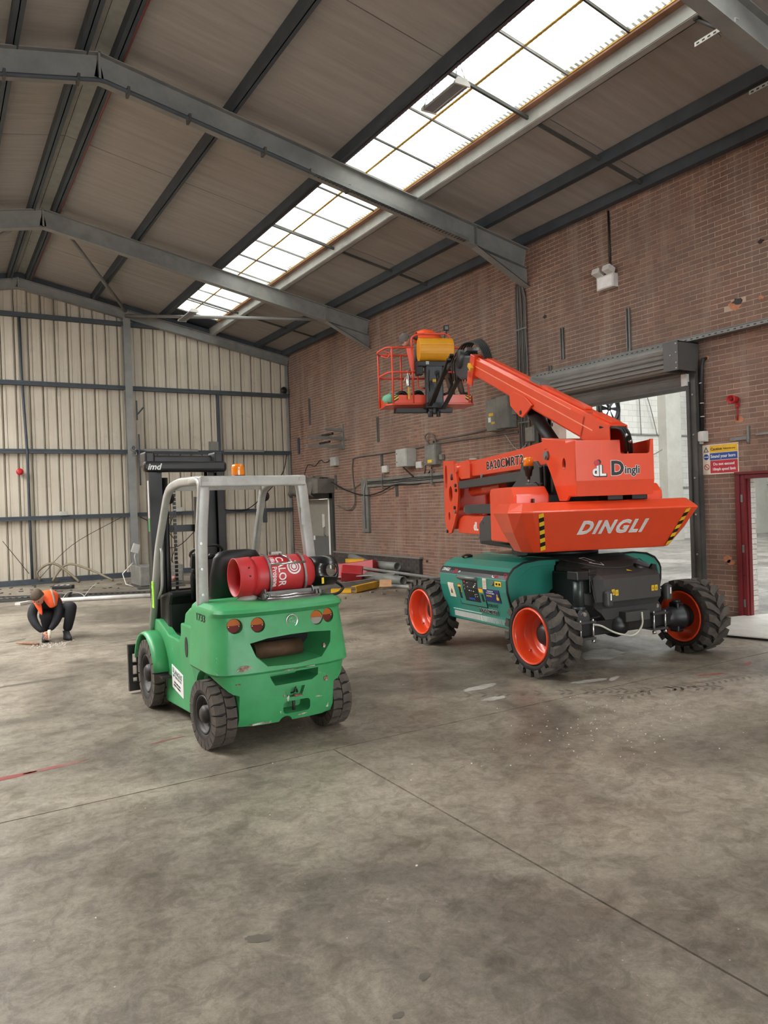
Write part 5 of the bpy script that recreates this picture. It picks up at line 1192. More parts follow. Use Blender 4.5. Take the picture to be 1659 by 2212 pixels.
for z in (.30, .95, 1.6): b = MB(); b.bx((mc_-.33, 1.32, z), (mc_+.33, 1.36, z+.07)); b.build('mast_stay', M_mast, fk, FK0)
for z in (.03, .40): b = MB(); b.bx((-.66, 1.42, z), (.55, 1.48, z+.09)); b.build('carriage_bar', M_mast, fk, FK0, bev=.006)
for x in (-.66, -.58, -.30, .2, .5): b = MB(); b.bx((x, 1.43, .03), (x+.04, 1.47, .49)); b.build('carriage_upright', M_mast, fk, FK0)
for z in (.16, .28): b = MB(); b.bx((-.64, 1.44, z), (-.3, 1.47, z+.03)); b.build('carriage_slat', M_mast, fk, FK0)
for x in (-.35, .15): b = MB(); b.bx((x, 1.48, .03), (x+.1, 1.52, .5)); b.prism([(1.48, .03), (1.48, .07), (2.45, .045), (2.45, .03)], 0, x, x+.1); b.build('fork', M_mast, fk, FK0)
# gas bottle on its cradle (a thing of its own)
gy, gz, gr = -.60, 1.265, .158
GA = FK0 @ Matrix.Translation((0, gy, gz)) @ Matrix.Rotation(PI/2, 4, 'Y')   # local Z = +x of the truck
M_gas = mat('red_gas_bottle', S(196, 42, 48), .45, var=.08, scale=8, dirt=S(140, 60, 58), dirt_amt=.4)
gb = thing('gas_bottle', 'red propane gas bottle strapped sideways on the forklift counterweight', 'gas bottle', FK0 @ Matrix.Translation((.08, gy, gz-gr)))
b = MB(); b.lathe([(.001, -.17), (.09, -.16), (.135, -.135), (gr, -.09), (gr, .30), (.145, .36), (.11, .40), (.06, .425), (.001, .43)], 40, GA); b.build('cylinder', M_gas, gb, IDN)
b = MB(); b.lathe([(gr*.96, -.13), (gr*1.01, -.13), (gr*1.01, -.16), (gr*.97, -.25), (gr*.99, -.26), (gr*.93, -.26), (gr*.92, -.16)], 40, GA, closed=True); b.build('foot_ring', M_gas, gb, IDN)
b = MB()
for a in (-1.9, 1.2, 2.6): b.add([(gr*1.015*math.cos(a+u), gr*1.015*math.sin(a+u), z) for u, z in ((-.25, -.175), (.25, -.175), (.25, -.19), (-.25, -.19))], [(0, 1, 2, 3)], M=GA)
b.build('ring_slots', M_dark, gb, IDN)
def wraptext(s, size, mt, par, a0, z0, **k):
    o = text(s, size, mt, par, IDN, **k); me = o.data; inv = WM[par].inverted()
    Wp = WM[par]
    for v in me.vertices:
        p = Wp @ v.co; ang = a0-p.x/gr; r = gr+.0012+p.z
        # angle measured so that 0 faces the rear (-y) and grows upwards
        q = V((z0+p.y, gy-r*math.cos(ang), gz+r*math.sin(ang))); v.co = inv @ (FK0 @ q)
    return o
wraptext('CALOR', .088, M_whitep, gb, 1.14, .035+.025, off=.001, xs=.92); wraptext('18kg Propane', .055, M_whitep, gb, 1.18, -.035+.045, off=.0005, xs=.9)
def wraplogo(cx, a0, R):
    b = MB()
    for (r0, r1, s0, s1) in ((.78, 1.0, -250, 70), (.45, .62, -240, 60)):
        n = 26
        for i in range(n):
            t0 = math.radians(s0+(s1-s0)*i/n); t1 = math.radians(s0+(s1-s0)*(i+1)/n); q = []
            for (r, t) in ((r0, t0), (r1, t0), (r1, t1), (r0, t1)):
                u, w_ = r*R*math.cos(t), r*R*math.sin(t); an = a0+w_/gr; q.append(tuple(FK0 @ V((cx+u, gy-(gr+.002)*math.cos(an), gz+(gr+.002)*math.sin(an)))))
            b.add(q, [(0, 1, 2, 3)])
    n = 16; q = []
    for i in range(n):
        t = 2*PI*i/n; u, w_ = .3*R*math.cos(t), .3*R*math.sin(t)*(1.3 if math.sin(t) > 0 else 1); an = a0+w_/gr; q.append(tuple(FK0 @ V((cx+u, gy-(gr+.002)*math.cos(an), gz+(gr+.002)*math.sin(an)))))
    b.add(q, [tuple(range(n))]); b.build('round_emblem', M_whitep, gb, IDN, recalc=False)
wraplogo(.195, .42, .06)
b = MB(); ringo = [];
b.lathe([(.125, .40), (.13, .60), (.12, .615), (.11, .605), (.115, .40)], 28, GA, closed=True)
o = b.build('valve_guard', mat('black_enamel', S(20, 20, 21), .3, coat=.3), gb, IDN); c_ = MB(); c_.cyl((.545, gy-.3, gz+.01), (.545, gy+.3, gz+.01), .052, n=24); c_.v = [tuple(FK0 @ V(p)) for p in c_.v]; cut(o, [c_])
b = MB(); b.cyl((.42, gy, gz), (.52, gy, gz), .022, n=10); b.box((.50, gy-.02, gz-.03), (.05, .05, .04)); b.build('valve', M_chrome, gb, FK0)
b = MB(); b.box((.455, gy-.135, gz-.07), (.02, .006, .05)); b.build('label', M_yellow, gb, FK0)
cr = 'gas_cradle'
for x in (-.015, .285):
    b = MB(); pts = [(gy-(gr+.012)*math.cos(a), gz+(gr+.012)*math.sin(a)) for a in [math.radians(-68+i*12) for i in range(15)]]
    pts2 = [(gy-(gr+.045)*math.cos(a), gz+(gr+.045)*math.sin(a)) for a in [math.radians(-68+i*12) for i in range(15)]]
    pts2 = [(gy-(gr+(.004+.03*max(0, 1-abs(i-2)/6)))*math.cos(a)-.01, gz+(gr+.018)*math.sin(a)) for i, a in enumerate([math.radians(-68+i*12) for i in range(15)])]
    b.prism(pts+pts2[::-1], 0, x-.008, x+.008); b.build('cradle_strap', M_galv, fk, FK0)
b = MB(); b.cyl((-.015, gy-gr-.02, gz+.10), (.285, gy-gr-.02, gz+.10), .010, n=10); b.build('cradle_rod', M_chrome, fk, FK0)
b = MB(); b.cyl((-.08, gy-.20, 1.115), (.37, gy-.20, 1.115), .013, n=10); b.cyl((-.08, gy-.24, 1.10), (.37, gy-.24, 1.10), .008, n=8); b.build('cradle_rod', M_chrome, fk, FK0)
for x in (-.10, -.065, .345, .375): b = MB(); b.cyl((x, gy-.20, 1.115), (x+.018, gy-.20, 1.115), .026, n=10); b.build('cradle_nut', M_galv, fk, FK0)
b = MB(); b.prism([(gy-.28, 1.085), (gy-.22, 1.10), (gy+.15, 1.10), (gy+.15, 1.08), (gy-.28, 1.078)], 0, -.09, .36); b.bx((-.06, gy-.18, 1.10), (.33, gy-.165, 1.15)); b.bx((-.06, gy-.1, 1.10), (.33, gy+.1, 1.11)); b.build('cradle_base', M_galv, fk, FK0, bev=.004)
for x in (-.07, .34): b = MB(); b.prism([(gy-.22, 1.09), (gy-.17, 1.17), (gy+.12, 1.14), (gy+.12, 1.09)], 0, x-.005, x+.005); b.build('cradle_cheek', M_galv, fk, FK0)
b = MB(); b.box((.085, gy-.03, gz+gr+.02), (.09, .05, .02)); b.tube([(.11, gy-.05, gz+gr+.01), (.16, gy-.11, gz+.14), (.17, gy-.16, gz+.10)], .01, 6); b.build('cradle_latch', M_chrome, fk, FK0)
b = MB(); b.tube([tuple(p) for p in smooth_path([(.52, gy-.03, gz-.06), (.62, gy-.06, gz-.1), (.66, gy-.12, 1.12), (.56, gy-.2, 1.08), (.40, gy-.22, 1.085), (.30, gy-.1, 1.07)], .08, 5)], .012, 8); b.build('gas_hose', M_cable, fk, FK0)
b = MB(); b.sph((-.16, -.62, 1.095), .09, 12, sc_=(1, .8, .35)); tag(b.build('plastic_bag', mat('clear_bag', S(170, 168, 160), .25), None, FK0), 'crumpled pale plastic bag under the gas bottle on the green hood', 'bag')
# ================================================================ the orange boom lift
CH = frame((6.5, 6.79, 0), -4.5); TU = frame((6.56, 6.73, 0), -20)
def glossy(name, c, rough=.3, coat=.35, var=.05): return mat(name, c, rough, 0, var=var, scale=3, coat=coat)
M_or = glossy('orange_machine_paint', S(226, 74, 38)); M_teal = glossy('teal_machine_paint', S(40, 124, 108), .35)
M_rimo = glossy('orange_rim_paint', S(228, 76, 36), .35)
M_gr = glossy('graphite_machine_paint', S(62, 62, 62), .4, .2); M_blk = mat('satin_black_machine', S(30, 30, 31), .42, var=.15)
M_dor = glossy('shaded_orange_inner', S(200, 62, 34))
lift = thing('boom_lift', 'orange and teal articulated boom lift with its basket raised towards the wall', 'boom lift', CH)
# ---- wheels
for (x, y, sg) in ((-1.085, -1.13, -1), (-1.085, 1.13, -1), (1.05, -1.13, 1), (1.05, 1.13, 1)):
    R, Wd = .415, .34; M = CH @ Matrix.Translation((x, y, R)) @ Matrix.Rotation(sg*PI/2, 4, 'Y')
    ty = tyre_mesh(R, Wd, .285, .032, 18, 'lug').build('tyre', [M_rub, M_tread], lift, M)
    h = Wd/2; b = MB()
    b.lathe([(.292, h*.88), (.285, h*1.0), (.270, h*.98), (.262, h*.78), (.255, h*.3), (.245, h*.1), (.232, h*.08), (.222, -h*.18), (.20, -h*.3), (.135, -h*.34), (.130, -h*.5)], 48)
    b.lathe([(.292, -h*.88), (.285, -h*1.0), (.268, -h*.96), (.255, -h*.6), (.20, -h*.45), (.13, -h*.5)], 48); b.build('rim', M_rimo, ty, M)
    b = MB(); b.lathe([(.001, h*.1), (.06, h*.12), (.10, h*.0), (.135, -h*.32), (.13, -h*.6), (.001, -h*.6)], 28); b.build('hub', M_blk, ty, M)
    b = MB(); b.cyl((.24*math.cos(2.4), .24*math.sin(2.4), h*.12), (.24*math.cos(2.4), .24*math.sin(2.4), h*.3), .006, n=6); b.build('valve_stem', M_chrome, ty, M)
# ---- axles
for y in (-1.13, 1.13):
    b = MB(); b.bx((-.72, y-.09, .35), (.68, y+.09, .50)); b.build('axle_beam', M_blk, lift, CH, bev=.015)
    b = MB(); b.lathe([(.001, -.16), (.09, -.14), (.125, -.05), (.13, .05), (.08, .15), (.001, .17)], 20, Matrix.Translation((-.12, y, .42)) @ Matrix.Rotation(PI/2, 4, 'X')); b.build('differential', M_blk, lift, CH)
    for sg in (-1, 1):
        b = MB(); b.lathe([(.09, 0), (.115, .05), (.12, .16), (.15, .19), (.15, .24), (.10, .26), (.09, .36), (.001, .36)], 20, Matrix.Translation((sg*.64, y, .415)) @ Matrix.Rotation(sg*PI/2, 4, 'Y')); b.build('hub_reduction', M_blk, lift, CH)
        b = MB(); b.box((sg*.83, y, .415), (.10, .13, .34)); b.cyl((sg*.83, y, .57), (sg*.83, y, .61), .05, n=14); b.build('steering_knuckle', M_blk, lift, CH, bev=.02)
for x0_ in (-.60, .44):
    for z in (.335, .505): b = MB(); b.bx((x0_-.11, -1.27, z-.012), (x0_+.11, -.99, z+.012)); b.build('clamp_plate', M_gr, lift, CH, bev=.004)
    for dx in (-.085, .085):
        b = MB(); b.cyl((x0_+dx, -1.25, .29), (x0_+dx, -1.25, .535), .013, n=10); b.cyl((x0_+dx, -1.25, .285), (x0_+dx, -1.25, .315), .022, n=6); b.build('clamp_bolt', M_chrome, lift, CH)
    for dx in (-.045, .045):
        b = MB(); b.prism([(x0_-.09, .515), (x0_+.09, .515), (x0_+.075, .58), (x0_+.04, .63), (x0_-.04, .63), (x0_-.075, .58)], 1, -1.15+dx-.01, -1.15+dx+.01); b.build('clevis_plate', M_gr, lift, CH)
    b = MB(); b.cyl((x0_, -1.23, .585), (x0_, -1.07, .585), .022, n=12); b.build('clevis_pin', M_chrome, lift, CH)
b = MB(); b.cyl((-.60, -1.14, .60), (-.60, -1.14, .98), .058, n=20); b.cyl((-.60, -1.14, .62), (-.60, -1.14, .66), .068, n=20); lbl(b.build('float_cylinder', mat('dark_green_grey', S(52, 60, 58), .35, .3), lift, CH), 'dark grey upright axle cylinder')
b = MB(); b.box((-.60, -1.14, .99), (.17, .16, .10)); b.build('cylinder_head', M_blk, lift, CH, bev=.015)
b = MB(); b.bx((-.50, -1.20, .80), (-.40, -1.06, 1.05)); b.cyl((-.55, -1.20, 1.0), (-.42, -1.20, 1.0), .018, n=8); b.build('cylinder_bracket', M_blk, lift, CH, bev=.01)
# ---- chassis hull and tail hood
b = MB(); b.bx((-.5, -.95, .42), (.52, .95, 1.0)); b.bx((-.9, -.55, .42), (.95, .7, 1.0)); b.build('chassis_frame', M_blk, lift, CH, bev=.02)
hood = [(-.62, 1.135), (-.75, 1.13), (-1.02, 1.07), (-1.24, .975), (-1.29, .94), (-1.30, .70), (-1.27, .67), (-1.24, .62), (-1.22, .50), (-.6, .50)]
b = MB()
def hring(x, k=1.0, dz=0): return [(x, p[0]*k if p[0] < -1 else p[0], p[1]+dz) for p in hood]
b.loft([[(-.46, p[0]+ (.08 if p[0] < -1.1 else 0), min(p[1], 1.05)) for p in hood], [(-.38, p[0], p[1]) for p in hood], [(.42, p[0], p[1]) for p in hood], [(.50, p[0]+(.08 if p[0] < -1.1 else 0), min(p[1], 1.05)) for p in hood]], sm=False)
o = b.build('tail_hood', mat('charcoal_moulding', S(64, 63, 62), .5, var=.06), lift, CH)
cb = []
for x_ in ((-1.4, -.26, .50), (1.4, .30, .50)):
    pass
for sg, xa in ((-1, -.46), (1, .50)):
    c = MB(); c.prism([(xa-.05*1, .40), (xa+(.24 if sg < 0 else -.24), .40), (xa, .66)] if sg < 0 else [(xa+.05, .40), (xa-.24, .40), (xa, .66)], 1, -1.5, -1.0); c.v = [tuple(CH @ V(p)) for p in c.v]; cb.append(c)
cut(o, cb); bm_ = o.modifiers.new('bevel', 'BEVEL'); bm_.width = .018; bm_.segments = 3; bm_.limit_method = 'ANGLE'; bm_.angle_limit = math.radians(28)
b = MB(); b.prism([(-.50, -.58), (.50, -.60), (.42, -.98), (.25, -1.10), (.02, -1.135), (-.22, -1.10), (-.42, -.95)], 2, 0, .006)
b.v = [(p[0], p[1], p[2]+(1.142 if p[1] > -.75 else 1.142-(-.75-p[1])*.235-(max(0, -1.02-p[1])*.2))) for p in b.v]; b.build('top_plate', mat('charcoal_moulding', S(46, 46, 46)), lift, CH)
# outlined arrow on the hood
b = MB(); pts = [(-.05, 0), (-.05, -.17), (-.10, -.17), (0, -.30), (.10, -.17), (.05, -.17), (.05, 0)]; inn = [(-.042, -.008), (-.042, -.178), (-.083, -.178), (0, -.286), (.083, -.178), (.042, -.178), (.042, -.008)]
HN = CH @ basis((-.25, -.80, 1.137), (1, .25, .0), (-.25, 1, .25)); b.prism(pts, 2, 0, .002, holes=[inn]); b.build('arrow_mark', M_whitep, lift, HN)
for x_, z_ in ((-.27, .80), (-.22, .79), (.30, .80), (.35, .80)): b = MB(); b.bx((x_-.02, -1.3035, z_-.03), (x_+.02, -1.30, z_+.03)); w0 = b.build('warning_label', M_yellow, lift, CH); b = MB(); b.lathe([(.006, 0), (.011, 0)], 12, Matrix.Translation((x_, -1.3042, z_-.006)) @ Matrix.Rotation(PI/2, 4, 'X')); b.box((x_, -1.3042, z_+.012), (.003, .001, .018)); b.build('hook_mark', M_blackp, w0, CH)
b = MB(); b.add([(.02, -1.21, 1.003), (.10, -1.215, .995), (.035, -1.19, 1.015)], [(0, 1, 2)]); b.build('warning_label', M_yellow, lift, CH)
b = MB(); b.bx((-.13, -1.33, .47), (.22, -1.22, .575)); b.build('tail_box', mat('charcoal_moulding', S(46, 46, 46)), lift, CH, bev=.006)
for x_ in (-.36, .50):
    b = MB(); b.box((x_, -1.32, .74), (.09, .07, .17)); b.build('bumper_guard', mat('charcoal_moulding', S(46, 46, 46)), lift, CH, bev=.025)
    b = MB(); b.box((x_+.005, -1.358, .76), (.015, .004, .07)); b.build('reflector', M_whitep, lift, CH)
b = MB(); b.cyl((.22, -1.12, 1.03), (.42, -1.15, .98), .035, n=12); b.prism([(.30, .92), (.42, 1.05), (.47, 1.04), (.50, .92)], 1, -1.20, -1.17); b.cyl((.41, -1.21, 1.0), (.41, -1.16, 1.0), .018, n=10); b.build('lashing_lug', M_blk, lift, CH)
b = MB(); b.tube([tuple(p) for p in smooth_path([(.09, -1.335, .56), (.09, -1.35, .42), (-.02, -1.33, .31), (-.25, -1.30, .36), (-.42, -1.26, .46), (-.5, -1.2, .47)], .15, 5)], .011, 6); lbl(b.build('strap', mat('cream_strap', S(196, 192, 176), .5), lift, CH), 'cream earthing strap')
b = MB(); b.tube([(-.48, -1.2, .92), (-.47, -1.25, .7), (-.50, -1.22, .62)], .01, 6); b.tube([(-.45, -1.1, .5), (-.3, -1.2, .55), (-.1, -1.2, .5)], .012, 6); b.build('hydraulic_hose', M_cable, lift, CH)
# ---- teal side covers
def sidecover(sg):
    xo = sg*1.13+.0
    sec = [(.46, 1.135), (.70, 1.14), (.92, 1.115), (1.05, 1.06), (1.12, .985), (1.145, .93), (1.14, .80), (1.085, .60), (1.06, .50), (1.05, .385), (1.02, .375), (.98, .385), (.98, .95), (.80, 1.07), (.46, 1.07)]
    b = MB(); rings = []
    for y, dy in ((-.62, 0), (-.60, .0), (.78, 0), (.80, 0)):
        k = .0 if y in (-.60, .78) else .012
        rings.append([(sg*(p[0]-(k if p[0] > 1 else 0)), y, p[1]-(k if p[1] > 1 else 0)) for p in sec])
    b.loft(rings, sm=False); o = b.build('side_cover', M_teal, lift, CH, bev=.01, angle=50)
    # rear edge trim, dark
    b = MB(); b.tube([(sg*p[0], -.625, p[1]) for p in sec[:9]], .012, 6); b.build('edge_trim', M_blackp, o, CH)
    # end panel closing the cover towards the wheel
    b = MB(); b.prism([(sg*.46, 1.12), (sg*.9, 1.10), (sg*1.04, 1.04), (sg*1.11, .95), (sg*1.06, .62), (sg*1.03, .42), (sg*.80, .62), (sg*.50, .80)], 1, -.60, -.585); b.build('end_panel', M_teal, o, CH)
    b = MB(); b.prism([(sg*.46, 1.12), (sg*.9, 1.10), (sg*1.04, 1.04), (sg*1.11, .95), (sg*1.06, .62), (sg*1.03, .42), (sg*.80, .62), (sg*.50, .80)], 1, .765, .78); b.build('end_panel', M_teal, o, CH)
    return o
cv = sidecover(-1); sidecover(1)
# decks on top
b = MB(); b.prism([(-.48, -.62), (.48, -.62), (.48, .80), (-.48, .80)], 2, 1.10, 1.145); lbl(b.build('deck', M_teal, lift, CH, bev=.006), 'teal top deck')
b = MB(); b.sph((-.88, .55, 1.135), .055, 12, sc_=(1.5, .7, .5)); b.build('cover_latch', M_blackp, cv, CH)
for x_, y_ in ((-.98, .42), (-.80, .68)): b = MB(); b.add([(x_-.03, y_-.01, 1.134), (x_+.03, y_, 1.136), (x_, y_+.03, 1.137)], [(0, 1, 2)]); b.build('warning_label', M_yellow, cv, CH)
def cvp(bb, z):      # a point on the outer face of the left cover
    return -7.28+.970*(bb+7.28), 1.8+.970*(z-1.8)
def xface(z):        # outer surface of the cover at height z
    P = [(.385, 1.05), (.50, 1.06), (.60, 1.085), (.80, 1.14), (.93, 1.145), (.985, 1.12), (1.06, 1.05)]
    for (z0, x0_), (z1, x1_) in zip(P, P[1:]):
        if z0 <= z <= z1: return -(x0_+(x1_-x0_)*(z-z0)/(z1-z0))
    return -1.10
def onface(b_, z, off=.003):
    y, z = cvp(b_, z); return V((xface(z)-off, y, z))
def decal(nm, b0, z0, b1, z1, mt, par=None, off=.004):
    """b0 > b1: left edge first; a quad lying on the cover's face"""
    b = MB(); n = 8 if z1-z0 > .05 else 2; rows = []
    for i in range(n+1):
        z = z0+(z1-z0)*i/n; rows.append([tuple(onface(b0, z, off)), tuple(onface(b1, z, off)), tuple(onface(b1, z, off)+V((.006, 0, 0))), tuple(onface(b0, z, off)+V((.006, 0, 0)))])
    b.loft(rows, sm=False); return b.build(nm, mt, par or cv, CH)
def ftext(s, b0, z0, b1, size, mt, par, off=.006, **k):
    p = onface(b0, z0, off); q = onface(b1, z0, off); u = onface(b0, z0+size, off)
    return text(s, size, mt, par, CH @ basis(p, q-p, u-p), **k)
bd = decal('brand_band', 1.03, .915, -.43, .995, mat('black_band', S(36, 34, 36), .3), off=.005)
ftext('DINGLI', .985, .945, .9, .060, M_whitep, bd, off=.010, shear=.15, xs=.85); text('20', .075, M_red, bd, CH @ basis(onface(.715, .928, .010), onface(.6, .928, .010)-onface(.715, .928, .010), onface(.715, .98, .010)-onface(.715, .928, .010)), shear=.3, off=.001)
def ft(s, b0, z0, size, mt, par, off=.010, **k):
    p = onface(b0, z0, off); return text(s, size, mt, par, CH @ basis(p, onface(b0-.1, z0, off)-p, onface(b0, z0+size, off)-p), **k)
ft('m', .60, .94, .05, M_whitep, bd, shear=.2); ft('C', -.12, .925, .075, M_whitep, bd, off=.010); ft('4x4', -.165, .930, .06, M_red, bd, shear=.2, xs=.85); ft('G', -.365, .930, .06, M_red, bd)
b = MB(); b.lathe([(.024, 0), (.032, 0)], 20, CH.inverted() @ CH @ Matrix.Translation(onface(-.385, .953, .012)) @ Matrix.Rotation(PI/2, 4, 'Y')); b.build('round_mark', M_red, bd, CH)
pn = decal('hatch', .62, .55, .05, .905, M_teal, off=.006); 
b = MB()
def strip(bmb, b0, z0, b1, z1, wd=.003, off=.0085):
    P = [onface(b0, z0, off), onface(b1, z1, off)]; bmb.tube([tuple(p) for p in P], wd, 4)
strip(b, .62, .55, .05, .55); strip(b, .62, .55, .62, .905); strip(b, .05, .55, .05, .64); b.build('hatch_gap', M_dark, pn, CH)
wn = decal('control_panel', .49, .60, .165, .86, M_blackp, off=.007)
rd = random.Random(21)
for i in range(26):
    bb_, z_ = rd.uniform(.20, .45), rd.uniform(.66, .84); b = MB(); p = onface(bb_, z_, .012); b.box(tuple(p), (.006, rd.choice((.008, .014)), rd.choice((.006, .01)))); b.build('button', rd.choice((M_greybox, M_whitep, M_greybox, M_gr)), wn, CH)
b = MB(); p = onface(.435, .835, .015); b.lathe([(.001, .008), (.012, .006), (.014, 0)], 12, Matrix.Translation(p) @ Matrix.Rotation(-PI/2, 4, 'Y')); b.build('stop_button', M_red, wn, CH)
decal('display', .40, .62, .27, .645, M_blue, wn, off=.012)
br = MB(); P0, P1 = onface(.57, .885, .02), onface(.17, .89, .02); br.tube([tuple(P0), tuple(P1)], .022, 6); br.build('hatch_handle', M_galv, pn, CH)
for bb_ in (.58, .10): decal('hinge', bb_+.02, .62, bb_-.02, .71, M_blackp, pn, off=.010)
lb = decal('label', .84, .62, .71, .80, M_cream, off=.006); b = MB(); p = onface(.775, .70, .011); b.tube([tuple(p+V((0, .02, 0))), tuple(p+V((0, -.01, -.03))), tuple(p+V((0, 0, .045)))], .003, 4); b.build('figure_mark', M_blackp, lb, CH)
l1 = decal('warning_label', .605, .70, .535, .80, M_yellow, off=.008); decal('mark', .595, .71, .545, .765, M_blackp, l1, .012); decal('mark', .605, .79, .535, .80, M_signred, l1, .012)
l2 = decal('warning_label', .15, .73, .07, .785, M_yellow, off=.008); decal('mark', .15, .775, .07, .785, M_signred, l2, .012)
l3 = decal('label', .055, .78, -.02, .905, M_cream, off=.008)
for i in range(5): decal('mark', .045, .80+i*.018, -.01, .803+i*.018, M_blackp, l3, .012)
l4 = decal('warning_label', -.19, .83, -.315, .885, M_yellow, off=.007); 
for bb_ in (-.215, -.27): decal('mark', bb_, .845, bb_-.03, .87, M_blackp, l4, .011)
b = MB(); p = onface(-.14, .86, .004); b.lathe([(.001, .008), (.014, .008), (.022, .014), (.024, 0)], 16, Matrix.Translation(p) @ Matrix.Rotation(-PI/2, 4, 'Y')); b.build('key_switch', M_galv, cv, CH)
pk = decal('sticker', .04, .635, -.255, .785, mat('navy_print', S(30, 38, 98), .4), off=.007); lbl(pk, 'navy safety sticker with white and yellow print')
ft('THUMBS UP', -.03, .755, .022, M_whitep, pk, off=.014); ft('TO STAY SAFE', -.01, .73, .024, M_whitep, pk, off=.014); ft('PREMIER', .0, .695, .028, M_yellow, pk, off=.014)
for sx, z0, z1 in ((-.19, .665, .70), (-.205, .70, .735)): decal('thumb_mark', sx, z0, sx-.045 if z0 < .69 else sx-.015, z1, M_yellow, pk, .0115)
ft('ADB 1015', .03, .572, .052, M_blackp, cv, off=.012, xs=.88)
text('BA20CMRT2', .066, M_whitep, cv, CH @ basis(onface(.225, .487, .011), onface(.1, .487, .011)-onface(.225, .487, .011), onface(.225, .55, .011)-onface(.225, .487, .011)), off=.004, xs=.95, space=1.06)
text('BA20CMRT2', .066, M_blackp, cv, CH @ basis(onface(.225, .487, .014), onface(.1, .487, .014)-onface(.225, .487, .014), onface(.225, .55, .014)-onface(.225, .487, .014)), off=.001, xs=.95, space=1.06)
decal('line', .85, .462, .22, .468, M_whitep, off=.006)
decal('stripe', .83, .375, .25, .44, M_greybox, off=.006)
for i in range(21): bb_ = .24-i*.0255; w_ = .012*(1-i/26); decal('stripe_bar', bb_, .372, bb_-w_, .44, M_whitep, off=.006)
# ---- turntable
b = MB(); b.cyl((0, 0, 1.14), (0, 0, 1.20), .46, n=40); b.cyl((0, 0, 1.20), (0, 0, 1.26), .40, n=40); b.build('slew_ring', M_blk, lift, TU)
for i in range(20): b = MB(); a = i*PI/10; b.cyl((.435*math.cos(a), .435*math.sin(a), 1.2), (.435*math.cos(a), .435*math.sin(a), 1.215), .014, n=6); b.build('ring_bolt', M_galv, lift, TU)
b = MB(); b.bx((-.80, -.8, 1.26), (.80, .6, 1.30)); b.bx((-.30, -1.1, 1.30), (.34, .6, 1.75)); b.build('turret_frame', M_blk, lift, TU, bev=.01)
b = MB(); b.cyl((-.78, -.62, 1.225), (-.45, -.62, 1.225), .055, n=14); b.box((-.75, -.60, 1.24), (.12, .16, .10)); b.build('slew_motor', M_blackp, lift, TU)
# tail counterweight
def cwp(z, xl, xr, yr, ch, yf=-.72):
    return [(xl+.04, yf, z), (xl, yr+ch, z), (xl+.09, yr+.02, z), (xl+.2, yr, z), (xr-.2, yr, z), (xr-.09, yr+.02, z), (xr, yr+ch, z), (xr-.04, yf, z)]
b = MB(); b.loft([cwp(1.245, -.88, .80, -1.15, .12), cwp(1.25, -.90, .82, -1.165, .12), cwp(1.46, -1.03, .95, -1.305, .14), cwp(1.67, -1.13, 1.03, -1.45, .17), cwp(1.685, -1.125, 1.025, -1.445, .17), cwp(1.765, -1.06, .97, -1.31, .12), cwp(1.77, -1.04, .95, -1.30, .12)], sm=False)
cw = b.build('counterweight', M_or, lift, TU, bev=.014, seg=3, angle=25)
nrm = V((0, -.43, -.28)).normalized()
def cwb(x, t, off): # t from 0 at bottom to 1 at top of the rear face
    return V((x, -1.165+(-1.45+1.165)*t, 1.25+.42*t))+nrm*off
Bx = basis(cwb(-.385, .435, .003), (1, 0, 0), cwb(0, 1, 0)-cwb(0, 0, 0))
text('DINGLI', .222, M_whitep, cw, TU @ Bx, off=.010, shear=.25, xs=.90, ex=.002, space=1.20)
text('DINGLI', .222, mat('pale_grey_print', S(218, 216, 212), .5), cw, TU @ Bx @ Matrix.Translation((.001, .001, .0035)), off=.004, shear=.25, xs=.90, ex=.0005, space=1.20)
for x_t, x_b, sg in ((-.865, -.735, 1), (.80, .70, -1)):
    for i in range(9):
        t0, t1 = i/9*.93+.03, (i+1)/9*.93+.03; w_ = .05
        xa = x_b+(x_t-x_b)*t0; xb = x_b+(x_t-x_b)*t1; s_ = .035*sg
        b = MB(); P = [cwb(xa, t0, .003), cwb(xa+w_, t0+s_*sg*0+.04, .003), cwb(xb+w_, min(t1+.04, .99), .003), cwb(xb, t1, .003)]
        b.add([tuple(p) for p in P], [(0, 1, 2, 3)]); b.build('hazard_stripe', M_blackp if i % 2 else M_yellow, cw, TU, recalc=False)
# left engine cover and grey side plate
b = MB(); b.prism([(-.90, 1.33), (-.90, 1.86), (-.80, 1.95), (-.12, 1.95), (-.08, 1.90), (-.08, 1.33)], 0, -.90, -.50); lc = b.build('engine_cover', M_or, lift, TU, bev=.02, seg=3)
b = MB(); b.bx((-.70, -.93, 1.74), (-.46, -.91, 1.76)); b.box((-.70, -.925, 1.77), (.02, .03, .09)); b.build('cover_catch', M_blackp, lc, TU)
b = MB(); b.prism([(-.30, 1.34), (1.18, 1.24), (1.18, 1.50), (.95, 1.61), (-.1, 1.61)], 0, -.62, -.595); b.build('side_plate', M_gr, lift, TU)
b = MB(); b.cyl((-.63, 1.02, 1.52), (-.59, 1.02, 1.52), .018, n=12); b.bx((-.625, -.3, 1.30), (-.58, 1.2, 1.325)); b.build('plate_trim', M_gr, lift, TU)
b = MB(); b.prism([(-.90, 1.33), (-.90, 1.86), (-.80, 1.95), (.3, 1.95), (.34, 1.33)], 0, .50, .86); b.build('engine_cover', M_or, lift, TU, bev=.02, seg=3)
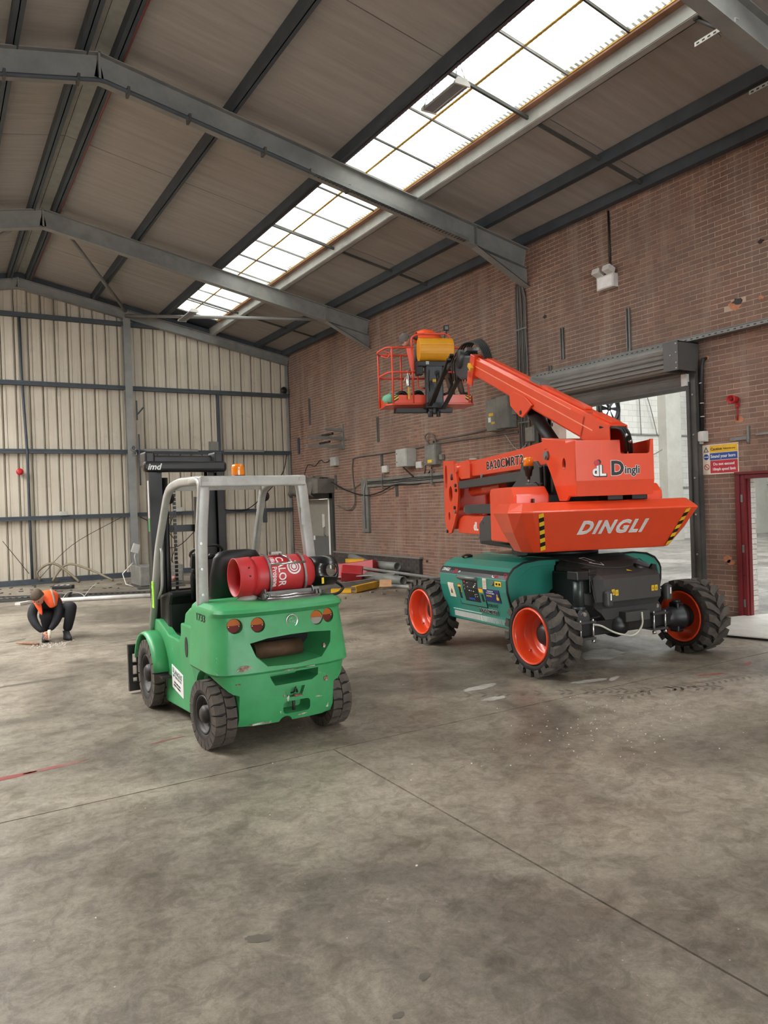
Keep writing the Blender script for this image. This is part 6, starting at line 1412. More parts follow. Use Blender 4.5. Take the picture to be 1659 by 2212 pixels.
# grey tower plates that carry the lower arms
for x_ in (-.42, .38):
    b = MB(); b.prism([(-.55, 1.30), (-.50, 2.18), (-.40, 2.25), (.05, 2.25), (.10, 2.1), (.55, 1.9), (.62, 1.30)], 0, x_-.02, x_+.02); b.build('tower_plate', M_gr, lift, TU, bev=.006)
b = MB(); b.bx((-.40, -.55, 1.7), (.36, -.40, 2.2)); b.build('tower_back', M_blk, lift, TU, bev=.02)
# beacon on its bracket
BX, BY = -.62, -.55
b = MB(); b.lathe([(.001, .10), (.05, .10), (.056, .09), (.058, 0), (.001, 0)], 24, Matrix.Translation((BX+.03, BY, 2.185))); o = lbl(b.build('beacon_lens', M_amber, lift, TU), 'amber beacon lens')
b = MB(); b.lathe([(.06, .03), (.06, 0), (.045, -.02), (.035, -.08), (.02, -.09), (.018, -.12)], 20, Matrix.Translation((BX+.03, BY, 2.155))); b.build('beacon_base', M_blackp, o, TU)
b = MB(); b.cyl((BX+.03, BY, 1.99), (BX+.03, BY, 2.04), .014, n=10); b.bx((BX, BY-.03, 1.98), (BX+.18, BY+.03, 1.99)); b.bx((BX+.15, BY-.03, 1.88), (BX+.16, BY+.03, 1.99)); b.build('beacon_bracket', M_galv, o, TU)
b = MB(); b.tube([(BX+.06, BY-.01, 1.98), (BX+.10, BY-.03, 2.0), (BX+.16, BY-.03, 1.93), (BX+.14, BY-.02, 1.86)], .006, 5); b.build('cable', M_cable, o, TU)
# ---- lower arms: bottom arm, tension bars, upper arm, knuckle plates
def slab(nm, poly, a0, a1, mt, par=lift, bev=.008, **k): b = MB(); b.prism(poly, 0, a0, a1, holes=k.pop('holes', None)); return b.build(nm, mt, par, TU, bev=bev, **k)
low = slab('lower_arm', [(.2, 1.33), (2.75, 1.30), (3.35, 1.30), (3.35, 1.52), (3.05, 1.59), (.2, 1.60)], -.26, .22, M_or, bev=.012)
up = slab('middle_arm', [(-.70, 2.22), (.45, 2.20), (2.47, 2.195), (2.62, 2.22), (2.60, 2.43), (.60, 2.46), (-.45, 2.50), (-.70, 2.45)], -.26, .22, M_or, bev=.012)
slab('arm_end', [(2.52, 2.17), (2.98, 2.17), (3.25, 2.28), (3.2, 2.45), (2.62, 2.46), (2.52, 2.40)], -.30, .26, M_or)
b = MB(); b.cyl((-.34, 3.15, 2.36), (.30, 3.15, 2.36), .075, n=20); b.build('knuckle_tube', M_or, lift, TU)
slab('tension_bar', [(2.96, 2.02), (3.02, 2.05), (3.02, 2.12), (2.96, 2.14), (.23, 2.165), (.23, 2.05)], -.34, -.27, M_gr); slab('tension_bar', [(2.96, 2.02), (3.02, 2.05), (3.02, 2.12), (2.96, 2.14), (.23, 2.165), (.23, 2.05)], .23, .30, M_gr)
slab('tension_bar', [(2.70, 1.62), (2.76, 1.66), (2.76, 1.73), (2.70, 1.76), (.3, 1.775), (.3, 1.635)], -.33, -.25, M_gr)
oval = lambda cy, cz, ry, rz, n=22: [(cy+ry*math.cos(2*PI*i/n), cz+rz*math.sin(2*PI*i/n)) for i in range(n)]
lk = [(3.86, 2.52), (3.24, 2.49), (3.05, 2.13), (3.03, 1.95), (3.11, 1.69), (3.32, 1.45), (3.50, 1.30), (3.71, 1.27), (3.86, 1.49)]
holes = [oval(3.70, 2.24, .07, .20), oval(3.46, 1.95, .10, .13), oval(3.58, 1.58, .055, .07)]
for a0 in (-.34, .26):
    kp = slab('knuckle_plate', lk, a0, a0+.035, M_or, holes=holes, bev=0)
    if a0 < 0:
        for y_, z_ in ((3.36, 2.26), (3.34, 2.20), (3.14, 2.08), (3.12, 2.00), (3.22, 1.72), (3.20, 1.65), (3.70, 1.32)): b = MB(); b.cyl((-.365, y_, z_), (-.34, y_, z_), .028, n=14); b.build('pin_cap', M_galv if int(z_*100) % 2 else M_blk, kp, TU)
b = MB(); b.bx((-.31, 3.8, 1.35), (.26, 3.84, 2.45)); b.bx((-.3, 3.3, 1.72), (.26, 3.34, 2.2)); b.build('knuckle_web', M_or, lift, TU)
b = MB(); b.cyl((0, 1.45, 2.10), (0, 2.15, 1.74), .10, n=18); b.cyl((0, 2.15, 1.74), (0, 2.9, 1.4), .055, n=14); b.build('lift_cylinder', M_blk, lift, TU)
b = MB(); b.cyl((-.12, 1.50, 2.02), (-.12, 2.9, 1.98), .09, n=16); lbl(b.build('inner_arm', M_or, lift, TU), 'rounded orange inner arm')
b = MB(); b.cyl((-.3, 2.85, 1.69), (.25, 2.85, 1.69), .045, n=14); b.cyl((-.28, 2.05, 2.18), (-.24, 2.05, 2.18), .03, n=14); b.build('pivot_pin', M_galv, lift, TU)
# lettering on the middle and lower arm (reads from the tail towards the tip as seen from the left)
def side_text(s, y, z, size, mt, par, a=-.264, **k): return text(s, size, mt, par, TU @ basis((a, y, z), (0, -1, 0), (0, 0, 1)), **k)
side_text('BA20CMRT2', 1.82, 2.265, .165, M_whitep, up, xs=1.42, off=.009, space=1.16); side_text('BA20CMRT2', 1.82, 2.265, .165, M_blackp, up, a=-.267, xs=1.42, off=.0035, space=1.16)
side_text('D', 2.14, 1.365, .24, M_whitep, low, off=.010, xs=1.5); side_text('D', 2.14, 1.365, .24, M_blackp, low, a=-.266, off=.003, xs=1.5); side_text('dL', 2.52, 1.37, .17, M_whitep, low, off=.006, xs=1.25); side_text('ingli', 1.87, 1.37, .15, M_whitep, low, off=.006, xs=1.3)
# ---- tower head: the box that carries the main boom
hd = [(-1.40, 2.395), (-.76, 2.375), (-.60, 2.34), (-.68, 2.22), (-.79, 2.09), (-1.0, 1.78), (-1.18, 1.78), (-1.24, 1.83), (-1.385, 1.83), (-1.42, 1.98)]
for a0, a1 in ((-.43, -.405), (.425, .45)):
    hp = slab('head_plate', hd, a0, a1, M_or, holes=[oval(-1.14, 2.17, .04, .065)], bev=0)
b = MB(); b.prism([(-.43, 1.975), (.45, 1.975), (.45, 2.40), (.415, 2.40), (.40, 2.26), (.385, 2.25), (.09, 2.25), (.075, 2.26), (.07, 2.395), (-.43, 2.395)], 1, -1.42, -1.395)
rp = b.build('rear_plate', M_or, lift, TU, bev=.004)
b = MB(); b.prism([(-1.42, 1.98), (-1.40, 1.98), (-1.37, 1.83), (-1.39, 1.82)], 0, -.42, .44); b.bx((-.42, -1.39, 1.82), (.44, -1.2, 1.835)); b.build('lower_plate', M_or, lift, TU, bev=.003)
b = MB(); b.bx((-.40, -.78, 1.85), (.42, -.72, 2.30)); b.bx((-.15, -1.38, 1.85), (.1, -.8, 2.1)); b.build('head_web', M_dark, lift, TU)
b = MB(); b.cyl((-.47, -.72, 2.29), (-.40, -.72, 2.29), .035, n=14); b.cyl((-.455, -.72, 2.29), (-.43, -.72, 2.29), .055, n=6); b.build('pivot_pin', M_galv, lift, TU)
slab('slot_bracket', [(-.56, 2.50), (-1.20, 2.42), (-1.22, 2.38), (-.62, 2.36)], -.43, -.30, M_or)
for x_ in (.05, .33): b = MB(); b.box((x_, -1.22, 1.80), (.18, .22, .06)); b.build('rubber_pad', M_blackp, lift, TU, bev=.01)
Fr = lambda x_, z_, d=.0: TU @ basis((x_, -1.4215-d, z_), (1, 0, 0), (0, 0, 1))
text('D', .20, M_whitep, rp, Fr(-.045, 2.035), off=.013, ex=.0005); text('D', .20, M_blackp, rp, Fr(-.045, 2.035, .002), off=.008, ex=.0005); text('ingli', .115, M_whitep, rp, Fr(.112, 2.045), off=.007, ex=.0005, xs=.95); text('ingli', .115, M_blackp, rp, Fr(.112, 2.045, .002), off=.003, ex=.0005, xs=.95)
text('dL', .15, M_blackp, rp, Fr(-.245, 2.025), off=.012, ex=.0005); text('dL', .15, M_whitep, rp, Fr(-.25, 2.03, .002), off=.005, ex=.0005)
b = MB(); b.lathe([(.001, .0), (.028, 0)], 20, Matrix.Translation((-.178, -1.4225, 2.168)) @ Matrix.Rotation(PI/2, 4, 'X')); o = b.build('logo_dot', M_blackp, rp, TU); b = MB(); b.lathe([(.001, .0), (.030, 0)], 20, Matrix.Translation((-.198, -1.4245, 2.160)) @ Matrix.Rotation(PI/2, 4, 'X')); b.build('logo_dot', M_signred, rp, TU)
# ---- main boom, rising towards the wall
ang = math.radians(21.4); ta = math.tan(ang)
BM = TU @ Matrix.Translation((.08, -1.38, 2.40)) @ Matrix.Rotation(math.radians(2.8), 4, 'Z') @ Matrix.Rotation(ang, 4, 'X')   # local Y runs along the boom
Lb = 4.11
sec = [(-.11, -.13), (-.11, .0), (-.11, .10), (-.085, .14), (.085, .14), (.11, .10), (.11, .0), (.11, -.13), (.08, -.16), (-.08, -.16)]
b = MB(); b.loft([[(x_, y_, z_) for x_, z_ in sec] for y_ in (.55, Lb)], sm=False)
boom = b.build('boom', M_or, lift, BM, bev=.006)
# open rear end of the boom: four plates cut off upright
for (x0_, x1_) in ((-.11, -.095), (.095, .11)):
    b = MB(); b.prism([(-.16*ta, -.16), (.13*ta, .13), (.60, .13), (.60, -.16)], 0, x0_, x1_); b.build('boom_plate', M_or, boom, BM, bev=.003)
b = MB(); b.bx((-.11, .14*ta, .125), (.11, .60, .14)); b.bx((-.11, -.10*ta+.02, -.16), (.11, .60, -.145)); b.bx((-.06, .10, .14), (.06, .5, .165)); b.build('boom_plate', M_or, boom, BM, bev=.003)
b = MB(); b.bx((-.09, .35, -.14), (.09, .37, .12)); b.build('boom_inner', M_dark, boom, BM)
for x_ in (-.112, .112):
    b = MB(); b.bx((x_-.003, .35, -.006), (x_+.003, Lb, .006)); b.bx((x_-.002, .9, .096), (x_+.002, Lb, .104)); b.build('weld_seam', mat('pale_orange_edge', S(240, 150, 120), .4), boom, BM)
b = MB(); b.bx((-.05, .7, .14), (.05, Lb-.25, .175)); b.build('cable_channel', M_or, boom, BM, bev=.01)
b = MB(); b.bx((-.07, 1.85, .17), (.07, 2.15, .21)); b.build('hose_clamp', M_galv, boom, BM)
lgp = [(1.85, -.08), (1.93, -.16), (2.08, -.30), (2.18, -.31), (2.50, -.25), (2.58, -.12), (2.45, -.04), (2.1, -.03)]
b = MB(); b.prism(lgp, 0, -.14, -.112); lg = b.build('cylinder_lug', M_or, boom, BM, bev=.006); b = MB(); b.prism(lgp, 0, .112, .14); b.build('cylinder_lug', M_or, boom, BM)
b = MB(); b.cyl((-.15, 2.14, -.25), (.15, 2.14, -.25), .028, n=14); b.build('pivot_pin', M_blk, boom, BM)
b = MB(); b.cyl((.0, .76, 3.02), (.0, -.08, 2.38), .085, n=22); b.build('boom_cylinder', M_blackp, lift, TU)
for i in range(3):
    b = MB(); x_ = -.03+i*.03; b.tube([tuple(p) for p in smooth_path([(x_, -1.2, 2.55), (x_+.05, -1.55, 2.50), (x_+.12, -1.50, 2.38), (x_+.22, -1.33, 2.26), (x_+.24, -1.25, 2.05)], .15, 5)], .017, 8); o = b.build('hydraulic_hose', M_blackp, lift, TU)
b = MB(); b.cyl((.07, -1.52, 2.45), (.09, -1.53, 2.42), .024, n=10); b.cyl((.13, -1.50, 2.39), (.15, -1.48, 2.37), .024, n=10); b.build('hose_ferrule', M_chrome, lift, TU)
# fly section tip, head, jib and basket
TP = BM @ Matrix.Translation((0, Lb, 0))
b = MB(); b.bx((-.15, -.12, -.19), (.15, .06, .16)); b.bx((-.15, -.12, -.30), (-.12, .10, -.1)); b.build('boom_collar', M_or, boom, TP, bev=.01)
b = MB(); b.box((-.17, -.06, -.02), (.06, .14, .06), r=('X', 20)); b.build('angle_sensor', M_yelp, boom, TP, bev=.008)
HD = (TU.inverted() @ TP @ V((0, 0, 0)))
hy, hz = HD.y, HD.z
def P2(da, dy, dz): return (-.11+da, hy+dy, hz+dz)
b = MB(); b.prism([(hy-.05, hz+.10), (hy+.05, hz+.16), (hy+.75, hz+.30), (hy+.90, hz+.20), (hy+.85, hz+.0), (hy+.60, hz-.12), (hy+.25, hz-.16), (hy+.0, hz-.16)], 0, -.24, -.02); jh = b.build('jib_head', mat('slate_machine_paint', S(58, 62, 66), .4), lift, TU, bev=.03)
b = MB(); b.lathe([(.001, -.14), (.15, -.14), (.15, .14), (.001, .14)], 24, TU.inverted() @ TU @ Matrix.Translation((-.13, hy+.55, hz+.20)) @ Matrix.Rotation(PI/2, 4, 'Y')); b.build('rotary_actuator', M_blk, jh, TU)
for i in range(6):
    b = MB(); dx = -.12+i*.045; b.tube([tuple(p) for p in smooth_path([P2(dx*.5, -.42, .02), P2(dx*.6, -.25, .24), P2(dx*.7, .15, .40+.012*i), P2(dx*.8, .6, .44), P2(dx-.05, .95, .22), P2(dx-.05, .85, -.1)], .3, 5)], .013, 6); b.build('hydraulic_hose', M_blackp, jh, TU)
b = MB(); b.box(P2(-.02, .3, .30), (.2, .12, .05)); b.build('hose_tray', M_galv, jh, TU)
# jib parallelogram down to the basket mast
MY, MZ = 4.80, 3.62
jib = [((-.28, 3.32, 4.24), (-.30, 4.74, 3.60)), ((-.34, 3.30, 4.16), (-.24, 4.74, 3.66)), ((-.20, 3.06, 3.90), (-.05, 4.74, 3.54))]
for i, (p, q) in enumerate(jib[:3]):
    b = MB(); M, L = zalong(p, q); b.bx((-.035, -.02, 0), (.035, .02, L), M); b.build('jib_link', M_blk, lift, TU, bev=.006)
b = MB(); b.cyl((-.30, 3.36, 4.09), (-.19, 4.55, 3.96), .035, n=14); b.cyl((-.19, 4.55, 3.96), (-.18, 4.76, 3.9), .022, n=10); b.build('jib_cylinder', M_gr, lift, TU)
b = MB(); b.box((-.22, MY-.12, MZ+.42), (.05, .05, .05)); b.build('sensor', M_yelp, lift, TU)
# ---- basket
def bk(name, mt, fn, par=None, bev=0, **k): b = MB(); fn(b); return b.build(name, mt, par or lift, TU, bev=bev, **k)
by0, by1 = 5.0, 5.72; bl, brt = -.93, .56; bz = 3.68
bf = bk('basket_floor', M_or, lambda b: b.prism([(bl-.02, by0), (brt+.02, by0), (brt+.10, by0+.12), (brt+.10, by1), (bl-.12, by1), (bl-.12, by0+.12)], 2, bz-.03, bz), bev=.006)
bk('toe_board', M_or, lambda b: (b.bx((bl, by0-.01, bz), (-.32, by0, bz+.15)), b.bx((-.05, by0-.01, bz), (brt, by0, bz+.15))), bf); bk('toe_board', M_or, lambda b: b.bx((bl-.1, by1-.01, bz), (brt+.1, by1, bz+.15)), bf)
for xa, xb in ((bl-.10, bl-.09), (brt+.08, brt+.09)): bk('toe_board', M_or, lambda b: b.bx((xa, by0+.1, bz), (xb, by1, bz+.15)), bf)
for xa, sg in ((bl+.0, 1), (brt-.0, -1)):
    for i in range(5):
        u0, u1 = i/5*.14, (i+1)/5*.14
        bk('hazard_stripe', M_yellow if i % 2 else M_blackp, lambda b: b.add([(xa+sg*.0, by0-.0125, bz+.01+u0), (xa+sg*.10, by0-.0125, min(bz+.01+u0+.06, bz+.15)), (xa+sg*.10, by0-.0125, min(bz+.01+u1+.06, bz+.15)), (xa, by0-.0125, bz+.01+u1)], [(0, 1, 2, 3)]), bf, recalc=False)
M_rail = glossy('orange_red_rail', S(224, 78, 56), .4, .2)
r_ = .019; zt, zm = bz+1.03, bz+.575
def rail(pts, par=None, k='basket_rail', r=r_): return bk(k, M_rail, lambda b: b.tube([tuple(p) for p in smooth_path(pts, .08, 4)], r, 8), par)
rail([(bl-.27, by0+.0, zt-.10), (bl-.12, by0, zt), (-.52, by0, zt+.0)]); rail([(bl-.27, by0, zt-.10), (bl-.12, by1, zt), (-.2, by1, zt), (brt+.08, by1, zt)])
rail([(-.55, by0, zt-.05), (-.55, by0, zt+.20), (-.40, by0+.02, zt+.26), (.14, by0+.02, zt+.27), (.20, by0, zt+.2), (.20, by0, zt-.1)]); rail([(.20, by0, zt), (brt+.08, by0, zt)])
rail([(bl-.24, by0, zm-.09), (bl-.08, by0, zm), (-.33, by0, zm)]); rail([(-.05, by0, zm), (brt, by0, zm)]); rail([(bl-.24, by0, zm-.09), (bl-.10, by1, zm-.0), (brt+.08, by1, zm)]); rail([(brt+.08, by0, zt), (brt+.08, by1, zt)]); rail([(brt+.08, by0, zm), (brt+.08, by1, zm)])
rail([(bl-.14, by0+.05, zt-.06), (bl-.02, by0+.02, zt-.1), (bl-.08, by0+.02, zt-.2), (bl-.2, by0+.05, zt-.15)], k='gate_handle', r=.011)
for x_ in (bl, -.545, brt-.03): rail([(x_, by0, bz), (x_, by0, zt)], k='basket_post')
for x_ in (bl-.12, -.60, .0, brt+.08): rail([(x_, by1, bz), (x_, by1, zt)], k='basket_post')
rail([(-.45, by0, zm+.02), (-.45, by0, zm-.3), (-.32, by0, zm-.3)], k='basket_bracket', r=.014)
bk('post_gusset', M_rail, lambda b: b.prism([(-.66, zt), (-.52, zt), (-.52, zt-.5), (-.56, zt-.5)], 1, by0-.01, by0+.005))
# basket mast and the rotator beneath it
M_sl = mat('slate_machine_paint', S(58, 62, 66))
bk('basket_mast', M_sl, lambda b: (b.bx((-.335, 4.78, 3.60), (-.02, 4.97, 4.34)),), bev=.025)
bk('mast_recess', M_blackp, lambda b: (b.cyl((-.13, 4.775, 4.20), (-.13, 4.76, 4.20), .05, n=16), b.cyl((-.13, 4.77, 4.20), (-.12, 4.72, 4.0), .025, n=10)))
bk('rotator', M_blk, lambda b: (b.cyl((-.20, 4.90, 3.46), (-.20, 4.90, 3.62), .10, n=20), b.bx((-.36, 4.76, 3.56), (.0, 5.0, 3.66)), b.cyl((-.27, 4.85, 3.40), (-.27, 4.85, 3.5), .05, n=12), b.cyl((-.12, 4.85, 3.40), (-.12, 4.85, 3.5), .04, n=12)), bev=.008)
bk('support_beam', M_blk, lambda b: b.bx((-.88, 4.98, 3.50), (.20, 5.10, 3.585)), bev=.006); bk('support_beam', M_blk, lambda b: b.bx((-.80, 5.5, 3.56), (.3, 5.6, 3.645)), bev=.006)
bk('control_shelf', M_blk, lambda b: (b.bx((-.49, 4.80, 4.33), (.12, 5.0, 4.42)), b.bx((-.50, 4.85, 4.18), (-.38, 5.0, 4.40)), b.bx((-.05, 4.86, 4.2), (.1, 4.98, 4.36))), bev=.01)
bk('control_shelf_plate', M_greybox, lambda b: b.bx((-.34, 4.79, 4.36), (-.28, 4.795, 4.42)))
# yellow control console cover
cyx = MB(); prof = [(4.78+.2*math.cos(a)*.8+.1, 4.645+.215*math.sin(a)) for a in [2*PI*i/28 for i in range(28)]]
cyx.prism(prof, 0, -.455, .195); cvr = lbl(cyx.build('control_cover', mat('yellow_plastic_cover', S(226, 156, 30), .45, var=.04), lift, TU, bev=.012), 'rounded yellow plastic cover over the basket controls')
bk('cover_rib', mat('pale_yellow_edge', S(240, 190, 90), .4), lambda b: b.bx((-.45, 4.718, 4.72), (.19, 4.724, 4.726)), cvr)
# work light on the top rail
bk('work_light', M_blackp, lambda b: (b.box((.13, by0, zt+.37), (.10, .05, .10)), b.cyl((.13, by0, zt+.26), (.13, by0, zt+.33), .012, n=8)), bev=.006); bk('lamp_face', mat('lamp_glass_grey', S(120, 120, 118), .2), lambda b: b.bx((.10, by0-.027, zt+.34), (.16, by0-.0255, zt+.40)))
bk('cable', M_cable, lambda b: b.tube([(.10, by0, zt+.26), (.08, by0, zt+.05), (.12, by0, zt-.1)], .007, 5)); bk('cable', M_cable, lambda b: b.tube([(.16, by0+.05, 4.15), (.2, by0, 4.0), (.10, 4.9, 3.85), (.0, 4.88, 3.82)], .022, 6))
bk('cable', M_cable, lambda b: b.tube([(-.28, 4.8, 4.3), (-.31, 4.76, 4.1), (-.28, 4.8, 3.8)], .014, 6))
# things standing in the basket
def inb(name, label, cat, parts, at):
    t_ = thing(name, label, cat, TU @ Matrix.Translation(at))
    for pn_, mt_, fn in parts: b = MB(); fn(b); b.build(pn_, mt_, t_, WM[t_])
    return t_
inb('gas_torch', 'silver canister with yellow strap hanging on the basket rail', 'canister', [('body', M_chrome, lambda b: b.lathe([(.001, -.27), (.035, -.27), (.04, -.24), (.04, -.08), (.02, -.05), (.02, -.02), (.001, -.02)], 16)), ('strap', M_yelp, lambda b: b.bx((-.015, -.02, -.50), (.015, -.012, -.27))), ('hook', M_rail, lambda b: b.tube([(0, 0, -.02), (.0, .02, .03), (0, .04, .045)], .008, 6))], (-.65, by0-.05, 4.24))
for x_, y_, s_ in ((-.72, 5.25, 'left'), (-.42, 5.2, 'right')):
    inb('cable_drum', 'dark cable drum standing in the %s of the basket' % ('far left' if s_ == 'left' else 'middle, beside the mast'), 'drum', [('drum', M_cable, lambda b: b.lathe([(.09, -.06), (.13, -.06), (.13, -.05), (.07, -.045), (.07, .045), (.13, .05), (.13, .06), (.09, .06)], 20, Matrix.Translation((0, 0, .13)) @ Matrix.Rotation(PI/2, 4, 'X'))), ('core', mat('brown_core', S(112, 70, 50)), lambda b: b.cyl((0, -.07, .13), (0, .07, .13), .06, n=16))], (x_, y_, bz))
inb('green_bag', 'pale green bag on the basket floor at the left end', 'bag', [('bag', mat('pale_green_cloth', S(120, 186, 150), .7), lambda b: b.sph((0, 0, .1), .16, 14, sc_=(1.1, .8, .65))), ('handle', M_greybox, lambda b: b.tube([(-.06, -.02, .19), (0, -.02, .235), (.06, -.02, .19)], .01, 6))], (-.93, 5.18, bz))
# ================================================================ people
def skinned(name, nodes, edges, mt, par, M=None, sub=2, root=0):
    """one continuous surface grown from a jointed skeleton; nodes: (x, y, z, rx, ry)"""
    me = bpy.data.meshes.new(name); W = (WM[par].inverted() if par is not None else IDN) @ (M or IDN)
    me.from_pydata([tuple(W @ V(n[:3])) for n in nodes], edges, []); me.materials.append(mt)
    o = bpy.data.objects.new(name, me); C.objects.link(o); o.parent = par; WM[o] = WM[par] if par is not None else IDN
    sk = o.modifiers.new('skin', 'SKIN'); sk.use_smooth_shade = True; sk.branch_smoothing = .6
    bpy.context.view_layer.update()
    d = me.skin_vertices[0].data
    for i, n in enumerate(nodes): d[i].radius = (n[3], n[4] if len(n) > 4 else n[3]); d[i].use_root = (i == root)
    s = o.modifiers.new('sub', 'SUBSURF'); s.levels = sub; s.render_levels = sub
    bpy.context.view_layer.update()
    m2 = bpy.data.meshes.new_from_object(o.evaluated_get(bpy.context.evaluated_depsgraph_get())); o.modifiers.clear(); o.data = m2
    for p in m2.polygons: p.use_smooth = True
    return o
M_skin = mat('skin', S(206, 150, 128), .5, var=.05); M_cloth = mat('black_work_clothes', S(22, 23, 27), .8, var=.2, scale=20)
M_hv = mat('hi_vis_orange', S(255, 96, 40), .6, var=.05); M_hvg = mat('reflective_grey', S(168, 160, 146), .4); M_hair = mat('short_brown_hair', S(86, 72, 58), .8, var=.3, scale=60)
M_boot = mat('grey_black_boot', S(52, 52, 54), .6, var=.2)
PM = Matrix.Translation((0, 0, 0))
man = thing('person', 'person in black clothes and orange hi-vis vest crouching low on the floor', 'person', Matrix.Translation((1.47, 11.95, 0)))
# skeleton in world metres: facing the camera, torso folded over the knees
nd = [(1.52, 12.14, .34, .145, .13),   # 0 pelvis
      (1.49, 12.06, .46, .14, .12),    # 1 waist
      (1.43, 11.97, .56, .150, .125),  # 2 chest
      (1.375, 11.90, .61, .115, .10),  # 3 upper chest
      (1.32, 11.83, .63, .055, .055),  # 4 neck
      (1.235, 11.92, .555, .082, .082), # 5 right shoulder
      (1.195, 11.83, .37, .068, .068), # 6 right elbow
      (1.235, 11.73, .26, .056, .056), # 7
      (1.305, 11.64, .165, .034, .034),# 8 right wrist
      (1.545, 11.92, .575, .084, .084),# 9 left shoulder
      (1.555, 11.81, .38, .072, .072), # 10 left elbow
      (1.49, 11.71, .27, .058, .058),  # 11
      (1.405, 11.64, .18, .034, .034), # 12 left wrist
      (1.63, 12.08, .35, .12, .12),  # 13 left hip
      (1.695, 11.88, .46, .105, .105), # 14 left thigh
      (1.725, 11.77, .485, .088, .088),# 15 left knee
      (1.69, 11.80, .28, .078, .078),  # 16 left shin
      (1.655, 11.84, .11, .066, .066), # 17 left ankle
      (1.43, 12.12, .33, .105, .105),  # 18 right hip
      (1.39, 11.90, .37, .105, .105),  # 19
      (1.385, 11.82, .35, .090, .090), # 20 right knee
      (1.385, 11.88, .20, .062, .062), # 21
      (1.385, 11.95, .10, .048, .048)] # 22 right ankle
ed = [(0, 1), (1, 2), (2, 3), (3, 4), (2, 5), (5, 6), (6, 7), (7, 8), (2, 9), (9, 10), (10, 11), (11, 12), (0, 13), (13, 14), (14, 15), (15, 16), (16, 17), (0, 18), (18, 19), (19, 20), (20, 21), (21, 22)]
body = skinned('body', nd, ed, M_cloth, man)
# head bowed forward, crown towards the camera
HM = Matrix.Translation((1.275, 11.755, .655)) @ Matrix.Rotation(math.radians(-28), 4, 'Z') @ Matrix.Rotation(math.radians(62), 4, 'X')   # local -Y is the face, Z the crown
b = MB()
hr = [(-.115, .025, .03, -.035), (-.10, .05, .05, -.03), (-.06, .062, .075, -.012), (-.02, .070, .088, -.002), (.03, .074, .094, .004), (.07, .070, .088, .008), (.10, .052, .066, .01), (.118, .02, .03, .012)]
b.loft([[(rx*math.cos(a), dy+ry*math.sin(a), z) for a in [2*PI*i/20 for i in range(20)]] for z, rx, ry, dy in hr])
head = b.build('head', M_skin, man, HM, smooth=True, sub=1)
b = MB(); b.loft([[(.0+.012*math.cos(a), -.088+.012*math.sin(a)-k, z) for a in [2*PI*i/8 for i in range(8)]] for z, k in ((.02, 0), (-.02, .012), (-.035, .006))]); b.build('nose', M_skin, head, HM, smooth=True)
for sx in (-1, 1):
    b = MB(); b.sph((sx*.073, .005, -.005), .022, 10, sc_=(.45, .8, 1.3)); b.build('ear', M_skin, head, HM)
    b = MB(); b.sph((sx*.030, -.080, .018), .010, 8); b.build('eye', mat('dark_eye', S(60, 44, 38)), head, HM)
b = MB(); b.box((0, -.078, -.058), (.04, .012, .006)); b.build('mouth', mat('lip', S(160, 84, 78)), head, HM, bev=.002)
b = MB()
hh = [(-.03, .073, .055, .045), (.0, .079, .078, .026), (.04, .081, .099, .010), (.075, .077, .096, .008), (.105, .060, .076, .01), (.126, .03, .04, .012), (.13, .004, .006, .012)]
b.loft([[(rx*math.cos(a), dy+ry*math.sin(a)+ (.02 if z < .045 and math.sin(a) < -.1 else 0), z) for a in [2*PI*i/24 for i in range(24)]] for z, rx, ry, dy in hh]); b.build('hair', M_hair, man, HM, smooth=True)
# vest: two front panels, back and reflective bands, offset from the body
def patchloft(nm, rows, mt, par, th=.012):
    b = MB(); b.loft(rows, caps=False, closed=False); o = b.build(nm, mt, par, IDN, smooth=True, recalc=False); m = o.modifiers.new('s', 'SOLIDIFY'); m.thickness = th; m.offset = 0; u = o.modifiers.new('u', 'SUBSURF'); u.levels = 1; u.render_levels = 1; return o
vest = patchloft('vest', [[(1.305, 11.905, .715), (1.32, 11.80, .665), (1.375, 11.765, .55), (1.43, 11.765, .47)], [(1.40, 11.95, .735), (1.42, 11.84, .72), (1.45, 11.775, .60), (1.475, 11.765, .48)], [(1.49, 12.0, .72), (1.50, 11.88, .705), (1.52, 11.80, .60), (1.50, 11.775, .49)], [(1.56, 12.05, .68), (1.575, 11.95, .665), (1.575, 11.88, .58), (1.53, 11.80, .50)]], M_hv, man)
patchloft('vest', [[(1.20, 11.90, .64), (1.205, 11.83, .60), (1.255, 11.76, .49), (1.30, 11.72, .40)], [(1.245, 11.88, .665), (1.26, 11.80, .62), (1.30, 11.74, .50), (1.315, 11.715, .39)], [(1.30, 11.88, .68), (1.31, 11.80, .62), (1.33, 11.75, .50), (1.325, 11.72, .40)]], M_hv, man)
patchloft('vest_back', [[(1.28, 12.0, .70), (1.36, 12.12, .64), (1.42, 12.24, .50), (1.46, 12.30, .36)], [(1.42, 11.98, .74), (1.48, 12.12, .68), (1.54, 12.25, .54), (1.57, 12.31, .38)], [(1.57, 12.0, .67), (1.62, 12.12, .60), (1.68, 12.22, .48), (1.70, 12.24, .36)]], M_hv, man)
patchloft('reflective_band', [[(1.445, 11.93, .745), (1.46, 11.825, .728), (1.475, 11.765, .605), (1.488, 11.752, .50)], [(1.478, 11.95, .742), (1.492, 11.85, .726), (1.505, 11.778, .605), (1.506, 11.76, .50)]], M_hvg, man, .006)
patchloft('reflective_band', [[(1.225, 11.865, .66), (1.235, 11.80, .62), (1.27, 11.735, .53)], [(1.27, 11.855, .665), (1.28, 11.785, .61), (1.30, 11.73, .515)]], M_hvg, man, .006)
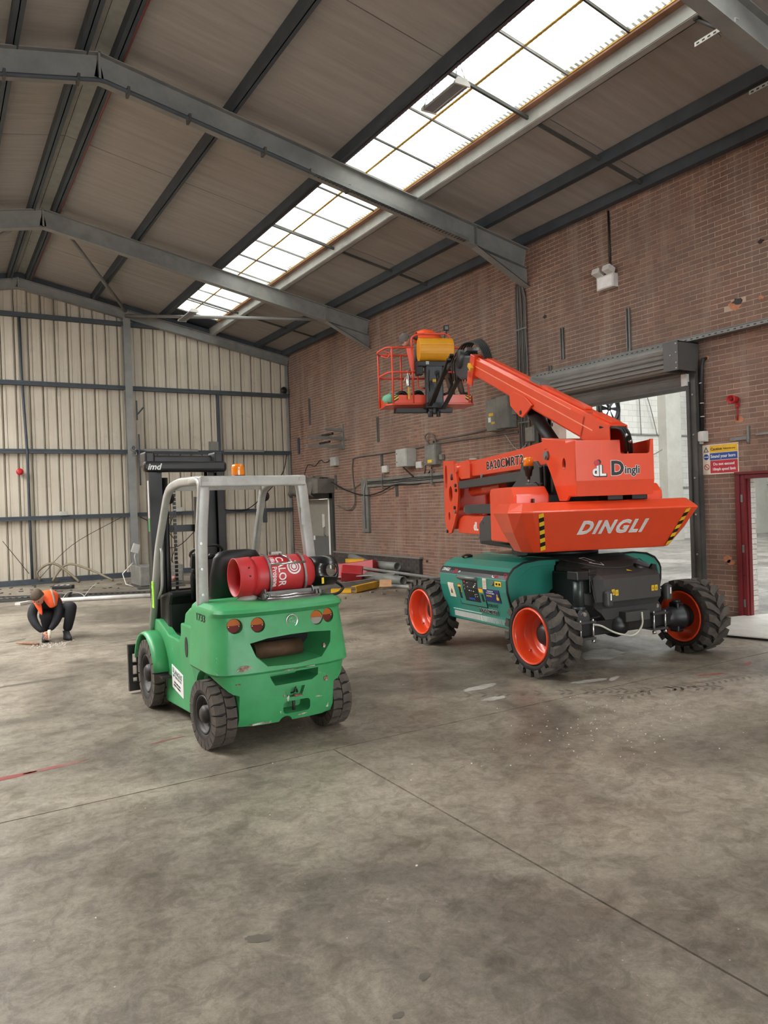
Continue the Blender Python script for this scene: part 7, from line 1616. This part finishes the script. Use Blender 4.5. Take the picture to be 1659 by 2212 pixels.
# hands with separate fingers, closed on a pale tool
def hand(nm, w, dirn, up, side, mt=M_skin):
    w = V(w); d = V(dirn).normalized(); u = V(up).normalized(); s_ = d.cross(u).normalized()*side
    n = [tuple(w)+(.026, .020), tuple(w+d*.035)+(.034, .018), tuple(w+d*.075)+(.036, .016)]; e = [(0, 1), (1, 2)]
    for i, (off, L) in enumerate(((-.027, .9), (-.009, 1.0), (.009, .95), (.027, .8))):
        k = len(n); p = w+d*.078+s_*off; n.append(tuple(p)+(.0095,)*2); n.append(tuple(p+d*.03*L-u*.008)+(.009,)*2); n.append(tuple(p+d*.04*L-u*.034)+(.008,)*2); n.append(tuple(p+d*.025*L-u*.052)+(.0075,)*2); e += [(2, k), (k, k+1), (k+1, k+2), (k+2, k+3)]
    k = len(n); p = w+d*.03-s_*.034; n.append(tuple(p)+(.011,)*2); n.append(tuple(p+d*.03-s_*.012-u*.012)+(.010,)*2); n.append(tuple(p+d*.052-s_*.004-u*.026)+(.009,)*2); e += [(1, k), (k, k+1), (k+1, k+2)]
    return skinned(nm, n, e, mt, man, sub=1)
hand('hand', (1.31, 11.635, .16), (.55, -.25, -.5), (0, -.7, .7), 1); hand('hand', (1.40, 11.635, .175), (-.35, -.25, -.75), (.2, -.7, .6), -1)
b = MB(); b.tube([(1.39, 11.60, .19), (1.392, 11.585, .14), (1.385, 11.58, .09), (1.38, 11.585, .045)], [.022, .024, .016, .008], 10); b.build('glove', mat('pale_glove', S(216, 206, 186), .6), man)
# boots
def boot(x_, y_, yaw, pitch=0, nm='boot'):
    M = Matrix.Translation((x_, y_, 0)) @ Matrix.Rotation(math.radians(yaw), 4, 'Z') @ Matrix.Translation((0, .02, .0)) @ Matrix.Rotation(math.radians(pitch), 4, 'X')
    b = MB(); b.loft([[(u*1.0, v-.005, z) for u, v in pts] for z, pts in ((.012, [(w_*math.cos(a)*.046, -.055+math.sin(a)*.135) for a in [2*PI*i/18 for i in range(18)] for w_ in (1,)]), (.045, [(math.cos(a)*.047, -.055+math.sin(a)*.136) for a in [2*PI*i/18 for i in range(18)]]), (.075, [(math.cos(a)*.043, -.035+math.sin(a)*.105) for a in [2*PI*i/18 for i in range(18)]]), (.12, [(math.cos(a)*.044, .015+math.sin(a)*.06) for a in [2*PI*i/18 for i in range(18)]]))])
    o = b.build(nm, M_boot, man, M, smooth=True); b = MB(); b.prism([(math.cos(a)*.049, -.06+math.sin(a)*.139) for a in [2*PI*i/20 for i in range(20)]], 2, 0, .018); b.build('sole', M_blackp, o, M)
boot(1.645, 11.80, 8); boot(1.375, 11.87, -15, 0)
# person leaning over in the basket
mb_ = thing('person', 'person in orange hi-vis vest bending down inside the raised basket', 'person', TU @ Matrix.Translation((.0, 5.4, bz)))
Y_ = 5.38
nd = [(.30, Y_, 4.58, .13, .12), (.08, Y_-.02, 4.82, .13, .12), (-.16, Y_-.06, 4.96, .15, .12), (-.34, Y_-.08, 4.98, .11, .10), (-.46, Y_-.1, 4.97, .055, .055),
      (-.28, Y_-.26, 4.80, .065, .065), (-.36, Y_-.30, 4.52, .05, .05), (-.50, Y_-.28, 4.32, .035, .035), (-.28, Y_+.14, 4.82, .065, .065), (-.38, Y_+.14, 4.5, .05, .05), (-.5, Y_+.1, 4.3, .035, .035),
      (.34, Y_-.10, 4.46, .10, .10), (.40, Y_-.14, 4.16, .072, .072), (.50, Y_-.12, 3.86, .05, .05), (.30, Y_+.12, 4.46, .10, .10), (.30, Y_+.1, 4.14, .072, .072), (.38, Y_+.12, 3.84, .05, .05)]
ed = [(0, 1), (1, 2), (2, 3), (3, 4), (2, 5), (5, 6), (6, 7), (2, 8), (8, 9), (9, 10), (0, 11), (11, 12), (12, 13), (0, 14), (14, 15), (15, 16)]
_WMb = WM[mb_]
skinned('body', nd, ed, mat('brown_grey_trousers', S(92, 78, 68), .8), mb_, TU)
b = MB(); b.loft([[(x_, Y_-.05+ry*math.sin(a)*1.0, z_+rz*math.cos(a)) for a in [math.radians(-125+i*25) for i in range(11)]] for x_, z_, ry, rz in ((.10, 4.84, .17, .16), (-.08, 4.95, .20, .17), (-.24, 4.98, .21, .15), (-.38, 4.96, .17, .12))], caps=False, closed=False)
o = b.build('vest', M_hv, mb_, TU, smooth=True, recalc=False); m = o.modifiers.new('s', 'SOLIDIFY'); m.thickness = .012
b = MB(); b.sph((-.60, Y_-.12, 4.90), .105, 16, sc_=(1, .85, 1.1)); hd_ = b.build('head', M_skin, mb_, TU)
b = MB(); b.sph((-.615, Y_-.11, 4.92), .118, 16, sc_=(.95, .9, 1.05)); b.build('hood', mat('grey_hood', S(104, 98, 92), .9, var=.3, scale=30), mb_, TU)
for x_, y_ in ((.52, Y_-.16), (.40, Y_+.10)):
    b = MB(); b.loft([[(x_+.02+math.cos(a)*(.12 if z < .06 else .07)-(.0 if z < .06 else .03), y_+math.sin(a)*.05, bz+z) for a in [2*PI*i/16 for i in range(16)]] for z in (.0, .05, .09, .16, .22)]); b.build('boot', M_boot, mb_, TU, smooth=True)
for p in ((-.52, Y_-.28, 4.29), (-.52, Y_+.1, 4.27)):
    n = [p+(.024, .018), (p[0]-.04, p[1], p[2]-.03, .030, .016)]; e = [(0, 1)]
    for i in range(4): k = len(n); oy = -.024+i*.016; n += [(p[0]-.055, p[1]+oy, p[2]-.045, .009, .009), (p[0]-.075, p[1]+oy, p[2]-.075, .0085, .0085), (p[0]-.06, p[1]+oy, p[2]-.10, .008, .008)]; e += [(1, k), (k, k+1), (k+1, k+2)]
    k = len(n); n += [(p[0]-.02, p[1]-.035, p[2]-.03, .011, .011), (p[0]-.04, p[1]-.045, p[2]-.055, .010, .010)]; e += [(0, k), (k, k+1)]
    skinned('hand', n, e, M_skin, mb_, TU, sub=1)

# ================================================================ groups for repeats of one kind
GR = {'channel_strip': 'steel strips left on the brick wall', 'plastic_pipe': 'grey plastic pipes in the scrap heap', 'steel_tube': 'steel tubes in the scrap heap and on the floor', 'steel_beam': 'steel channels and bars lying on the floor', 'hall_cable': 'cables on the white hall wall', 'wall_conduit': 'conduits along the brick wall', 'cable': 'loose cables on the walls', 'hose': 'hoses at the foot of the gable', 'batten_lamp': 'hanging batten lamps', 'slotted_bracket': 'slotted steel bars by the nearest rafter', 'cable_drum': 'cable drums in the basket', 'fuse_box': 'electrical boxes on the brick wall', 'isolator': 'electrical boxes on the brick wall', 'socket_box': 'sockets on the walls', 'junction_box': 'junction boxes on the walls', 'slotted_rail': 'slotted rails on the floor', 'alarm_sounder': 'red alarm sounders', 'person': 'people at work', 'rail_strip': 'strips on the cladding rail', 'bracket': 'brackets by the caution sign'}
for o in bpy.data.objects:
    if o.parent is None and o.get('category') and not o.get('group'):
        k = o.name.split('.')[0]
        if k in GR: o['group'] = GR[k]
